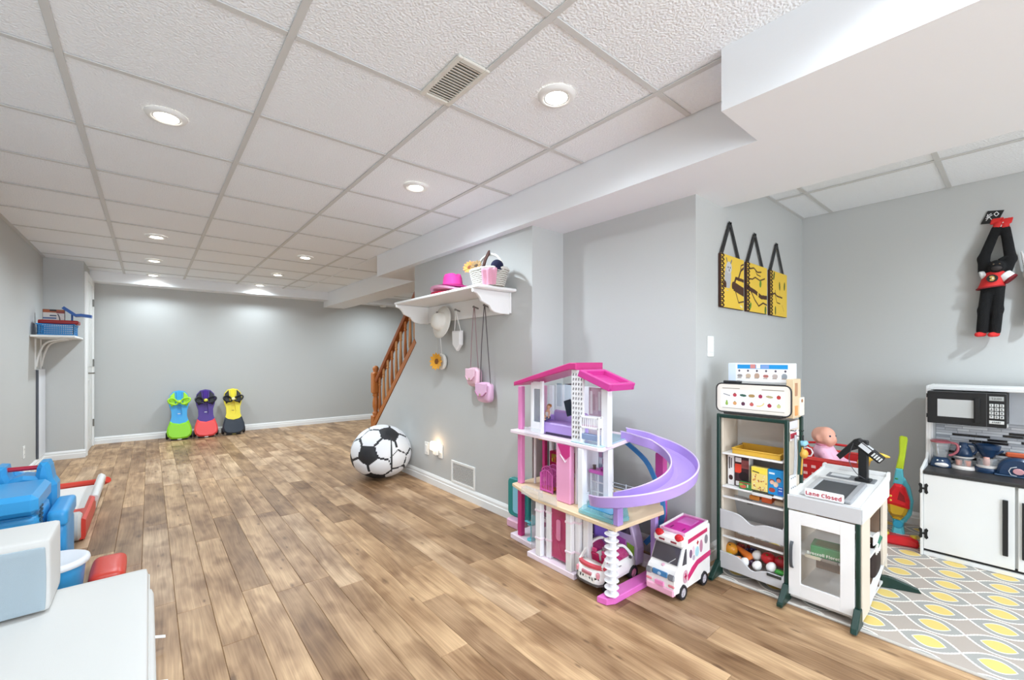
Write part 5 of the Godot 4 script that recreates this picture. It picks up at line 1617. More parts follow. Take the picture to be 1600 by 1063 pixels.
func build_vehicles() -> void:
	var white := mat("f4f1ee", 0.25)
	var red := mat("c9205c", 0.35)
	# convertible: rear towards -x
	var o := V(1.585, 0.004, -1.338)
	var c := thing("toy_car", "white toy convertible with raspberry seats parked by the dollhouse pillar", "toy car", o)
	var L := 0.325
	var st := [0.0, 0.012, 0.03, 0.06, 0.0601, 0.1, 0.15, 0.2, 0.2001, 0.225, 0.26, 0.295, 0.315, 0.325]
	var topy := [0.075, 0.1, 0.112, 0.118, 0.118, 0.114, 0.112, 0.114, 0.114, 0.116, 0.108, 0.094, 0.078, 0.06]
	var hw := [0.05, 0.068, 0.077, 0.082, 0.082, 0.084, 0.084, 0.083, 0.083, 0.082, 0.078, 0.07, 0.058, 0.045]
	var rows := []
	for i in st.size():
		var cab: bool = i >= 4 and i <= 7
		var y: float = topy[i]
		var w: float = hw[i]
		var b := 0.03 if i > 0 and i < 13 else 0.045
		var half := [Vector2(0, b), Vector2(w * 0.8, b), Vector2(w * 0.97, b + 0.012), Vector2(w, b + 0.035), Vector2(w * 0.97, y - 0.018), Vector2(w * 0.88, y - 0.003)]
		if cab: half += [Vector2(w * 0.8, y), Vector2(w * 0.76, y - 0.004), Vector2(w * 0.74, 0.05), Vector2(0, 0.05)]
		else: half += [Vector2(w * 0.8, y + 0.001), Vector2(w * 0.76, y + 0.002), Vector2(w * 0.4, y + 0.006), Vector2(0, y + 0.008)]
		var row := []
		for p in half: row.append(o + V(st[i], p.y, p.x))
		for k in range(half.size() - 2, 0, -1): row.append(o + V(st[i], half[k].y, -half[k].x))
		rows.append(row)
	# shell with the cockpit left open
	var shell := G.new()
	shell.g = 10
	for i in rows.size() - 1:
		var n: int = rows[i].size()
		for s in n:
			var e := (s + 1) % n
			var a: Vector3 = rows[i][s]
			var b2: Vector3 = rows[i][e]
			var c2: Vector3 = rows[i + 1][e]
			var d2: Vector3 = rows[i + 1][s]
			var hint := (b2 - a).cross(V(1, 0, 0))
			# the ring runs from the keel over +z to the top: outward is ring direction x forward
			shell.q(a, b2, c2, d2, hint if hint.length() > 1e-9 else V(0, -1, 0))
	var n0: int = rows[0].size()
	shell.g = -1
	for e in [0, rows.size() - 1]:
		var mid := Vector3.ZERO
		for p in rows[e]: mid += p / n0
		for s in n0:
			shell.t(mid, rows[e][s], rows[e][(s + 1) % n0], V(-1 if e == 0 else 1, 0, 0))
	part(c, "body", shell, white)
	part(c, "cockpit_floor", G.new().at(o).bb(V(0.062, 0.05, -0.06), V(0.198, 0.056, 0.06)), red)
	for s in [-1.0, 1.0]:
		var seat := part(c, "seat", G.new().at(o).bb(V(0.11, 0.056, 0.03 * s - 0.024), V(0.16, 0.08, 0.03 * s + 0.024), 0.006), red)
		part(seat, "backrest", G.new().at(o + V(0.108, 0.105, 0.03 * s), Basis(V(0, 0, 1), 0.2)).box(Vector3.ZERO, V(0.014, 0.075, 0.046), 0.006), red)
		part(seat, "headrest", G.new().at(o).bb(V(0.092, 0.145, 0.03 * s - 0.014), V(0.104, 0.165, 0.03 * s + 0.014), 0.004), mat("d8457f", 0.4))
		var rail := []
		for p in [V(0.03, 0.112, 0.068), V(0.07, 0.15, 0.066), V(0.115, 0.178, 0.062), V(0.16, 0.186, 0.06), V(0.205, 0.175, 0.062), V(0.25, 0.13, 0.07), V(0.262, 0.112, 0.072)]:
			rail.append(o + V(p.x, p.y, p.z * s))
		part(c, "roof_rail", G.new().sweep(smooth_line(rail, 4), P2([-0.006, -0.005, 0.006, -0.005, 0.006, 0.005, -0.006, 0.005]), V(0, 0, s)), white)
		part(c, "side_glass", G.new().at(o + V(0, 0, 0.07 * s)).prism(P2([0.125, 0.115, 0.245, 0.118, 0.205, 0.165, 0.16, 0.178, 0.13, 0.172]), -0.001, 0.001), glass("d33a86", 0.5))
		part(c, "mirror", G.new().at(o).bb(V(0.222, 0.115, 0.088 * s - 0.008), V(0.232, 0.13, 0.088 * s + 0.008), 0.003), mat("3a3438", 0.4))
		toy_wheel(c, o + V(0.062, 0.032, 0.076 * s), 0.0335, 0.026, mat("d58aa8", 0.3, 0.3), s)
		toy_wheel(c, o + V(0.262, 0.032, 0.074 * s), 0.0335, 0.026, mat("d58aa8", 0.3, 0.3), s)
		part(c, "tail_light", G.new().at(o).bb(V(0.003, 0.072, 0.06 * s - 0.008), V(0.02, 0.1, 0.06 * s + 0.008), 0.004), mat("e59aa6", 0.2))
		part(c, "door_handle", G.new().at(o).bb(V(0.14, 0.096, 0.083 * s - 0.002), V(0.16, 0.1, 0.083 * s + 0.002)), mat("b9b5b5", 0.3, 0.6))
		part(c, "front_light", G.new().at(o).ell(V(0.3, 0.082, 0.05 * s), V(0.012, 0.012, 0.012), 12, 8), mat("e9eef2", 0.1))
	part(c, "windscreen", G.new().at(o + V(0.226, 0.145, 0), Basis(V(0, 0, 1), 0.75)).box(Vector3.ZERO, V(0.003, 0.075, 0.112)), glass("e8eef2", 0.15))
	part(c, "windscreen_frame", G.new().at(o).cyl(V(0.203, 0.176, -0.062), V(0.203, 0.176, 0.062), 0.005), white)
	var hood := []
	for k in 13:
		var a := PI * (k / 12.0 - 0.5)
		hood.append(o + V(0.055 - 0.042 * cos(a), 0.112 + 0.006 * cos(a), 0.072 * sin(a)))
	part(c, "folded_roof", G.new().sweep(hood, P2([-0.008, -0.007, 0.008, -0.007, 0.01, 0.006, -0.006, 0.01]), Vector3.UP), mat("d6515f", 0.45), "coral folded roof")
	part(c, "steering_wheel", G.new().at(o + V(0.186, 0.125, -0.03), Basis(V(0, 0, 1), 0.4)).tube([V(0, 0.02, 0), V(0, 0.014, 0.014), V(0, 0, 0.02), V(0, -0.014, 0.014), V(0, -0.02, 0), V(0, -0.014, -0.014), V(0, 0, -0.02), V(0, 0.014, -0.014)], 0.0028, 6, true).tube([V(0, -0.018, 0), V(0, 0.0, 0), V(0, 0.0, 0.018)], 0.002, 5).tube([V(0, 0, 0), V(0, 0, -0.018)], 0.002, 5), mat("e5dfe2", 0.4))
	part(c, "dashboard", G.new().at(o).bb(V(0.192, 0.085, -0.06), V(0.215, 0.115, 0.06), 0.005), red)
	part(c, "rear_plate", G.new().at(o).bb(V(-0.001, 0.076, -0.03), V(0.01, 0.094, 0.03), 0.003), mat("c77f8c", 0.3, 0.4))
	part(c, "rear_bumper", G.new().sweep([o + V(0.03, 0.042, -0.078), o + V(0.004, 0.042, -0.058), o + V(-0.003, 0.042, 0.0), o + V(0.004, 0.042, 0.058), o + V(0.03, 0.042, 0.078)], P2([-0.003, -0.005, 0.003, -0.005, 0.003, 0.005, -0.003, 0.005]), Vector3.UP), mat("55504f", 0.5))
	# ambulance: front towards -x
	var p := V(1.797, 0.0, -1.08)
	var a := thing("toy_ambulance", "white toy ambulance van with a magenta roof and red beacons", "toy ambulance", p)
	var body := G.new().at(p)
	body.prism(P2([0.0, 0.04, 0.0, 0.075, 0.004, 0.115, 0.02, 0.14, 0.038, 0.15, 0.085, 0.232, 0.068, 0.238, 0.068, 0.262, 0.08, 0.272, 0.335, 0.285, 0.337, 0.04, 0.3, 0.036, 0.293, 0.055, 0.27, 0.066, 0.247, 0.055, 0.24, 0.036, 0.1, 0.036, 0.093, 0.055, 0.07, 0.066, 0.047, 0.055, 0.04, 0.036]), -0.075, 0.075, 0.006)
	part(a, "body", body, white)
	# windows
	var ws := G.new().at(p + V(0.0595, 0.192, 0), Basis(V(0, 0, 1), -0.52))
	part(a, "windscreen", ws.box(V(-0.002, 0, 0), V(0.004, 0.078, 0.13), 0.001), mat("4a474d", 0.08))
	part(a, "wiper", G.new().at(p).cyl(V(0.036, 0.158, 0.02), V(0.05, 0.185, 0.05), 0.0015, 0.0015, 5), mat("c9c6c6", 0.4))
	for s in [-1.0, 1.0]:
		part(a, "side_window", G.new().at(p + V(0, 0, 0.0755 * s)).prism(P2([0.062, 0.158, 0.1, 0.155, 0.1, 0.225, 0.088, 0.225]), -0.001, 0.001), mat("4a474d", 0.1))
		part(a, "stripe", G.new().at(p + V(0, 0, 0.0755 * s)).prism(P2([0.115, 0.1, 0.15, 0.125, 0.2, 0.145, 0.334, 0.155, 0.334, 0.13, 0.21, 0.12, 0.17, 0.1, 0.115, 0.072]), -0.001, 0.001), mat("d0256f", 0.35))
		part(a, "stripe", G.new().at(p + V(0, 0, 0.0755 * s)).prism(P2([0.115, 0.243, 0.3, 0.255, 0.3, 0.272, 0.115, 0.262]), -0.001, 0.001), mat("c92a62", 0.35))
		part(a, "emblem", G.new().at(p + V(0.09, 0.1, 0.0758 * s)).prism(oval(0.022, 0.03), -0.001, 0.001), mat("cfa0b0", 0.4))
		part(a, "emblem_cross", G.new().at(p + V(0.09, 0.102, 0.077 * s)).box(Vector3.ZERO, V(0.008, 0.028, 0.001)).box(Vector3.ZERO, V(0.024, 0.008, 0.001)), mat("c92a62", 0.4))
		for e in [[0.14, 0.19, 0.012, 0.02, "7d5a78"], [0.165, 0.2, 0.01, 0.022, "e6c4d2"], [0.2, 0.185, 0.018, 0.024, "a9d3de"], [0.168, 0.165, 0.012, 0.012, "b9aebe"], [0.24, 0.2, 0.014, 0.03, "c07f9c"], [0.29, 0.22, 0.016, 0.022, "8a8790"]]:
			part(a, "sticker", G.new().at(p + V(e[0], e[1], 0.0758 * s)).prism(oval(e[2], e[3], 14), -0.0008, 0.0008), mat(e[4], 0.4))
		part(a, "sticker_cross", G.new().at(p + V(0.205, 0.226, 0.0762 * s)).box(Vector3.ZERO, V(0.006, 0.018, 0.001)).box(Vector3.ZERO, V(0.018, 0.006, 0.001)), mat("d8323f", 0.4))
		part(a, "door_line", G.new().at(p + V(0.108, 0.13, 0.0752 * s)).box(Vector3.ZERO, V(0.0015, 0.17, 0.001)), mat("b5b0b2", 0.5))
		part(a, "beacon", G.new().at(p).ell(V(0.082, 0.268, 0.05 * s), V(0.017, 0.02, 0.022), 16, 10), mat("cf1f2c", 0.15))
		part(a, "front_light", G.new().at(p + V(0.0, 0.115, 0.056 * s), Basis(V(0, 0, 1), -0.25)).box(V(0.001, 0, 0), V(0.012, 0.026, 0.03), 0.004), mat("8d9197", 0.12, 0.5))
		part(a, "fog_light", G.new().at(p).bb(V(-0.003, 0.07, 0.056 * s - 0.015), V(0.006, 0.082, 0.056 * s + 0.015), 0.003), mat("e0848c", 0.25))
		part(a, "brow_vent", G.new().at(p).bb(V(0.065, 0.244, 0.03 * s - 0.014), V(0.07, 0.252, 0.03 * s + 0.014)), mat("8b3340", 0.4))
		toy_wheel(a, p + V(0.07, 0.033, 0.066 * s), 0.033, 0.026, mat("cfc9cf", 0.3, 0.3), s)
		toy_wheel(a, p + V(0.27, 0.033, 0.066 * s), 0.033, 0.026, mat("cfc9cf", 0.3, 0.3), s)
	part(a, "grille", G.new().at(p + V(0.0, 0.118, 0), Basis(V(0, 0, 1), -0.2)).box(V(0.0, 0, 0), V(0.008, 0.024, 0.075), 0.003), mat("3f78a8", 0.3))
	part(a, "badge", G.new().at(p + V(-0.005, 0.118, 0), FACE_LEFT).prism(oval(0.008, 0.007, 14), 0.0, 0.003), mat("b9d3e6", 0.3))
	part(a, "bumper", G.new().at(p).bb(V(-0.006, 0.03, -0.07), V(0.02, 0.064, 0.07), 0.006), mat("efb3cb", 0.35), "pale pink bumper")
	part(a, "license_plate", G.new().at(p).bb(V(-0.009, 0.066, -0.022), V(0.0, 0.084, 0.022), 0.001), mat("ef8fbf", 0.35))
	part(a, "bonnet_badge", G.new().at(p + V(0.028, 0.1475, 0), Basis(V(0, 0, 1), 0.45)).lathe(V(0, 0, 0), [Vector2(0, 0), Vector2(0.008, 0.0), Vector2(0.007, 0.003), Vector2(0, 0.003)], 12), mat("e6b6c8", 0.3))
	# roof: magenta panel framed by white rails, with a hatch
	var tilt := Basis(V(0, 0, 1), 0.051)
	var rp := p + V(0.22, 0.281, 0)
	part(a, "roof_panel", G.new().at(rp, tilt).box(V(0, 0.002, 0), V(0.2, 0.008, 0.118), 0.002), mat("cf1f9c", 0.35), "magenta roof panel")
	part(a, "roof_hatch", G.new().at(rp, tilt).box(V(0.04, 0.007, 0.0), V(0.085, 0.006, 0.075), 0.003), mat("d868bc", 0.25))
	for s in [-1.0, 1.0]:
		part(a, "roof_rail", G.new().at(rp, tilt).box(V(0, 0.006, 0.064 * s), V(0.22, 0.016, 0.008), 0.002), white)
		part(a, "roof_rail", G.new().at(rp, tilt).box(V(0.107 * s, 0.006, 0), V(0.008, 0.014, 0.12), 0.002), mat("e9a9cf", 0.35))
	for z in [-0.03, 0.03]:
		part(a, "roof_slot", G.new().at(rp, tilt).box(V(-0.06, 0.0065, z), V(0.03, 0.001, 0.006)), mat("7a1560", 0.5))

func wavy(z0: float, z1: float, y0: float, y1: float, dip: float) -> PackedVector2Array:
	var p := P2([z0, y0, z1, y0, z1, y1])
	for k in 15:
		var t := 1.0 - (k + 0.5) / 15.0
		var d := -dip * exp(-pow((t - 0.52) / 0.13, 2.0)) - dip * 0.45 * smoothstep(0.45, 0.75, t)
		p.append(Vector2(lerpf(z0, z1, t), y1 + d + dip * 0.3 * (1.0 - t)))
	p.append(Vector2(z0, y1 + dip * 0.3))
	return p

func side_poly(a: Array) -> PackedVector2Array:
	return P2(a)

func build_market() -> void:
	var wood := mat("ddcfbd", 0.55)
	var green := mat("0a3027", 0.4)
	var white := mat("eceae8", 0.45)
	var grey := mat("c4c3c4", 0.45)
	var m := thing("market_stand", "toy grocery market stand with green posts, shelves and a checkout counter", "toy market", V(2.45, 0.01, -0.7))
	var RY := 0.009
	# posts and feet
	for z in [-1.0, -0.695]:
		part(m, "post", G.new().bb(V(2.205, RY, z - 0.008), V(2.223, 0.825, z + 0.008), 0.003), green)
		part(m, "post", G.new().bb(V(2.4, RY, z - 0.008), V(2.416, 0.825, z + 0.008), 0.003), green)
		part(m, "foot", G.new().at(V(2.21, RY, z + 0.012), Basis(V(1, 0, 0), 0)).prism(P2([-0.09, 0.0, 0.03, 0.0, 0.012, 0.075, -0.012, 0.075, -0.08, 0.018, -0.09, 0.012]), -0.024, 0.0, 0.003), green)
	part(m, "top_bar", G.new().bb(V(2.205, 0.806, -0.998), V(2.22, 0.824, -0.697), 0.004), green)
	part(m, "post", G.new().bb(V(2.205, RY, -0.445), V(2.221, 0.43, -0.429), 0.003), green)
	part(m, "foot", G.new().at(V(2.21, RY, -0.425)).prism(P2([-0.075, 0.0, 0.03, 0.0, 0.012, 0.075, -0.012, 0.075, -0.065, 0.018]), -0.024, 0.0, 0.003), green)
	part(m, "foot", G.new().at(V(2.7, RY, -0.43), Basis(V(0, 1, 0), -1.15)).prism(P2([-0.02, 0.0, 0.13, 0.0, 0.12, 0.018, 0.01, 0.055, -0.02, 0.055]), -0.011, 0.011, 0.003), green)
	# rack
	part(m, "side_panel", G.new().bb(V(2.224, 0.05, -0.994), V(2.405, 0.81, -0.984), 0.002), wood)
	part(m, "side_panel", G.new().bb(V(2.224, 0.05, -0.711), V(2.405, 0.81, -0.70), 0.002), wood)
	part(m, "back_panel", G.new().bb(V(2.398, 0.47, -0.984), V(2.405, 0.81, -0.711)), mat("e3deda", 0.5))
	for y in [0.628, 0.462]:
		part(m, "shelf", G.new().bb(V(2.212, y - 0.006, -0.984), V(2.4, y + 0.002, -0.711), 0.002), white)
	part(m, "label_holder", G.new().bb(V(2.205, 0.452, -0.84), V(2.211, 0.466, -0.755), 0.001), mat("d9d8d4", 0.4))
	part(m, "label_holder", G.new().bb(V(2.209, 0.464, -0.84), V(2.222, 0.47, -0.75), 0.001), mat("2c2f26", 0.5))
	for b in [[0.25, 0.335, 0.034], [0.05, 0.122, 0.04]]:
		part(m, "bin_front", G.new().at(V(2.216, 0, 0), FACE_LEFT).prism(wavy(-0.992, -0.704, b[0], b[1], b[2]), 0.0, 0.008, 0.002), grey)
		part(m, "bin_floor", G.new().bb(V(2.216, b[0], -0.984), V(2.4, b[0] + 0.007, -0.711)), white)
		part(m, "bin_back", G.new().at(V(2.39, b[0] + 0.05, -0.848), Basis(V(0, 0, 1), 0.35)).box(V(0, 0.02, 0), V(0.006, 0.14, 0.272)), grey if b[0] > 0.2 else mat("cdb8a8", 0.55))
	part(m, "divider", G.new().bb(V(2.218, 0.405, -0.984), V(2.235, 0.411, -0.711)), white)
	part(m, "divider", G.new().bb(V(2.218, 0.205, -0.984), V(2.235, 0.211, -0.711)), white)
	part(m, "label_slot", G.new().bb(V(2.204, 0.092, -0.775), V(2.208, 0.104, -0.715)), mat("33332f", 0.6))
	# price stickers on the back of the first bin
	part(m, "code_sticker", G.new().at(V(2.338, 0.372, -0.9), FACE_LEFT * Basis(V(1, 0, 0), 0.35)).box(Vector3.ZERO, V(0.028, 0.03, 0.001)), mat("8a8a8c", 0.6))
	# counter
	part(m, "apron", G.new().bb(V(2.205, 0.428, -0.688), V(2.222, 0.492, -0.424), 0.003), grey)
	var tilt := atan2(0.043, 0.58)
	var top := G.new().at(V(2.5, 0.507, -0.557), Basis(V(0, 0, 1), tilt))
	top.box(V(0.0, -0.008, 0), V(0.585, 0.012, 0.262))
	part(m, "counter_top", top, white)
	for z in [-0.69, -0.43]:
		part(m, "side_rim", G.new().at(V(0, 0, z)).prism(P2([2.206, 0.43, 2.76, 0.43, 2.76, 0.5, 2.785, 0.51, 2.785, 0.545, 2.755, 0.545, 2.745, 0.53, 2.215, 0.49, 2.206, 0.492]), -0.006, 0.006, 0.002), white)
	part(m, "back_rim", G.new().bb(V(2.755, 0.47, -0.684), V(2.765, 0.545, -0.436), 0.002), white)
	# side with a cut-out, towards the rug
	var side := G.new().at(V(0, 0, -0.43))
	side.prism(P2([2.222, 0.03, 2.352, 0.03, 2.352, 0.42, 2.45, 0.424, 2.62, 0.424, 2.62, 0.14, 2.71, 0.1, 2.71, 0.43, 2.222, 0.43]), -0.006, 0.006, 0.002)
	part(m, "counter_side", side, wood)
	part(m, "counter_side", G.new().bb(V(2.222, 0.03, -0.694), V(2.71, 0.43, -0.684)), wood)
	part(m, "counter_back", G.new().bb(V(2.7, 0.05, -0.684), V(2.71, 0.43, -0.437)), wood)
	part(m, "counter_floor", G.new().bb(V(2.222, 0.03, -0.684), V(2.7, 0.04, -0.437)), white)
	part(m, "counter_floor", G.new().at(V(2.54, 0.105, -0.44), Basis(V(0, 0, 1), 0.3)).box(V(0, 0, 0.006), V(0.38, 0.008, 0.02)), white)
	var dr := part(m, "door", G.new().at(V(2.214, 0, 0), FACE_LEFT).prism(P2([-0.684, 0.047, -0.638, 0.047, -0.638, 0.422, -0.684, 0.422]), 0.0, 0.012, 0.001), white)
	for f in [[-0.638, 0.047, -0.495, 0.105], [-0.638, 0.368, -0.495, 0.422], [-0.495, 0.047, -0.447, 0.422]]:
		part(dr, "door_rail", G.new().at(V(2.214, 0, 0), FACE_LEFT).prism(P2([f[0], f[1], f[2], f[1], f[2], f[3], f[0], f[3]]), 0.0, 0.012, 0.001), white)
	part(dr, "pane", G.new().bb(V(2.207, 0.105, -0.638), V(2.209, 0.368, -0.495)), glass("d8dcdc", 0.04))
	part(dr, "handle", G.new().sweep(smooth_line([V(2.201, 0.285, -0.67), V(2.188, 0.27, -0.67), V(2.184, 0.228, -0.67), V(2.188, 0.186, -0.67), V(2.201, 0.17, -0.67)], 4), P2([-0.003, -0.006, 0.003, -0.006, 0.003, 0.006, -0.003, 0.006]), V(0, 0, 1)), mat("4d5156", 0.4))
	part(m, "inner_shelf", G.new().bb(V(2.24, 0.225, -0.684), V(2.6, 0.233, -0.437)), white)
	part(m, "inner_back", G.new().bb(V(2.6, 0.04, -0.684), V(2.608, 0.43, -0.437)), mat("7d6553", 0.6))
	# conveyor, keypad, scanner post on the sloping top
	var tb := Basis(V(0, 0, 1), tilt)
	var tt := func(x: float, z: float, y := 0.0) -> Vector3: return V(x, 0.4868 + (x - 2.21) * 0.0742 + y, z)
	var ring := G.new().at(Vector3.ZERO)
	part(m, "belt_frame", G.new().at(tt.call(2.4, -0.645), tb).box(V(0, 0.002, 0), V(0.29, 0.008, 0.024), 0.002), grey)
	part(m, "belt_frame", G.new().at(tt.call(2.4, -0.482), tb).box(V(0, 0.006, 0), V(0.29, 0.016, 0.026), 0.004), mat("9d9da0", 0.4))
	part(m, "belt_frame", G.new().at(tt.call(2.535, -0.563), tb).box(V(0, 0.002, 0), V(0.026, 0.008, 0.15), 0.002), mat("b0b0b2", 0.4))
	part(m, "belt_frame", G.new().at(tt.call(2.268, -0.563), tb).box(V(0, 0.002, 0), V(0.026, 0.01, 0.15), 0.002), mat("5b5d60", 0.4))
	part(m, "belt", G.new().at(tt.call(2.4, -0.563), tb).box(V(0, -0.001, 0), V(0.26, 0.004, 0.14)), mat("4a4b4d", 0.7))
	part(m, "keypad_strip", G.new().at(tt.call(2.635, -0.548), tb).box(V(0, 0.0, 0), V(0.065, 0.006, 0.19), 0.002), mat("7b7d80", 0.4))
	part(m, "keypad_label", G.new().at(tt.call(2.635, -0.59), tb).box(V(0, 0.0035, 0), V(0.04, 0.001, 0.075)), mat("d9d9da", 0.4))
	var sign := part(m, "counter_sign", G.new().at(V(2.238, 0.511, -0.56), FACE_LEFT).prism(rrect(0.143, 0.036, 0.005), 0.0, 0.004, 0.001), mat("f1efee", 0.4), "white lane sign")
	text(sign, "lettering", "Lane Closed", V(2.2336, 0.508, -0.562), FACE_LEFT, 0.0165, mat("b3253c", 0.5))
	part(m, "scanner_stand", G.new().at(tt.call(2.62, -0.497)).box(V(0, 0.006, 0), V(0.05, 0.014, 0.06), 0.003).box(V(0, 0.1, 0), V(0.034, 0.19, 0.036), 0.004), mat("151517", 0.4), "black scanner stand")
	# hand-held scanner hung over the stand
	var sc := thing("toy_scanner", "black handheld toy barcode scanner folded over the stand on the checkout", "toy scanner", V(2.62, 0.66, -0.5))
	var blk := mat("161618", 0.4)
	var so := V(2.62, 0.706, -0.512)
	part(sc, "head", G.new().at(so, FACE_LEFT).prism(P2([-0.09, -0.082, -0.075, -0.1, -0.03, -0.05, 0.012, -0.03, 0.02, 0.0, 0.0, 0.014, -0.02, 0.006]), -0.016, 0.016, 0.004), blk)
	var hb := FACE_LEFT * Basis(V(0, 0, 1), -0.68)
	var ho := so + hb * V(0.055, -0.01, 0)
	part(sc, "handle", G.new().at(ho, hb).box(V(0.0, 0, 0), V(0.125, 0.034, 0.044), 0.005), blk)
	part(sc, "screen", G.new().at(ho, hb).box(V(-0.018, 0.0175, 0.006), V(0.05, 0.001, 0.028)).box(V(-0.018, 0.003, 0.0225), V(0.05, 0.02, 0.001)), mat("d5d6d8", 0.3))
	for k in 4:
		part(sc, "button", G.new().at(ho, hb).box(V(0.022 + 0.011 * k, 0.003, 0.0228), V(0.007, 0.02, 0.002)), mat("d9d9d6", 0.4))
	part(sc, "cord", G.new().tube(smooth_line([so + V(-0.02, -0.01, -0.02), so + V(-0.03, -0.09, -0.035), so + V(-0.025, -0.15, -0.01), so + V(-0.02, -0.175, 0.025)]), 0.0018, 5), mat("4a4a4d", 0.5))
	build_market_goods()

func build_market_goods() -> void:
	# picture sign on top
	var im := canvas(280, 116, "ece5da")
	rect(im, 12, 22, 254, 78, "f4f5f8")
	stroke(im, [Vector2(18, 16), Vector2(90, 16)], 2.0, "8d8478")
	stroke(im, [Vector2(180, 16), Vector2(262, 16)], 2.0, "8d8478")
	stroke(im, [Vector2(18, 102), Vector2(262, 104)], 2.0, "8d8478")
	var rgbs := ["7d7a78", "b6404a", "2f5a4a", "a98a56", "a32c4c", "b3a678", "b83a35", "8fb04a", "d9a066", "5c2f45", "c8605a", "e0cc84", "a5263c", "c9c98a"]
	for k in 14:
		var c := Vector2(36 + 34.5 * (k % 7), 44 + 36 * (k / 7))
		if k == 0: stroke(im, [c - Vector2(13, 3), c + Vector2(13, 4)], 3.5, rgbs[k])
		elif k in [2, 5]: disc(im, c, Vector2(14, 5), rgbs[k], 0.1)
		elif k == 3: disc(im, c, Vector2(13, 7), rgbs[k])
		elif k == 7:
			disc(im, c + Vector2(0, 3), Vector2(6, 8), rgbs[k])
			disc(im, c + Vector2(0, -6), Vector2(3.5, 6), rgbs[k])
		elif k == 11: stroke(im, [c + Vector2(-13, 5), c + Vector2(-2, 5), c + Vector2(8, 0), c + Vector2(13, -7)], 5.0, rgbs[k])
		else:
			disc(im, c, Vector2(8, 8), rgbs[k])
			disc(im, c + Vector2(0, -8), Vector2(2, 2), "5f7a3a")
	var s := thing("picture_sign", "cream rounded sign with rows of fruit and vegetable pictures atop the stand", "sign", V(2.215, 0.835, -0.846))
	var o := V(2.22, 0.908, -0.846)
	part(s, "board", G.new().at(o, FACE_LEFT).prism(rrect(0.336, 0.142, 0.026), -0.012, 0.0, 0.002), mat("ece5da", 0.5))
	var fr := []
	for p in rrect(0.336, 0.142, 0.026): fr.append(o + FACE_LEFT * V(p.x, p.y, 0.0))
	part(s, "black_edge", G.new().tube(fr, 0.0032, 6, true), mat("1d1d1f", 0.4))
	var pg := G.new()
	pg.pic(o + FACE_LEFT * V(-0.158, -0.066, 0.0012), o + FACE_LEFT * V(0.158, -0.066, 0.0012), o + FACE_LEFT * V(0.158, 0.066, 0.0012), o + FACE_LEFT * V(-0.158, 0.066, 0.0012), V(-1, 0, 0))
	part(s, "print", pg, printed(im))
	part(s, "base", G.new().bb(V(2.21, 0.826, -0.975), V(2.4, 0.836, -0.715), 0.002), mat("2b2724", 0.6), "dark base strip")
	single("card_box", G.new().bb(V(2.235, 0.837, -0.96), V(2.37, 0.975, -0.73), 0.003), mat("d9d2c6", 0.6), V(2.3, 0.837, -0.846), "pale card box standing behind the fruit picture sign", "box")
	var pen := thing("marker", "black marker lying on top edge of the picture sign", "marker", V(2.25, 0.976, -0.95))
	part(pen, "barrel", G.new().cyl(V(2.25, 0.985, -0.99), V(2.25, 0.985, -0.925), 0.0075, 0.0075, 12), mat("17171a", 0.4))
	part(pen, "cap", G.new().cyl(V(2.25, 0.985, -0.925), V(2.25, 0.985, -0.905), 0.0085, 0.0075, 12), mat("2a2a2e", 0.4))
	var im2 := canvas(200, 56, "f0eff1")
	rect(im2, 0, 0, 26, 56, "d7e3f2")
	rect(im2, 32, 3, 164, 13, "1e93d6")
	rect(im2, 76, 2, 18, 13, "d58a86")
	rect(im2, 96, 3, 14, 12, "f0ede6")
	rect(im2, 112, 4, 26, 11, "7fa0d6")
	for k in 6:
		disc(im2, Vector2(38 + 30 * k, 22), Vector2(3.6, 3.6), "544a55")
		disc(im2, Vector2(40 + 29 * k, 38), Vector2(9, 5 + (k % 3) * 2), ["9a9290", "c2ab94", "b99a86", "b06a62", "b9a8a2", "8f959c"][k])
		rect(im2, 32 + 29 * k, 44, 14, 3, "a89a90")
	var b2 := thing("toy_box", "white picture box with bright blue band lying on top of the stand", "box", V(2.33, 0.977, -0.846))
	part(b2, "box", G.new().bb(V(2.29, 0.986, -0.985), V(2.38, 1.08, -0.705), 0.002), mat("eeedf0", 0.5))
	var p2 := G.new()
	p2.pic(V(2.288, 0.99, -0.984), V(2.288, 0.99, -0.708), V(2.288, 1.078, -0.708), V(2.288, 1.078, -0.984), V(-1, 0, 0))
	part(b2, "print", p2, printed(im2))
	var cd := thing("toy_box", "tall wooden card box with orange and cream panels at the stand's right end", "box", V(2.33, 0.83, -0.7))
	part(cd, "box", G.new().bb(V(2.26, 0.827, -0.712), V(2.36, 1.008, -0.682), 0.002), mat("dcc3a0", 0.55))
	part(cd, "panel", G.new().bb(V(2.255, 0.84, -0.71), V(2.26, 0.885, -0.698)).bb(V(2.28, 0.84, -0.682), V(2.31, 0.885, -0.679)), mat("dd9a5c", 0.5))
	part(cd, "panel", G.new().bb(V(2.28, 0.93, -0.682), V(2.31, 0.99, -0.68)), mat("b98a6a", 0.5))
	part(cd, "side_card", G.new().bb(V(2.33, 0.835, -0.682), V(2.39, 0.92, -0.676), 0.001), mat("ece2d2", 0.5))
	part(cd, "seal", G.new().at(V(2.355, 0.905, -0.675)).prism(oval(0.01, 0.008, 14), 0.0, 0.001), mat("a9744f", 0.5))
	# shelf goods
	var yel := mat("d9a93a", 0.45)
	var tr := thing("toy_tray", "long mustard yellow tray on the upper shelf of the stand", "tray", V(2.29, 0.63, -0.835))
	var tg := G.new()
	tg.bb(V(2.232, 0.631, -0.942), V(2.36, 0.635, -0.726))
	part(tr, "floor", tg, yel)
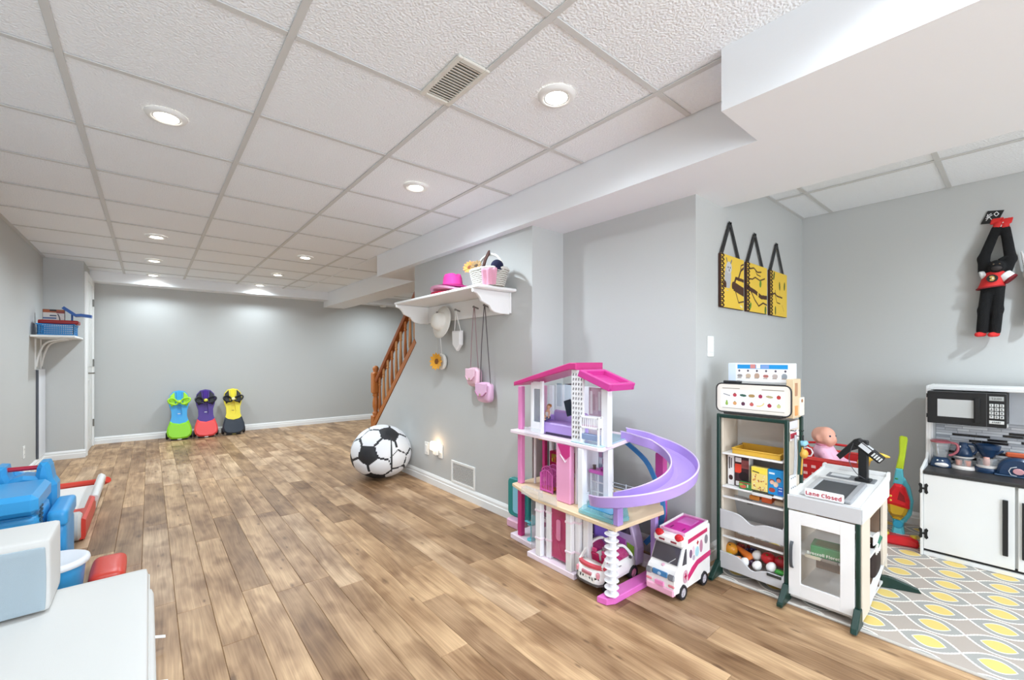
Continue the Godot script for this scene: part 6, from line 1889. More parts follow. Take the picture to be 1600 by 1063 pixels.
	for f in [[V(2.232, 0.631, -0.942), V(2.237, 0.655, -0.726)], [V(2.355, 0.631, -0.942), V(2.36, 0.668, -0.726)], [V(2.232, 0.631, -0.942), V(2.36, 0.66, -0.937)], [V(2.232, 0.631, -0.731), V(2.36, 0.66, -0.726)]]:
		part(tr, "wall", G.new().bb(f[0], f[1], 0.001), yel)
	part(tr, "rim", G.new().tube([V(2.231, 0.656, -0.943), V(2.231, 0.656, -0.725), V(2.361, 0.664, -0.725), V(2.361, 0.664, -0.943)], 0.003, 6, true), yel)
	for k in 3:
		var cp := V(2.25 + 0.01 * k, 0.636, -0.88 + 0.05 * k)
		single("toy_coin", G.new().cyl(cp, cp + V(0, 0.004, 0), 0.011, 0.011, 14), mat(["d9cfb8", "a98a5a", "e6e2d8"][k % 3], 0.4, 0.3), cp, ["cream round toy coin at the left end of the mustard yellow tray", "brown round toy coin in the middle of the mustard yellow tray", "white round toy coin at the right of the mustard yellow tray"][k], "toy coin", "toy coins in the mustard tray")
	var c1 := canvas(64, 96, "3a1d22")
	rect(c1, 2, 6, 28, 14, "e9e2e0")
	rect(c1, 0, 26, 30, 28, "e2452f")
	rect(c1, 30, 12, 34, 26, "8d4a48")
	disc(c1, Vector2(40, 62), Vector2(22, 14), "1a0d10")
	rect(c1, 4, 80, 20, 14, "e5e0de")
	toy_carton("dark red toy cereal carton with a white spine on the middle shelf", V(2.25, 0.465, -0.903), V(0.05, 0.155, 0.068), c1, "e9e6e4", 0.0)
	var sp := canvas(36, 150, "e8e4e2")
	rect(sp, 6, 8, 8, 60, "4a444a")
	rect(sp, 18, 12, 8, 50, "6a6268")
	disc(sp, Vector2(18, 112), Vector2(13, 13), "3f2422")
	toy_carton("narrow white toy carton with a dark roundel, leftmost on the middle shelf", V(2.25, 0.465, -0.956), V(0.05, 0.15, 0.03), sp, "e8e4e2", 0.0)
	var c2 := canvas(48, 40, "3a7a3e")
	disc(c2, Vector2(16, 24), Vector2(14, 12), "c9604a")
	disc(c2, Vector2(8, 14), Vector2(8, 8), "8fb04a")
	rect(c2, 34, 8, 4, 20, "d9e6cf")
	rect(c2, 0, 0, 48, 6, "a83a30")
	toy_carton("small green vegetable carton in front of the dark red one", V(2.222, 0.465, -0.878), V(0.022, 0.034, 0.055), c2, "3a7a3e", 0.0)
	var c3 := canvas(64, 100, "ead37a")
	rect(c3, 0, 0, 64, 26, "f0d94a")
	stroke(c3, [Vector2(6, 18), Vector2(30, 22)], 5.0, "5a5240")
	var r := RandomNumberGenerator.new()
	r.seed = 5
	for k in 30:
		disc(c3, Vector2(r.randf() * 64, 30 + r.randf() * 66), Vector2(4, 3), ["a9603c", "e9d9b0", "c98a4a"][k % 3], r.randf() * 3.0)
	toy_carton("pale yellow toy cereal carton with scattered shapes on the middle shelf", V(2.228, 0.471, -0.816), V(0.028, 0.112, 0.07), c3, "ead37a", 0.0)
	var c4 := canvas(64, 110, "1f8fd0")
	rect(c4, 4, 12, 24, 8, "e9f2f8")
	for f in [[16, 56, "8a4a42", "e9b9a2"], [44, 44, "2a2228", "d98a78"], [32, 66, "d9c3a0", "f0cdb6"]]:
		disc(c4, Vector2(f[0], f[1] - 4), Vector2(11, 11), f[2])
		disc(c4, Vector2(f[0], f[1]), Vector2(9, 9), f[3])
	rect(c4, 40, 70, 22, 36, "2a5fc0")
	disc(c4, Vector2(16, 90), Vector2(14, 10), "a8433a")
	for k in 6: disc(c4, Vector2(46 + 5 * (k % 3), 76 + 12 * (k / 3)), Vector2(2.5, 2.5), "dfe9f4")
	toy_carton("bright blue toy carton with round faces, rightmost on the middle shelf", V(2.235, 0.465, -0.747), V(0.03, 0.118, 0.066), c4, "1f8fd0", 0.0)
	single("toy_carrot", G.new().at(V(2.36, 0.5, -0.88), Basis(V(1, 0, 0), 0.7)).lathe(V(0, 0, 0), [Vector2(0, -0.06), Vector2(0.02, 0.04), Vector2(0.012, 0.06), Vector2(0, 0.062)], 14, true), mat("e2743a", 0.5), V(2.36, 0.465, -0.88), "orange toy carrot behind the cartons on the middle shelf", "toy carrot")
	for k in 3:
		single("toy_packet", G.new().bb(V(2.25, 0.413, -0.87 + 0.055 * k), V(2.37, 0.435 + 0.008 * (k % 2), -0.825 + 0.055 * k), 0.004), mat(["d8862e", "e2622e", "cbb59a"][k], 0.5), V(2.3, 0.412, -0.85 + 0.055 * k), ["amber toy packet lying in the slot under the middle shelf", "orange red toy packet lying in the slot under the middle shelf", "beige toy packet at the right of the slot under the middle shelf"][k], "toy packet")
	# bin 2: play food
	ball_food("toy_orange", "round toy orange with a dark stem hole in the lowest bin", V(2.285, 0.128, -0.968), V(0.031, 0.031, 0.031), "e0962c", "5a4a22")
	single("toy_carrot", G.new().at(V(2.285, 0.128, -0.905), Basis(V(1, 0, 0), 1.9) * Basis(V(0, 0, 1), 0.3)).lathe(V(0, 0, 0), [Vector2(0, -0.05), Vector2(0.008, -0.046), Vector2(0.021, 0.03), Vector2(0.018, 0.045), Vector2(0, 0.048)], 16, true), mat("e67a2a", 0.45), V(2.285, 0.09, -0.905), "thick orange toy carrot lying between orange and grapes", "toy carrot")
	var gp := thing("toy_grape_bunch", "bunch of dark blue toy grapes in the lowest bin", "toy grape", V(2.32, 0.09, -0.876))
	r.seed = 8
	for k in 16:
		part(gp, "grape", G.new().ell(V(2.31 + r.randf_range(-0.02, 0.02), 0.125 + r.randf_range(-0.012, 0.018), -0.876 + 0.0042 * (k - 8)), V(0.0095, 0.0095, 0.0095), 10, 6), mat("2b2350", 0.35))
	var st := thing("toy_berry_bunch", "bunch of dark red toy berries behind the toy orange", "toy berry", V(2.35, 0.09, -0.95))
	for k in 9:
		part(st, "berry", G.new().ell(V(2.345 + r.randf_range(-0.015, 0.015), 0.13 + r.randf_range(-0.01, 0.014), -0.955 + 0.006 * k), V(0.009, 0.009, 0.009), 10, 6), mat("8e2f2c", 0.4))
	var eggs := [[V(2.285, 0.135, -0.848), "white toy egg on top of the pile between grapes and tomato"], [V(2.238, 0.1, -0.888), "white toy egg resting on the bin edge left of the dip"], [V(2.245, 0.102, -0.832), "white toy egg in the dip of the bin front"], [V(2.243, 0.118, -0.77), "white toy egg leaning before the two red tomatoes"]]
	for e in eggs:
		var t := thing("toy_egg", e[1], "toy egg", e[0] - V(0, 0.02, 0), 0.0, "toy eggs in the lowest bin")
		part(t, "shell", G.new().at(e[0], Basis(V(1, 0, 0), 0.5)).lathe(V(0, 0, 0), [Vector2(0, -0.022), Vector2(0.012, -0.019), Vector2(0.0195, -0.008), Vector2(0.0205, 0.002), Vector2(0.0165, 0.016), Vector2(0.009, 0.025), Vector2(0, 0.028)], 18, true), mat("efedea", 0.4))
	ball_food("toy_tomato", "red toy tomato, left of the two in the lowest bin", V(2.29, 0.137, -0.797), V(0.032, 0.028, 0.032), "d2232b", "3f7a34")
	ball_food("toy_tomato", "darker red toy tomato, right of the two in the lowest bin", V(2.29, 0.14, -0.742), V(0.03, 0.028, 0.03), "ad1c28", "3f7a34")
	ball_food("toy_plum", "dark purple toy plum under the grapes and egg", V(2.27, 0.1, -0.868), V(0.02, 0.018, 0.02), "3c1d38", "")
	ball_food("toy_peach", "peach-coloured toy fruit at the front of the bin beside the carrot", V(2.25, 0.102, -0.918), V(0.017, 0.015, 0.017), "e8a882", "")
	ball_food("toy_lime", "yellow green toy lime at the left end of the bin", V(2.25, 0.1, -0.968), V(0.026, 0.018, 0.024), "a9bf3f", "")
	ball_food("toy_pea_pod", "green toy pea pod at the right end of the bin", V(2.25, 0.105, -0.735), V(0.014, 0.012, 0.03), "3f9a3a", "")
	ball_food("toy_apple", "red toy apple lying on the rug under the stand", V(2.35, 0.036, -0.76), V(0.034, 0.027, 0.04), "b01f27", "4a3a20")
	# hangings on the right side of the rack
	var zz := -0.694
	var tags := [[V(2.3, 0.795, zz), V(0.1, 0.035, 0.003), "dad6e2", "lilac printed strip hanging highest on the rack's side"], [V(2.31, 0.745, zz), V(0.11, 0.045, 0.003), "e6dfe0", "white and red ticket card hanging on the rack's side"], [V(2.29, 0.525, zz), V(0.09, 0.08, 0.003), "e9e7e6", "white punched card hanging lowest on the rack's side"]]
	for k in tags.size():
		var t := thing("price_card", tags[k][3], "card", tags[k][0])
		part(t, "card", G.new().box(tags[k][0], tags[k][1], 0.001), mat(tags[k][2], 0.5))
		if k == 1: part(t, "band", G.new().box(tags[k][0] + V(-0.015, 0.0, 0.002), V(0.08, 0.024, 0.001)), mat("a8243a", 0.5))
		if k == 2:
			for q in 6: part(t, "dot", G.new().box(tags[k][0] + V(-0.025 + 0.025 * (q % 3), 0.025 - 0.045 * (q / 3), 0.002), V(0.01, 0.005, 0.001)), mat("6d7076", 0.5))
	hung_tool("toy_spatula", "light blue toy spatula hanging on the rack's side", V(2.37, 0.69, -0.68), "8fc4da", 0.05, 0)
	hung_tool("toy_ladle", "amber toy ladle hanging on the rack's side", V(2.36, 0.635, -0.68), "dca945", 0.05, 1)
	hung_tool("toy_tongs", "silver toy tongs hanging nearest the green post", V(2.28, 0.66, -0.685), "b9bdc2", 0.09, 2)
	hung_tool("toy_fork", "dark green handled toy fork hanging on the rack's side", V(2.335, 0.64, -0.685), "18453c", 0.08, 2)
	# green packet behind the counter window
	var pk := thing("toy_box", "green frozen broccoli carton on the shelf behind the glass door", "box", V(2.3, 0.234, -0.55))
	var po := V(2.29, 0.234, -0.555)
	part(pk, "box", G.new().at(po, Basis(V(0, 1, 0), 0.12)).box(V(0, 0.024, 0), V(0.1, 0.046, 0.12), 0.002), mat("2e8a50", 0.5))
	text(pk, "lettering", "Broccoli Florets", po + V(-0.0545, 0.014, -0.004), Basis(V(0, 1, 0), 0.12) * FACE_LEFT, 0.012, mat("e9f0e6", 0.5))
	var shadowp := part(pk, "top_print", G.new().at(po, Basis(V(0, 1, 0), 0.12)).box(V(0, 0.0475, 0), V(0.07, 0.001, 0.09)), mat("5f7a4a", 0.6))
	for k in 3:
		single("shelf_tag", G.new().bb(V(2.232, 0.222 + 0.002 * k, -0.63 + 0.062 * k), V(2.239, 0.236, -0.572 + 0.062 * k), 0.001), mat(["d9cdb4", "8f8478", "d2d0cc"][k], 0.5), V(2.235, 0.225, -0.6 + 0.062 * k), ["cream shelf tag under the green broccoli carton", "grey shelf tag in the middle of the counter shelf", "white shelf tag at the right of the counter shelf"][k], "tag")
	# bag and shelf in the cut-out side
	var tr2 := thing("hanging_tray", "white slanted toy tray in the counter's open side, above the brown bag", "tray", V(2.64, 0.23, -0.47))
	part(tr2, "tray", G.new().at(V(2.6, 0.285, -0.475), Basis(V(0, 0, 1), -0.12)).box(V(0, 0, 0), V(0.19, 0.008, 0.07), 0.002), mat("ecebea", 0.4))
	part(tr2, "lip", G.new().at(V(2.6, 0.27, -0.44), Basis(V(0, 0, 1), -0.12)).box(V(0, 0, 0), V(0.19, 0.05, 0.006), 0.002), mat("ecebea", 0.4))
	part(tr2, "clip", G.new().bb(V(2.66, 0.28, -0.438), V(2.7, 0.305, -0.43), 0.002), mat("1d211f", 0.4))
	var bag := thing("mesh_bag", "dark brown toy bag with white fringe and green cord in the counter's open side", "bag", V(2.62, 0.1, -0.46))
	part(bag, "sack", puff(V(2.58, 0.165, -0.455), V(0.12, 0.13, 0.035), 0.012, 0.008), mat("2c1d18", 0.7, 0.0, "fabric"))
	for k in 7:
		part(bag, "fringe", G.new().bb(V(2.53 + 0.015 * k, 0.21 + 0.004 * (k % 2), -0.44), V(2.54 + 0.015 * k, 0.24 + 0.006 * (k % 3), -0.432), 0.001), mat("e9e7df", 0.6))
	part(bag, "cord", G.new().tube(smooth_line([V(2.56, 0.235, -0.44), V(2.61, 0.262, -0.436), V(2.67, 0.285, -0.434)]), 0.009, 6), mat("1e6b52", 0.5))

func toy_carton(label: String, base: Vector3, s: Vector3, im: Image, hex: String, turn: float) -> void:
	# base is the middle of the front edge's foot; s is depth, height, width
	var t := thing("toy_carton", label, "carton", base, turn)
	var g := G.new()
	g.local = true
	g.bb(V(0, 0.001, -s.z / 2), V(s.x, s.y, s.z / 2), 0.001)
	part(t, "box", g, mat(hex, 0.45))
	var p := G.new()
	p.local = true
	p.pic(V(-0.0012, 0.002, -s.z / 2 + 0.001), V(-0.0012, 0.002, s.z / 2 - 0.001), V(-0.0012, s.y - 0.001, s.z / 2 - 0.001), V(-0.0012, s.y - 0.001, -s.z / 2 + 0.001), V(-1, 0, 0))
	part(t, "print", p, printed(im))

func ball_food(called: String, label: String, c: Vector3, r: Vector3, hex: String, stem: String) -> void:
	var t := thing(called, label, called.replace("_", " "), c - V(0, r.y, 0))
	part(t, "skin", G.new().ell(c, r, 18, 12), mat(hex, 0.3))
	if stem:
		part(t, "stem", G.new().at(c + V(-r.x * 0.55, r.y * 0.78, 0)).ell(Vector3.ZERO, V(0.006, 0.003, 0.006), 8, 5), mat(stem, 0.6))

func hung_tool(called: String, label: String, at: Vector3, hex: String, l: float, kind: int) -> void:
	var t := thing(called, label, called.replace("_", " "), at)
	var m := mat(hex, 0.4)
	part(t, "hook", G.new().tube([at + V(0, l + 0.02, -0.014), at + V(0, l + 0.018, 0.004), at + V(0, l + 0.024, 0.008)], 0.002, 5), mat("202225", 0.4))
	if kind < 2:
		part(t, "handle", G.new().tube([at + V(0, -l * 1.6, 0.0), at + V(0, 0, 0.004), at + V(0, l, 0.004)], 0.004, 6), mat("202225", 0.4) if kind == 0 else m)
	if kind == 0:
		part(t, "blade", puff(at + V(0, 0.012, 0.006), V(0.05, 0.022, 0.03), 0.009, 0.002), m)
	elif kind == 1:
		part(t, "cup", G.new().at(at + V(0, 0.02, 0.01)).ell(Vector3.ZERO, V(0.025, 0.022, 0.018), 16, 10), m)
	else:
		for s in [-1.0, 1.0]:
			part(t, "arm", G.new().tube([at + V(0.009 * s, -l, 0.002), at + V(0.011 * s, 0, 0.006), at + V(0.004 * s, l, 0.004)], 0.0035, 6), m)

func rug_image() -> Image:
	# one repeat: 0.16 m across the rows by 0.177 m along them
	var w := 160
	var h := 176
	var im := Image.create(w, h, false, Image.FORMAT_RGB8)
	var taupe := Color("b3a79d")
	var grey := Color("a5a39e")
	var cream := Color("efe9df")
	var gold := Color("e3c877")
	var n := FastNoiseLite.new()
	n.frequency = 0.35
	for y in h:
		for x in w:
			var u := (float(x) / w - 0.5) * 2.0
			var z := (float(y) / h - 0.5) * 2.0
			var a := cos(z * PI / 2.0)
			a = a * (0.88 + 0.12 * absf(z))
			var d := (absf(u) - a) * 0.08
			var slope := sqrt(1.0 + pow(1.45 * sin(z * PI / 2.0), 2.0))
			d /= slope
			var c := grey if d < 0.0 else taupe
			var e := Vector2(u * 0.08 / 0.04, z * 0.0885 / 0.046)
			var lem := absf(e.x) - (1.0 - e.y * e.y) * 0.98
			if absf(e.y) < 1.0 and lem < 0.0: c = gold
			elif absf(e.y) < 1.1 and lem < 0.16: c = cream
			var bead := 0.0012 * sin(y * 0.36) * sin(y * 0.36)
			if absf(d) < 0.0034 + bead: c = cream
			var g := 1.0 + 0.05 * n.get_noise_2d(x * 2.0, y * 2.0)
			im.set_pixel(x, y, Color(c.r * g, c.g * g, c.b * g))
	return im

func build_alcove() -> void:
	var rm := StandardMaterial3D.new()
	rm.albedo_texture = ImageTexture.create_from_image(rug_image())
	rm.roughness = 0.95
	var rug := thing("area_rug", "grey and cream lattice rug with yellow ovals under the toy kitchen", "rug", V(3.0, 0, -0.1))
	var x0 := 2.2
	var x1 := 3.84
	var z0 := -1.06
	var z1 := 0.95
	var rg := G.new()
	var a := V(x0, 0.0085, z0)
	var us := func(p: Vector3) -> Vector2: return Vector2((p.x - 2.31) / 0.161 + 0.5, (p.z + 0.24) / 0.177 + 0.5)
	for q in [[V(x0, 0.0085, z0), V(x1, 0.0085, z0), V(x1, 0.0085, z1), V(x0, 0.0085, z1)]]:
		rg.t(q[0], q[1], q[2], Vector3.UP, us.call(q[0]), us.call(q[1]), us.call(q[2]))
		rg.t(q[0], q[2], q[3], Vector3.UP, us.call(q[0]), us.call(q[2]), us.call(q[3]))
	part(rug, "pile", rg, rm)
	part(rug, "backing", G.new().bb(V(x0, 0.0005, z0), V(x1, 0.008, z1), 0.002), mat("8d877f", 0.95))
	part(rug, "binding", G.new().tube([V(x0, 0.006, z1), V(x0, 0.006, z0), V(x1, 0.006, z0), V(x1, 0.006, z1)], 0.006, 6, true), mat("c9c4bc", 0.95))
	canvases()
	outlet("wall_switch", V(2.352, 1.17, -1.11), Basis(), "white light switch on the wall left of the yellow canvases", false)
	cart_and_doll()
	vacuum()
	kitchen()
	plushes()

func canvases() -> void:
	var z := -1.11
	var sp := [[2.447, 2.752, "yellow canvas with a grey owl on a branch, left of the three", 0], [2.797, 3.116, "yellow canvas with bare twisting branches and leaves, middle of the three", 1], [3.172, 3.485, "yellow canvas with few twigs and dark leaves, right of the three", 2]]
	for s in sp:
		var xm: float = (s[0] + s[1]) / 2.0
		var w: float = s[1] - s[0]
		var h := 0.304
		var c := V(xm, 1.545, z)
		var t := thing("hanging_canvas", s[2], "painting", V(xm, 1.4, z), 0.0, "yellow canvases on black ribbon")
		var im := canvas(160, 150, "ecc647")
		var br := "4a2c1c"
		if s[3] == 0:
			stroke(im, [Vector2(160, 96), Vector2(120, 90), Vector2(84, 84)], 26.0, br)
			stroke(im, [Vector2(84, 84), Vector2(100, 60), Vector2(160, 62)], 9.0, br)
			stroke(im, [Vector2(118, 60), Vector2(136, 34), Vector2(160, 22)], 7.0, br)
			stroke(im, [Vector2(136, 36), Vector2(138, 18), Vector2(158, 12)], 4.0, br)
			stroke(im, [Vector2(95, 95), Vector2(120, 130), Vector2(158, 124)], 4.0, br)
			disc(im, Vector2(44, 62), Vector2(22, 40), "b9b9bb", 0.12)
			disc(im, Vector2(52, 34), Vector2(19, 17), "c9c9ca")
			stroke(im, [Vector2(38, 18), Vector2(34, 10)], 6.0, "7a7573")
			stroke(im, [Vector2(64, 20), Vector2(70, 12)], 6.0, "7a7573")
			disc(im, Vector2(46, 34), Vector2(3, 3), "222222")
			disc(im, Vector2(60, 34), Vector2(3, 3), "222222")
			disc(im, Vector2(53, 42), Vector2(2.5, 4), "5a5450")
			disc(im, Vector2(24, 86), Vector2(10, 12), br)
			rect(im, 0, 94, 84, 6, "ecc647")
			disc(im, Vector2(140, 140), Vector2(10, 3), "e9e2b8", 0.2)
		elif s[3] == 1:
			stroke(im, [Vector2(0, 78), Vector2(60, 86), Vector2(110, 98), Vector2(160, 96)], 13.0, br)
			stroke(im, [Vector2(24, 84), Vector2(60, 112), Vector2(90, 128), Vector2(126, 116), Vector2(160, 120)], 5.0, br)
			stroke(im, [Vector2(6, 50), Vector2(40, 48), Vector2(62, 40), Vector2(100, 46), Vector2(140, 36)], 4.0, br)
			stroke(im, [Vector2(10, 20), Vector2(50, 12), Vector2(80, 22), Vector2(110, 18)], 4.0, br)
			stroke(im, [Vector2(60, 14), Vector2(76, 30), Vector2(104, 32)], 3.0, br)
			disc(im, Vector2(104, 56), Vector2(8, 12), "5f8a2c", 0.2)
			disc(im, Vector2(24, 132), Vector2(7, 11), "5f8a2c", 0.5)
			disc(im, Vector2(146, 138), Vector2(7, 14), "4a6a24", 0.1)
			disc(im, Vector2(84, 92), Vector2(6, 7), "ecc647")
		else:
			stroke(im, [Vector2(0, 84), Vector2(40, 74), Vector2(60, 82), Vector2(110, 84)], 5.0, br)
			stroke(im, [Vector2(40, 74), Vector2(60, 104), Vector2(90, 106)], 3.0, br)
			stroke(im, [Vector2(50, 78), Vector2(44, 64)], 3.0, br)
			for l in [[86, 46, -0.1], [134, 42, 0.15], [32, 16, 0.3], [46, 132, 0.0]]:
				disc(im, Vector2(l[0], l[1]), Vector2(6, 15), "4d5a1e", l[2])
			stroke(im, [Vector2(90, 60), Vector2(80, 96)], 1.5, "d79a22")
			stroke(im, [Vector2(110, 110), Vector2(128, 130)], 1.5, "8a5a22")
		part(t, "frame", G.new().box(c + V(0, 0, 0.009), V(w, h, 0.014), 0.002), mat("46291d", 0.7), "dark brown wrapped edge")
		var pg := G.new()
		var f := z + 0.0168
		pg.pic(V(s[0] + 0.004, 1.395, f), V(s[1], 1.395, f), V(s[1], 1.696, f), V(s[0] + 0.004, 1.696, f), V(0, 0, 1))
		part(t, "painted_face", pg, printed(im, 0.8))
		for k in 13:
			part(t, "stitch", G.new().at(V(s[0] + 0.012, 1.405 + 0.0233 * k, f)).tube([V(-0.012, 0.006, -0.004), V(0.006, 0.0085, 0.003), V(0.02, 0, 0.003), V(0.006, -0.0085, 0.003), V(-0.012, -0.005, -0.004)], 0.0036, 5), mat("3a2218", 0.6))
		for k in [-1.0, 1.0]:
			part(t, "ribbon", G.new().sweep([V(xm - 0.02 + w * 0.38 * k, 1.69, z + 0.012), V(xm - 0.02, 1.892, z + 0.01)], P2([-0.013, -0.0015, 0.013, -0.0015, 0.013, 0.0015, -0.013, 0.0015]), V(0, 0, 1)), mat("17171a", 0.5))
		part(t, "nail", G.new().cyl(V(xm - 0.02, 1.887, z), V(xm - 0.02, 1.887, z + 0.018), 0.005), mat("17171a", 0.4))

func cart_and_doll() -> void:
	var red := mat("cf2a2c", 0.35)
	var t := thing("toy_cart", "red plastic toy shopping cart with a yellow end behind the checkout counter", "toy cart", V(3.2, 0.01, -0.8))
	# flared basket
	var g := G.new()
	var lo := [V(3.1, 0.27, -0.9), V(3.1, 0.27, -0.66), V(3.36, 0.27, -0.66), V(3.36, 0.27, -0.9)]
	var hi := [V(3.06, 0.5, -0.95), V(3.06, 0.5, -0.6), V(3.4, 0.5, -0.6), V(3.4, 0.5, -0.95)]
	for k in 4:
		var j := (k + 1) % 4
		var n: Vector3 = (lo[k] + lo[j] + hi[k] + hi[j]) / 4.0 - V(3.23, 0.39, -0.78)
		n.y = 0
		var off := n.normalized() * -0.006
		var w := G.new()
		w.q(lo[k], lo[j], hi[j], hi[k], n)
		w.q(lo[k] + off, lo[j] + off, hi[j] + off, hi[k] + off, -n)
		part(t, "basket_wall", w, red if k != 1 else mat("e2a02c", 0.35), "" if k != 1 else "yellow end wall")
	part(t, "basket_floor", G.new().bb(V(3.1, 0.264, -0.9), V(3.36, 0.272, -0.66)), red)
	part(t, "rim", G.new().tube([hi[0], hi[1], hi[2], hi[3]], 0.011, 8, true), mat("dc4a45", 0.35))
	for k in 5:
		for r in 4:
			part(t, "basket_hole", G.new().box(V(3.067 + 0.009 * r, 0.45 - 0.045 * r, -0.91 + 0.045 * k), V(0.006, 0.016, 0.022)), mat("f0b9b4", 0.5))
	for z in [-0.88, -0.68]:
		for x in [3.14, 3.33]:
			part(t, "leg", G.new().cyl(V(x, 0.05, z), V(x, 0.27, z), 0.01), red)
			part(t, "wheel", G.new().cyl(V(x, 0.04, z - 0.01), V(x, 0.04, z + 0.01), 0.03, 0.03, 18), mat("e2a02c", 0.4))
	part(t, "handle", G.new().tube(smooth_line([V(3.4, 0.5, -0.93), V(3.44, 0.53, -0.95), V(3.44, 0.54, -0.8), V(3.44, 0.53, -0.65), V(3.4, 0.5, -0.62)]), 0.008), red)
	single("toy_banana", G.new().tube(smooth_line([V(3.12, 0.47, -0.61), V(3.12, 0.53, -0.585), V(3.13, 0.56, -0.53), V(3.14, 0.555, -0.48)]), [0.008, 0.016, 0.02, 0.022, 0.024, 0.024, 0.024, 0.024, 0.024, 0.022, 0.02, 0.018, 0.016, 0.014, 0.012, 0.01, 0.008, 0.006, 0.004], 10), mat("e8bf42", 0.4), V(3.12, 0.47, -0.56), "yellow toy banana sticking up over the cart's yellow end", "toy banana")
	# baby doll sitting in the cart
	var skin := mat("e6a790", 0.5)
	var d := thing("baby_doll", "bald baby doll in a pink sleepsuit sitting up in the red toy cart", "doll", V(3.2, 0.36, -0.78))
	var hc := V(3.16, 0.622, -0.785)
	var up := V(0.06, 0.97, -0.12).normalized()
	var fw := V(-0.42, 0.0, 0.9).normalized()
	fw = (fw - up * up.dot(fw)).normalized()
	var sd := up.cross(fw)
	var at := func(u: float, f: float, s: float) -> Vector3: return hc + up * u + fw * f + sd * s
	var bones := []
	bones.append([at.call(0.012, -0.024, 0), at.call(0.014, 0.006, 0), 0.05, 0.049])
	bones.append([at.call(-0.018, 0.014, 0), at.call(-0.034, 0.03, 0), 0.036, 0.02])
	for s in [-1.0, 1.0]:
		bones.append([at.call(-0.02, 0.03, 0.018 * s), at.call(-0.02, 0.031, 0.02 * s), 0.019, 0.019])
		bones.append([at.call(0.0, -0.008, 0.05 * s), at.call(-0.014, -0.005, 0.049 * s), 0.011, 0.007])
	bones.append([at.call(0.004, 0.05, 0), at.call(-0.008, 0.06, 0), 0.006, 0.0085])
	bones.append([at.call(-0.024, 0.05, -0.006), at.call(-0.024, 0.05, 0.006), 0.006, 0.006])
	bones.append([at.call(-0.024, -0.012, 0), V(3.17, 0.55, -0.8), 0.024, 0.026])
	# torso and limbs of the same continuous body
	bones.append([V(3.175, 0.53, -0.79), V(3.2, 0.42, -0.76), 0.05, 0.058])
	for s in [-1.0, 1.0]:
		var sh := V(3.18 + 0.055 * s, 0.535, -0.785)
		var el := V(3.18 + 0.075 * s, 0.485, -0.745)
		var ha := V(3.18 + 0.06 * s, 0.47, -0.69)
		bones.append([sh, el, 0.024, 0.02])
		bones.append([el, ha, 0.02, 0.015])
		bones.append([V(3.2 + 0.03 * s, 0.41, -0.75), V(3.19 + 0.05 * s, 0.44, -0.66), 0.036, 0.028])
	var head := G.new()
	head.blob(bones, 0.02, 0.0055)
	part(d, "body", head, skin)
	for s in [-1.0, 1.0]:
		var ha := V(3.18 + 0.06 * s, 0.47, -0.69)
		var hand := []
		hand.append([ha, ha + V(0, -0.003, 0.014), 0.013, 0.012])
		for k in 4:
			var o := V((k - 1.5) * 0.0065, 0, 0)
			hand.append([ha + V(0, -0.003, 0.018) + o, ha + V(0, -0.006, 0.032 - absf(k - 1.4) * 0.003) + o * 1.2, 0.0045, 0.004])
			hand.append([ha + V(0, -0.006, 0.032 - absf(k - 1.4) * 0.003) + o * 1.2, ha + V(0, -0.016, 0.036 - absf(k - 1.4) * 0.003) + o * 1.2, 0.004, 0.0035])
		hand.append([ha + V(-0.01 * s, 0, 0.006), ha + V(-0.019 * s, -0.003, 0.02), 0.005, 0.004])
		var hg := G.new()
		hg.blob(hand, 0.004, 0.0025)
		part(d, "hand", hg, skin)
		part(d, "eye", G.new().ell(at.call(0.008, 0.048, 0.02 * s), V(0.0065, 0.0065, 0.0065), 10, 8), mat("35465c", 0.15))
		part(d, "eyebrow", G.new().tube([at.call(0.022, 0.051, 0.013 * s), at.call(0.025, 0.049, 0.019 * s), at.call(0.022, 0.045, 0.026 * s)], 0.0012, 5), mat("a97a5a", 0.6))
	part(d, "lips", G.new().tube([at.call(-0.024, 0.055, -0.009), at.call(-0.026, 0.058, 0), at.call(-0.024, 0.055, 0.009)], 0.0025, 6), mat("c9656a", 0.4))
	# sleepsuit follows the torso, arms and legs
	var suit := []
	suit.append([V(3.175, 0.532, -0.792), V(3.2, 0.42, -0.76), 0.058, 0.066])
	for s in [-1.0, 1.0]:
		var sh := V(3.18 + 0.055 * s, 0.535, -0.785)
		var el := V(3.18 + 0.075 * s, 0.485, -0.745)
		var ha := V(3.18 + 0.06 * s, 0.47, -0.7)
		suit.append([sh, el, 0.03, 0.026])
		suit.append([el, ha, 0.026, 0.021])
		suit.append([V(3.2 + 0.03 * s, 0.41, -0.75), V(3.19 + 0.05 * s, 0.45, -0.66), 0.044, 0.036])
	var sg := G.new()
	sg.blob(suit, 0.02, 0.007)
	part(d, "sleepsuit", sg, mat("eeb9cf", 0.8, 0.0, "fabric"))
	part(d, "collar", G.new().tube(oval_ring(V(3.168, 0.577, -0.795), 0.034, 0.034, 16), 0.007, 6, true), mat("d9889f", 0.7))
	part(d, "motif", G.new().at(V(3.12, 0.5, -0.765), FACE_LEFT).prism(oval(0.014, 0.01, 12), 0.0, 0.003), mat("c96f8c", 0.6))
	var bb := thing("toy_bracelet", "white ring hanging over the cart rim beside the doll", "ring", V(3.07, 0.52, -0.86))
	part(bb, "ring", G.new().at(V(3.06, 0.535, -0.85), FACE_LEFT).tube([V(0.028, 0, 0), V(0.02, 0.02, 0), V(0, 0.028, 0), V(-0.02, 0.02, 0), V(-0.028, 0, 0), V(-0.02, -0.02, 0), V(0, -0.028, 0), V(0.02, -0.02, 0)], 0.0045, 8, true), mat("ece6e6", 0.4))

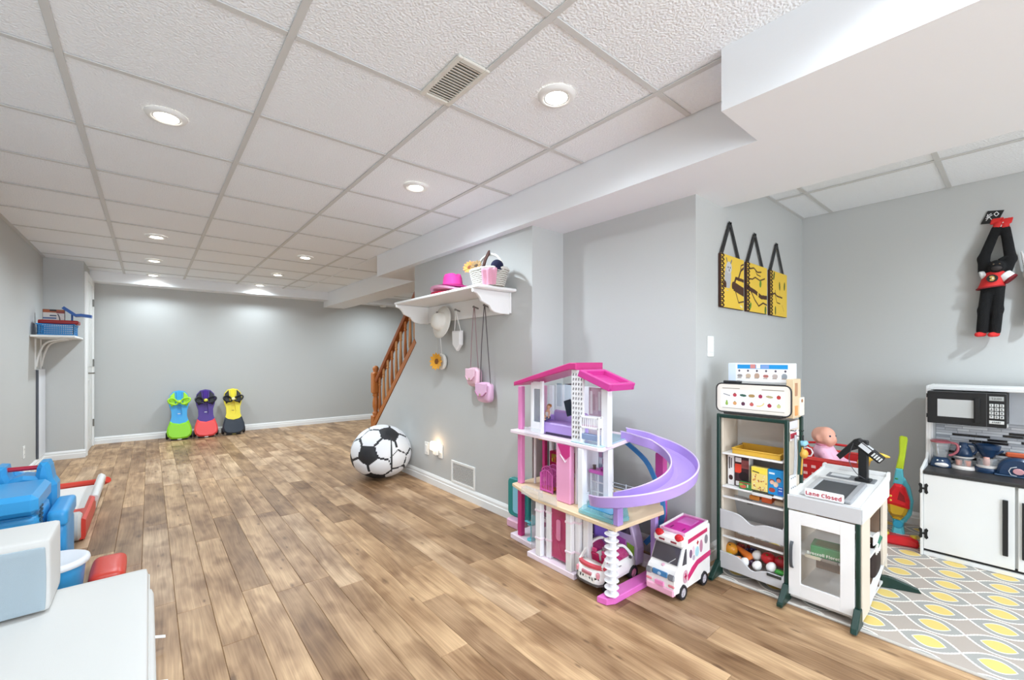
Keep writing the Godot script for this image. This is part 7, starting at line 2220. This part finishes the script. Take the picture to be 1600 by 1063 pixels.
func vacuum() -> void:
	var red := mat("d5202c", 0.3)
	var lime := mat("bdd62c", 0.35)
	var cyan := mat("5ec3d6", 0.3)
	var t := thing("toy_vacuum", "red toy vacuum cleaner with lime green handle standing by the alcove wall", "toy vacuum", V(3.42, 0.01, -0.48))
	# the body leans from the head back towards the wall
	var lean := Basis(V(0, 0, 1), -0.16)
	var o := V(3.42, 0.06, -0.485)
	var b := lean * FACE_LEFT
	# head on the floor
	var hd := G.new().at(V(3.385, 0.009, -0.475), Basis(V(0, 1, 0), PI / 2 + 0.25))
	hd.prism(P2([-0.075, 0.0, 0.075, 0.0, 0.082, 0.02, 0.078, 0.04, 0.05, 0.05, 0.02, 0.056, -0.05, 0.056, -0.078, 0.044, -0.082, 0.02]), -0.04, 0.04, 0.012)
	part(t, "head", hd, red)
	part(t, "head_label", G.new().at(V(3.385, 0.009, -0.475), Basis(V(0, 1, 0), PI / 2 + 0.25)).box(V(-0.015, 0.0565, 0.01), V(0.06, 0.001, 0.014)), mat("efc9c4", 0.4))
	for s in [-1.0, 1.0]:
		part(t, "knob", G.new().at(V(3.385, 0.05, -0.475), Basis(V(0, 1, 0), PI / 2 + 0.25)).cyl(V(0.06 * s, 0.0, 0.0), V(0.06 * s, 0.022, 0.0), 0.016, 0.014, 14, 0.003), mat("e6d24a", 0.35))
	part(t, "neck", G.new().at(o, b).prism(P2([-0.032, -0.01, 0.032, -0.01, 0.022, 0.05, 0.03, 0.09, -0.03, 0.09, -0.022, 0.05]), -0.025, 0.025, 0.01), cyan)
	part(t, "pivot", G.new().at(o, b).cyl(V(0, 0.055, -0.028), V(0, 0.055, 0.03), 0.024, 0.024, 18, 0.004), mat("2f9fc4", 0.3))
	part(t, "rear_shell", G.new().at(o, b).prism(P2([-0.035, 0.08, 0.03, 0.07, 0.055, 0.12, 0.062, 0.2, 0.045, 0.28, 0.02, 0.33, -0.012, 0.34, -0.02, 0.3, -0.05, 0.2, -0.052, 0.12]), -0.03, 0.008, 0.008), cyan)
	part(t, "dust_bin", G.new().at(o, b).prism(P2([-0.05, 0.18, -0.044, 0.12, -0.022, 0.085, 0.012, 0.082, 0.036, 0.12, 0.048, 0.165]), 0.0, 0.05, 0.014), mat("c9a52f", 0.25), "amber dust bin")
	part(t, "bin_ring", G.new().at(o, b).prism(P2([-0.03, 0.1, 0.02, 0.1, 0.026, 0.112, -0.036, 0.112]), 0.002, 0.054, 0.002), mat("8a6a22", 0.3))
	part(t, "cover", G.new().at(o, b).prism(P2([-0.056, 0.165, 0.05, 0.155, 0.052, 0.2, 0.03, 0.275, 0.015, 0.29, -0.018, 0.29, -0.04, 0.245, -0.056, 0.2]), -0.002, 0.062, 0.016), red)
	for y in [0.215, 0.19]:
		part(t, "button", G.new().at(o, b).ell(V(-0.03, y, 0.058), V(0.008, 0.008, 0.006), 12, 8), mat("e6c94a", 0.35))
	part(t, "grip_recess", G.new().at(o, b).prism(P2([0.0, 0.2, 0.036, 0.19, 0.03, 0.225, 0.008, 0.25]), 0.05, 0.0635), mat("8e121c", 0.4))
	part(t, "collar", G.new().at(o, b).prism(P2([-0.03, 0.285, 0.022, 0.285, 0.012, 0.38, -0.018, 0.38]), -0.014, 0.022, 0.006), cyan)
	part(t, "collar_button", G.new().at(o, b).ell(V(-0.012, 0.318, 0.02), V(0.009, 0.006, 0.005), 12, 8), mat("3f9a5a", 0.35))
	part(t, "handle", G.new().at(o, b).prism(P2([-0.02, 0.378, 0.014, 0.378, 0.022, 0.46, 0.03, 0.56, 0.026, 0.575, 0.002, 0.58, -0.008, 0.57, -0.006, 0.47]), -0.012, 0.018, 0.006), lime)

func kitchen() -> void:
	var white := mat("eeeeec", 0.4)
	var black := mat("18181a", 0.45)
	var slate := mat("2f2e2e", 0.5)
	var t := thing("toy_kitchen", "white wooden toy kitchen with black counter and microwave by the alcove wall", "toy kitchen", V(3.6, 0.009, 0.0))
	var R := 0.009
	var z0 := -0.377
	var z1 := 0.52
	part(t, "side", G.new().at(V(0, 0, z0)).prism(P2([3.298, R, 3.82, R, 3.82, 0.943, 3.52, 0.943, 3.52, 0.55, 3.5, 0.52, 3.298, 0.487]), 0.0, 0.013, 0.002), white)
	part(t, "side", G.new().at(V(0, 0, z1)).prism(P2([3.298, R, 3.82, R, 3.82, 0.943, 3.52, 0.943, 3.52, 0.55, 3.5, 0.52, 3.298, 0.487]), 0.0, 0.013, 0.002), white)
	part(t, "counter", G.new().bb(V(3.292, 0.464, z0 + 0.014), V(3.64, 0.481, z1), 0.002), slate)
	part(t, "body", G.new().bb(V(3.322, 0.036, z0 + 0.0135), V(3.64, 0.463, z1)), mat("d9d9d6", 0.5))
	part(t, "kick_gap", G.new().bb(V(3.318, 0.03, z0 + 0.0135), V(3.325, 0.05, z1)), black)
	part(t, "plinth", G.new().bb(V(3.304, R, z0 + 0.0135), V(3.64, 0.031, z1), 0.002), white)
	for d in [[z0 + 0.014, -0.031, -1.0], [-0.021, 0.3, 1.0]]:
		var dr := part(t, "door", G.new().bb(V(3.302, 0.046, d[0]), V(3.32, 0.461, d[1]), 0.002), white)
		if d[2] < 0.0:
			part(dr, "handle", G.new().bb(V(3.288, 0.11, -0.072), V(3.302, 0.39, -0.053), 0.002), black, "long black handle")
			for y in [0.38, 0.13]:
				var hg := G.new().at(V(3.3015, y, z0 + 0.014), FACE_LEFT)
				for s in [-1.0, 1.0]:
					hg.prism(P2([0.004 * s, -0.022, 0.013 * s, -0.03, 0.02 * s, -0.02, 0.016 * s, -0.008, 0.016 * s, 0.008, 0.02 * s, 0.02, 0.013 * s, 0.03, 0.004 * s, 0.022]), 0.0, 0.004)
				hg.box(V(0, 0, 0.002), V(0.02, 0.01, 0.005))
				part(dr, "hinge", hg, black)
		else:
			part(dr, "handle", G.new().bb(V(3.288, 0.11, -0.008), V(3.302, 0.39, 0.012), 0.002), black, "long black handle")
			part(dr, "window", G.new().bb(V(3.3, 0.1, 0.03), V(3.3015, 0.36, 0.25)), black)
	# hutch
	part(t, "top_board", G.new().bb(V(3.52, 0.922, z0 + 0.013), V(3.82, 0.943, z1), 0.002), white)
	part(t, "face_strip", G.new().bb(V(3.52, 0.487, z0 + 0.0131), V(3.535, 0.922, z0 + 0.022)), white)
	part(t, "inner_side", G.new().bb(V(3.53, 0.482, z0 + 0.0135), V(3.645, 0.922, z0 + 0.03), 0.001), mat("e3e3e1", 0.45))
	part(t, "splash_back", G.new().bb(V(3.645, 0.482, z0 + 0.014), V(3.655, 0.922, z1)), mat("a9abb0", 0.5))
	var tones := ["d9dadd", "c6c7cb", "e8e9ea", "b3b5ba", "1d1d1f", "d2d3d7", "cfd0d3"]
	var r := RandomNumberGenerator.new()
	r.seed = 14
	for row in 17:
		var z := z0 + 0.034 - r.randf() * 0.03
		while z < 0.14:
			var l: float = [0.05, 0.075, 0.1][r.randi() % 3]
			var a := maxf(z, z0 + 0.032)
			part(t, "tile", G.new().bb(V(3.641, 0.486 + 0.0148 * row, a), V(3.6452, 0.4985 + 0.0148 * row, z + l - 0.0018), 0.0008), mat(tones[4] if r.randf() < 0.2 else tones[r.randi() % 7 if r.randf() < 0.9 else 0], 0.18))
			z += l
	part(t, "steel_panel", G.new().bb(V(3.638, 0.74, -0.055), V(3.642, 0.92, z1)), mat("c5c9cf", 0.35), "pale grey panel beside the microwave")
	part(t, "upper_shelf", G.new().bb(V(3.5, 0.735, z0 + 0.03), V(3.641, 0.745, -0.056)), white)
	# microwave
	var mw := part(t, "microwave", G.new().bb(V(3.44, 0.735, -0.362), V(3.64, 0.916, -0.061), 0.003), black, "black toy microwave")
	part(mw, "microwave_window", G.new().bb(V(3.4385, 0.776, -0.32), V(3.4402, 0.874, -0.179)), mat("c9cbca", 0.12))
	part(mw, "microwave_handle", G.new().bb(V(3.424, 0.752, -0.176), V(3.44, 0.888, -0.156), 0.003), black)
	part(mw, "door_gap", G.new().bb(V(3.439, 0.738, -0.133), V(3.4405, 0.914, -0.13)), mat("4a4a4c", 0.5))
	for y in [0.765, 0.88]:
		part(mw, "door_hinge", G.new().bb(V(3.438, y, -0.366), V(3.45, y + 0.022, -0.36)), black)
	part(mw, "display", G.new().bb(V(3.4385, 0.878, -0.122), V(3.4402, 0.901, -0.07)), mat("b9bcbb", 0.3))
	text(mw, "display_digits", "12:00", V(3.4378, 0.8895, -0.096), FACE_LEFT, 0.011, mat("7d807f", 0.4))
	var keys := "123456789*0#"
	for k in 12:
		var kz := -0.114 + 0.0185 * (k % 3)
		var ky := 0.853 - 0.0205 * (k / 3)
		part(mw, "key", G.new().bb(V(3.4375, ky - 0.008, kz - 0.0075), V(3.4402, ky + 0.008, kz + 0.0075), 0.0008), mat("e2e3e1", 0.4))
		text(mw, "digit", keys[k], V(3.4368, ky, kz), FACE_LEFT, 0.0095, black)
	part(mw, "start_key", G.new().bb(V(3.4375, 0.755, -0.1225), V(3.4402, 0.772, -0.069), 0.0008), mat("e2e3e1", 0.4))
	text(mw, "digit", "START", V(3.4368, 0.7635, -0.096), FACE_LEFT, 0.008, mat("5a5a5c", 0.5))
	appliances()

func appliances() -> void:
	var navy := mat("1f3a5a", 0.3)
	var coral := mat("b5626c", 0.35)
	var cream := mat("e6dfd8", 0.4)
	var blush := mat("e3ab9c", 0.4)
	var clear := glass("d9dfe2", 0.16)
	var Y := 0.482
	# blender
	var o := V(3.5, Y, -0.312)
	var b := thing("toy_blender", "toy blender with clear jug, coral lid and navy base on the counter's left", "toy blender", o)
	part(b, "base", G.new().at(o).lathe(V(0, 0, 0), [Vector2(0, 0), Vector2(0.043, 0), Vector2(0.045, 0.01), Vector2(0.038, 0.038), Vector2(0.03, 0.052), Vector2(0, 0.054)], 24, true), navy)
	part(b, "base_front", G.new().at(o, FACE_LEFT).ell(V(0.006, 0.014, 0.034), V(0.03, 0.014, 0.014), 16, 8), cream)
	for s in [-1.0, 1.0]:
		part(b, "dial", G.new().at(o, FACE_LEFT).ell(V(0.009 * s, 0.036, 0.034), V(0.006, 0.006, 0.004), 10, 6), mat("e9e9e6", 0.3))
	part(b, "jug", G.new().at(o).lathe(V(0, 0, 0), [Vector2(0.026, 0.054), Vector2(0.042, 0.14), Vector2(0.04, 0.14), Vector2(0.024, 0.056), Vector2(0, 0.056)], 22), clear)
	part(b, "lid", G.new().at(o).lathe(V(0, 0, 0), [Vector2(0.043, 0.138), Vector2(0.045, 0.146), Vector2(0.03, 0.152), Vector2(0, 0.153)], 22), coral)
	part(b, "handle", G.new().tube(smooth_line([o + V(-0.01, 0.143, 0.038), o + V(-0.01, 0.135, 0.066), o + V(-0.01, 0.1, 0.068), o + V(-0.01, 0.075, 0.048), o + V(-0.01, 0.07, 0.034)]), 0.0065), coral)
	# coffee maker
	o = V(3.52, Y, -0.222)
	var c := thing("toy_coffee_maker", "navy toy coffee pot over a cream base with pink cups, second on the counter", "toy coffee maker", o)
	part(c, "base", G.new().at(o).lathe(V(0, 0, 0), [Vector2(0, 0), Vector2(0.052, 0), Vector2(0.052, 0.01), Vector2(0.044, 0.018), Vector2(0, 0.019)], 26), cream)
	part(c, "glass_body", G.new().at(o).lathe(V(0, 0, 0), [Vector2(0.036, 0.019), Vector2(0.034, 0.066), Vector2(0.032, 0.066), Vector2(0.034, 0.02)], 22), clear)
	for s in [-1.0, 1.0]:
		part(c, "cup", G.new().at(o + V(-0.02, 0.019, 0.017 * s)).lathe(V(0, 0, 0), [Vector2(0, 0), Vector2(0.012, 0.002), Vector2(0.014, 0.03), Vector2(0.012, 0.03), Vector2(0, 0.006)], 16, true), blush)
	part(c, "rim", G.new().at(o).lathe(V(0, 0, 0), [Vector2(0, 0.064), Vector2(0.042, 0.064), Vector2(0.042, 0.07), Vector2(0, 0.071)], 22), cream)
	part(c, "pot", G.new().at(o).lathe(V(0, 0, 0), [Vector2(0, 0.071), Vector2(0.036, 0.072), Vector2(0.037, 0.09), Vector2(0.026, 0.122), Vector2(0.018, 0.132), Vector2(0.018, 0.146), Vector2(0, 0.148)], 24, true), navy)
	part(c, "handle", G.new().tube(smooth_line([o + V(0, 0.14, 0.014), o + V(0, 0.138, 0.04), o + V(0, 0.11, 0.05), o + V(0, 0.085, 0.036)]), 0.0055), navy)
	part(c, "drip", G.new().at(o, FACE_LEFT).ell(V(-0.012, 0.125, 0.024), V(0.004, 0.006, 0.003), 8, 6), cream)
	# stand mixer
	o = V(3.52, Y, -0.13)
	var m := thing("toy_food_processor", "navy toy food processor with a blush shaft, third appliance on the counter", "toy food processor", o)
	part(m, "base", G.new().at(o).lathe(V(0, 0, 0), [Vector2(0, 0), Vector2(0.052, 0), Vector2(0.053, 0.014), Vector2(0.046, 0.024), Vector2(0, 0.025)], 26), navy)
	part(m, "bowl", G.new().at(o).lathe(V(0, 0, 0), [Vector2(0.042, 0.025), Vector2(0.042, 0.078), Vector2(0.04, 0.078), Vector2(0.04, 0.026)], 22), clear)
	part(m, "band", G.new().at(o).lathe(V(0, 0, 0), [Vector2(0.044, 0.025), Vector2(0.044, 0.034), Vector2(0.03, 0.038)], 22), cream)
	part(m, "shaft", G.new().at(o + V(-0.02, 0, -0.004)).lathe(V(0, 0, 0), [Vector2(0.011, 0.028), Vector2(0.014, 0.05), Vector2(0.012, 0.082), Vector2(0, 0.084)], 16, true), blush)
	part(m, "hopper", G.new().at(o).lathe(V(0, 0, 0), [Vector2(0, 0.08), Vector2(0.022, 0.08), Vector2(0.03, 0.095), Vector2(0.046, 0.125), Vector2(0.05, 0.146), Vector2(0.046, 0.148), Vector2(0.03, 0.13), Vector2(0, 0.125)], 8), navy)
	part(m, "spout", G.new().tube([o + V(0, 0.1, 0.03), o + V(0, 0.12, 0.055), o + V(0, 0.118, 0.058)], 0.006), navy)
	# toaster
	o = V(3.5, Y, -0.02)
	var t := thing("toy_toaster", "rounded navy toy toaster with coral toast at the counter's right", "toy toaster", o)
	var tp := PackedVector2Array()
	for k in 15:
		var a := PI * k / 14.0
		tp.append(Vector2(-0.078 * cos(a), 0.1 * pow(sin(a), 0.75)))
	part(t, "shell", G.new().at(o, FACE_LEFT).prism(tp, -0.045, 0.045, 0.012, true), navy)
	part(t, "base", G.new().at(o).bb(V(-0.05, 0.0, -0.085), V(0.05, 0.008, 0.085), 0.003), mat("3c5470", 0.35))
	part(t, "toast", G.new().at(o + V(0, 0.11, 0.01)).box(V(0, 0, 0), V(0.02, 0.026, 0.11), 0.006), mat("c4572f", 0.5))
	part(t, "dial", G.new().at(o + V(-0.046, 0.032, 0.0), FACE_LEFT).prism(oval(0.02, 0.016, 18), 0.0, 0.006, 0.002), mat("dba0a4", 0.35))
	part(t, "dial_ring", G.new().at(o + V(-0.047, 0.03, -0.006), FACE_LEFT).tube([V(0.0, 0.026, 0), V(-0.02, 0.018, 0), V(-0.028, 0, 0), V(-0.02, -0.018, 0), V(0, -0.022, 0)], 0.0022, 6), mat("d9dadc", 0.3))

func plushes() -> void:
	var blk := mat("0f0f11", 0.95, 0.0, "plush")
	var red := mat("d22a28", 0.75, 0.0, "fabric")
	var white := mat("ececec", 0.8, 0.0, "fabric")
	var x := 3.825
	var t := thing("plush_monkey", "black plush monkey in a red jersey hanging by its red hands on the wall", "plush monkey", V(x, 1.25, -0.12))
	var bones := []
	bones.append([V(x, 1.6, -0.115), V(x, 1.53, -0.12), 0.038, 0.042])
	var arms := [[V(x, 1.625, -0.155), V(x - 0.01, 1.70, -0.158), V(x, 1.868, -0.108)], [V(x, 1.62, -0.07), V(x - 0.01, 1.68, -0.052), V(x, 1.86, -0.072)]]
	for a in arms:
		bones.append([a[0], a[1], 0.027, 0.0245])
		bones.append([a[1], a[2], 0.0245, 0.021])
	var legs := [[V(x - 0.005, 1.53, -0.142), V(x - 0.012, 1.39, -0.158), V(x - 0.008, 1.268, -0.165)], [V(x - 0.005, 1.53, -0.098), V(x - 0.012, 1.39, -0.103), V(x - 0.008, 1.265, -0.112)]]
	for l in legs:
		bones.append([l[0], l[1], 0.027, 0.024])
		bones.append([l[1], l[2], 0.024, 0.024])
	bones.append([V(x - 0.02, 1.645, -0.105), V(x - 0.035, 1.64, -0.105), 0.036, 0.034])
	var g := G.new()
	g.blob(bones, 0.014, 0.0065)
	part(t, "body", g, blk)
	for s in [-1.0, 1.0]:
		part(t, "ear", G.new().ell(V(x - 0.02, 1.652, -0.105 + 0.04 * s), V(0.008, 0.014, 0.013), 12, 8), mat("2a2626", 0.9))
	part(t, "muzzle", G.new().ell(V(x - 0.06, 1.628, -0.105), V(0.016, 0.014, 0.022), 14, 8), mat("3a3534", 0.9))
	for s in [-1.0, 1.0]:
		part(t, "eye", G.new().ell(V(x - 0.066, 1.652, -0.105 + 0.012 * s), V(0.004, 0.004, 0.004), 8, 6), mat("6a5a4a", 0.2))
	part(t, "tuft", G.new().tube([V(x - 0.03, 1.675, -0.095), V(x - 0.03, 1.69, -0.075), V(x - 0.03, 1.695, -0.06)], [0.01, 0.008, 0.004], 8), blk)
	for k in 2:
		var h: Vector3 = arms[k][2]
		var hb := [[h, h + V(0, 0.025, 0.008 - 0.012 * k), 0.019, 0.019]]
		for f in 4:
			var fo := V(0, 0.036, -0.018 + 0.012 * f)
			hb.append([h + fo, h + fo + V(-0.005, 0.016, 0.004), 0.0075, 0.006])
			hb.append([h + fo + V(-0.005, 0.016, 0.004), h + fo + V(-0.014, 0.02, 0.008), 0.006, 0.005])
		hb.append([h + V(0, 0.012, 0.016 if k == 0 else -0.016), h + V(-0.006, 0.028, 0.028 if k == 0 else -0.028), 0.007, 0.005])
		var hg := G.new()
		hg.blob(hb, 0.006, 0.0035)
		part(t, "hand", hg, red)
		var l: Vector3 = legs[k][2]
		part(t, "foot", G.new().blob([[l + V(0.0, -0.018, 0.004), l + V(-0.028, -0.022, -0.016), 0.016, 0.014]], 0.004, 0.0045), red)
	# jersey: a flared tube with short white sleeves
	var jr := []
	for r in [[1.615, 0.042, 0.036, -0.113], [1.59, 0.05, 0.041, -0.115], [1.55, 0.052, 0.045, -0.124], [1.523, 0.057, 0.05, -0.13]]:
		var row := []
		for k in 24:
			var a := TAU * k / 24.0
			row.append(V(x - 0.006 + cos(a) * r[2], r[0] + 0.006 * sin(a), r[3] + sin(a) * r[1]))
		jr.append(row)
	part(t, "jersey", G.new().surf(jr, V(x, 1.57, -0.12), true), red, "red jersey")
	part(t, "hem", G.new().tube(jr[3], 0.0045, 6, true), mat("8e1820", 0.75))
	part(t, "sleeve", G.new().cyl(V(x - 0.01, 1.592, -0.08), V(x - 0.014, 1.566, -0.054), 0.034, 0.032, 18, 0.004), white)
	part(t, "cuff", G.new().cyl(V(x - 0.014, 1.567, -0.055), V(x - 0.015, 1.56, -0.048), 0.033, 0.033, 18), mat("7d1420", 0.7))
	part(t, "sleeve", G.new().cyl(V(x - 0.01, 1.605, -0.15), V(x - 0.012, 1.598, -0.172), 0.026, 0.026, 18, 0.004), white)
	# crest: dark roundel with a gold profile
	var cr := V(x - 0.0545, 1.572, -0.122)
	part(t, "crest", G.new().at(cr, FACE_LEFT).prism(oval(0.0235, 0.022, 20), -0.006, 0.002), mat("1d1a18", 0.6))
	part(t, "crest_figure", G.new().at(cr, FACE_LEFT).prism(P2([-0.008, -0.014, 0.004, -0.015, 0.009, -0.008, 0.012, -0.004, 0.009, 0.0, 0.01, 0.006, 0.004, 0.013, -0.004, 0.015, -0.012, 0.01, -0.01, 0.004, -0.004, 0.002, -0.006, -0.004, -0.011, -0.008]), 0.002, 0.0035), mat("c9a655", 0.5))
	part(t, "crest_figure", G.new().at(cr, FACE_LEFT).prism(P2([0.0, -0.006, 0.006, -0.005, 0.006, 0.004, 0.0, 0.006]), 0.0035, 0.0045), mat("e9e4da", 0.5))
	part(t, "cord", G.new().tube([V(x - 0.01, 1.87, -0.092), V(x - 0.014, 1.882, -0.086), V(x - 0.012, 1.9, -0.08)], 0.003, 6), white)
	# black square plaque with a white brush mark
	var p := thing("wall_plaque", "small black square plaque with a white brush character above the plush monkey", "plaque", V(3.866, 1.945, -0.12))
	var pb := FACE_LEFT * Basis(V(0, 0, 1), -0.06)
	var po := V(3.869, 1.952, -0.125)
	part(p, "board", G.new().at(po, pb).prism(P2([-0.045, -0.036, 0.022, -0.04, 0.046, 0.032, -0.02, 0.038]), 0.0, 0.008, 0.001), mat("141415", 0.5))
	for s in [[V(-0.024, 0.004, 0), V(-0.004, 0.02, 0)], [V(-0.02, 0.018, 0), V(-0.016, -0.006, 0)], [V(-0.026, -0.008, 0), V(0.0, 0.012, 0)], [V(-0.012, 0.0, 0), V(0.002, -0.022, 0)], [V(-0.012, 0.002, 0), V(-0.024, -0.02, 0)], [V(0.006, 0.014, 0), V(0.016, 0.026, 0)], [V(0.016, 0.026, 0), V(0.026, 0.012, 0)], [V(0.026, 0.012, 0), V(0.016, 0.0, 0)], [V(0.016, 0.0, 0), V(0.006, 0.014, 0)]]:
		part(p, "brush_stroke", G.new().at(po + V(-0.009, 0, 0), pb).tube([s[0], s[1]], 0.0022, 5), mat("e9e9e9", 0.6))
	# white plush at the frame's edge
	var w := thing("plush_toy", "white plush toy with a pink face hanging right of the monkey", "plush toy", V(3.83, 1.42, 0.05))
	var wb := [[V(3.82, 1.585, 0.045), V(3.815, 1.58, 0.05), 0.052, 0.052], [V(3.83, 1.53, 0.05), V(3.83, 1.43, 0.055), 0.04, 0.05]]
	wb.append([V(3.83, 1.53, 0.02), V(3.85, 1.72, -0.012), 0.012, 0.006])
	wb.append([V(3.83, 1.53, 0.08), V(3.835, 1.7, 0.12), 0.014, 0.01])
	for s in [-1.0, 1.0]:
		wb.append([V(3.83, 1.41, 0.055 + 0.025 * s), V(3.82, 1.3, 0.055 + 0.04 * s), 0.024, 0.02])
	var wg := G.new()
	wg.blob(wb, 0.014, 0.007)
	part(w, "body", wg, mat("ebe6e4", 0.95, 0.0, "plush"))
	part(w, "face", G.new().ell(V(3.785, 1.578, 0.045), V(0.022, 0.034, 0.038), 16, 10), mat("e8b7b4", 0.9))
	for s in [-1.0, 1.0]:
		part(w, "eye", G.new().ell(V(3.764, 1.59, 0.045 + 0.014 * s), V(0.004, 0.005, 0.005), 8, 6), mat("2a2222", 0.2))
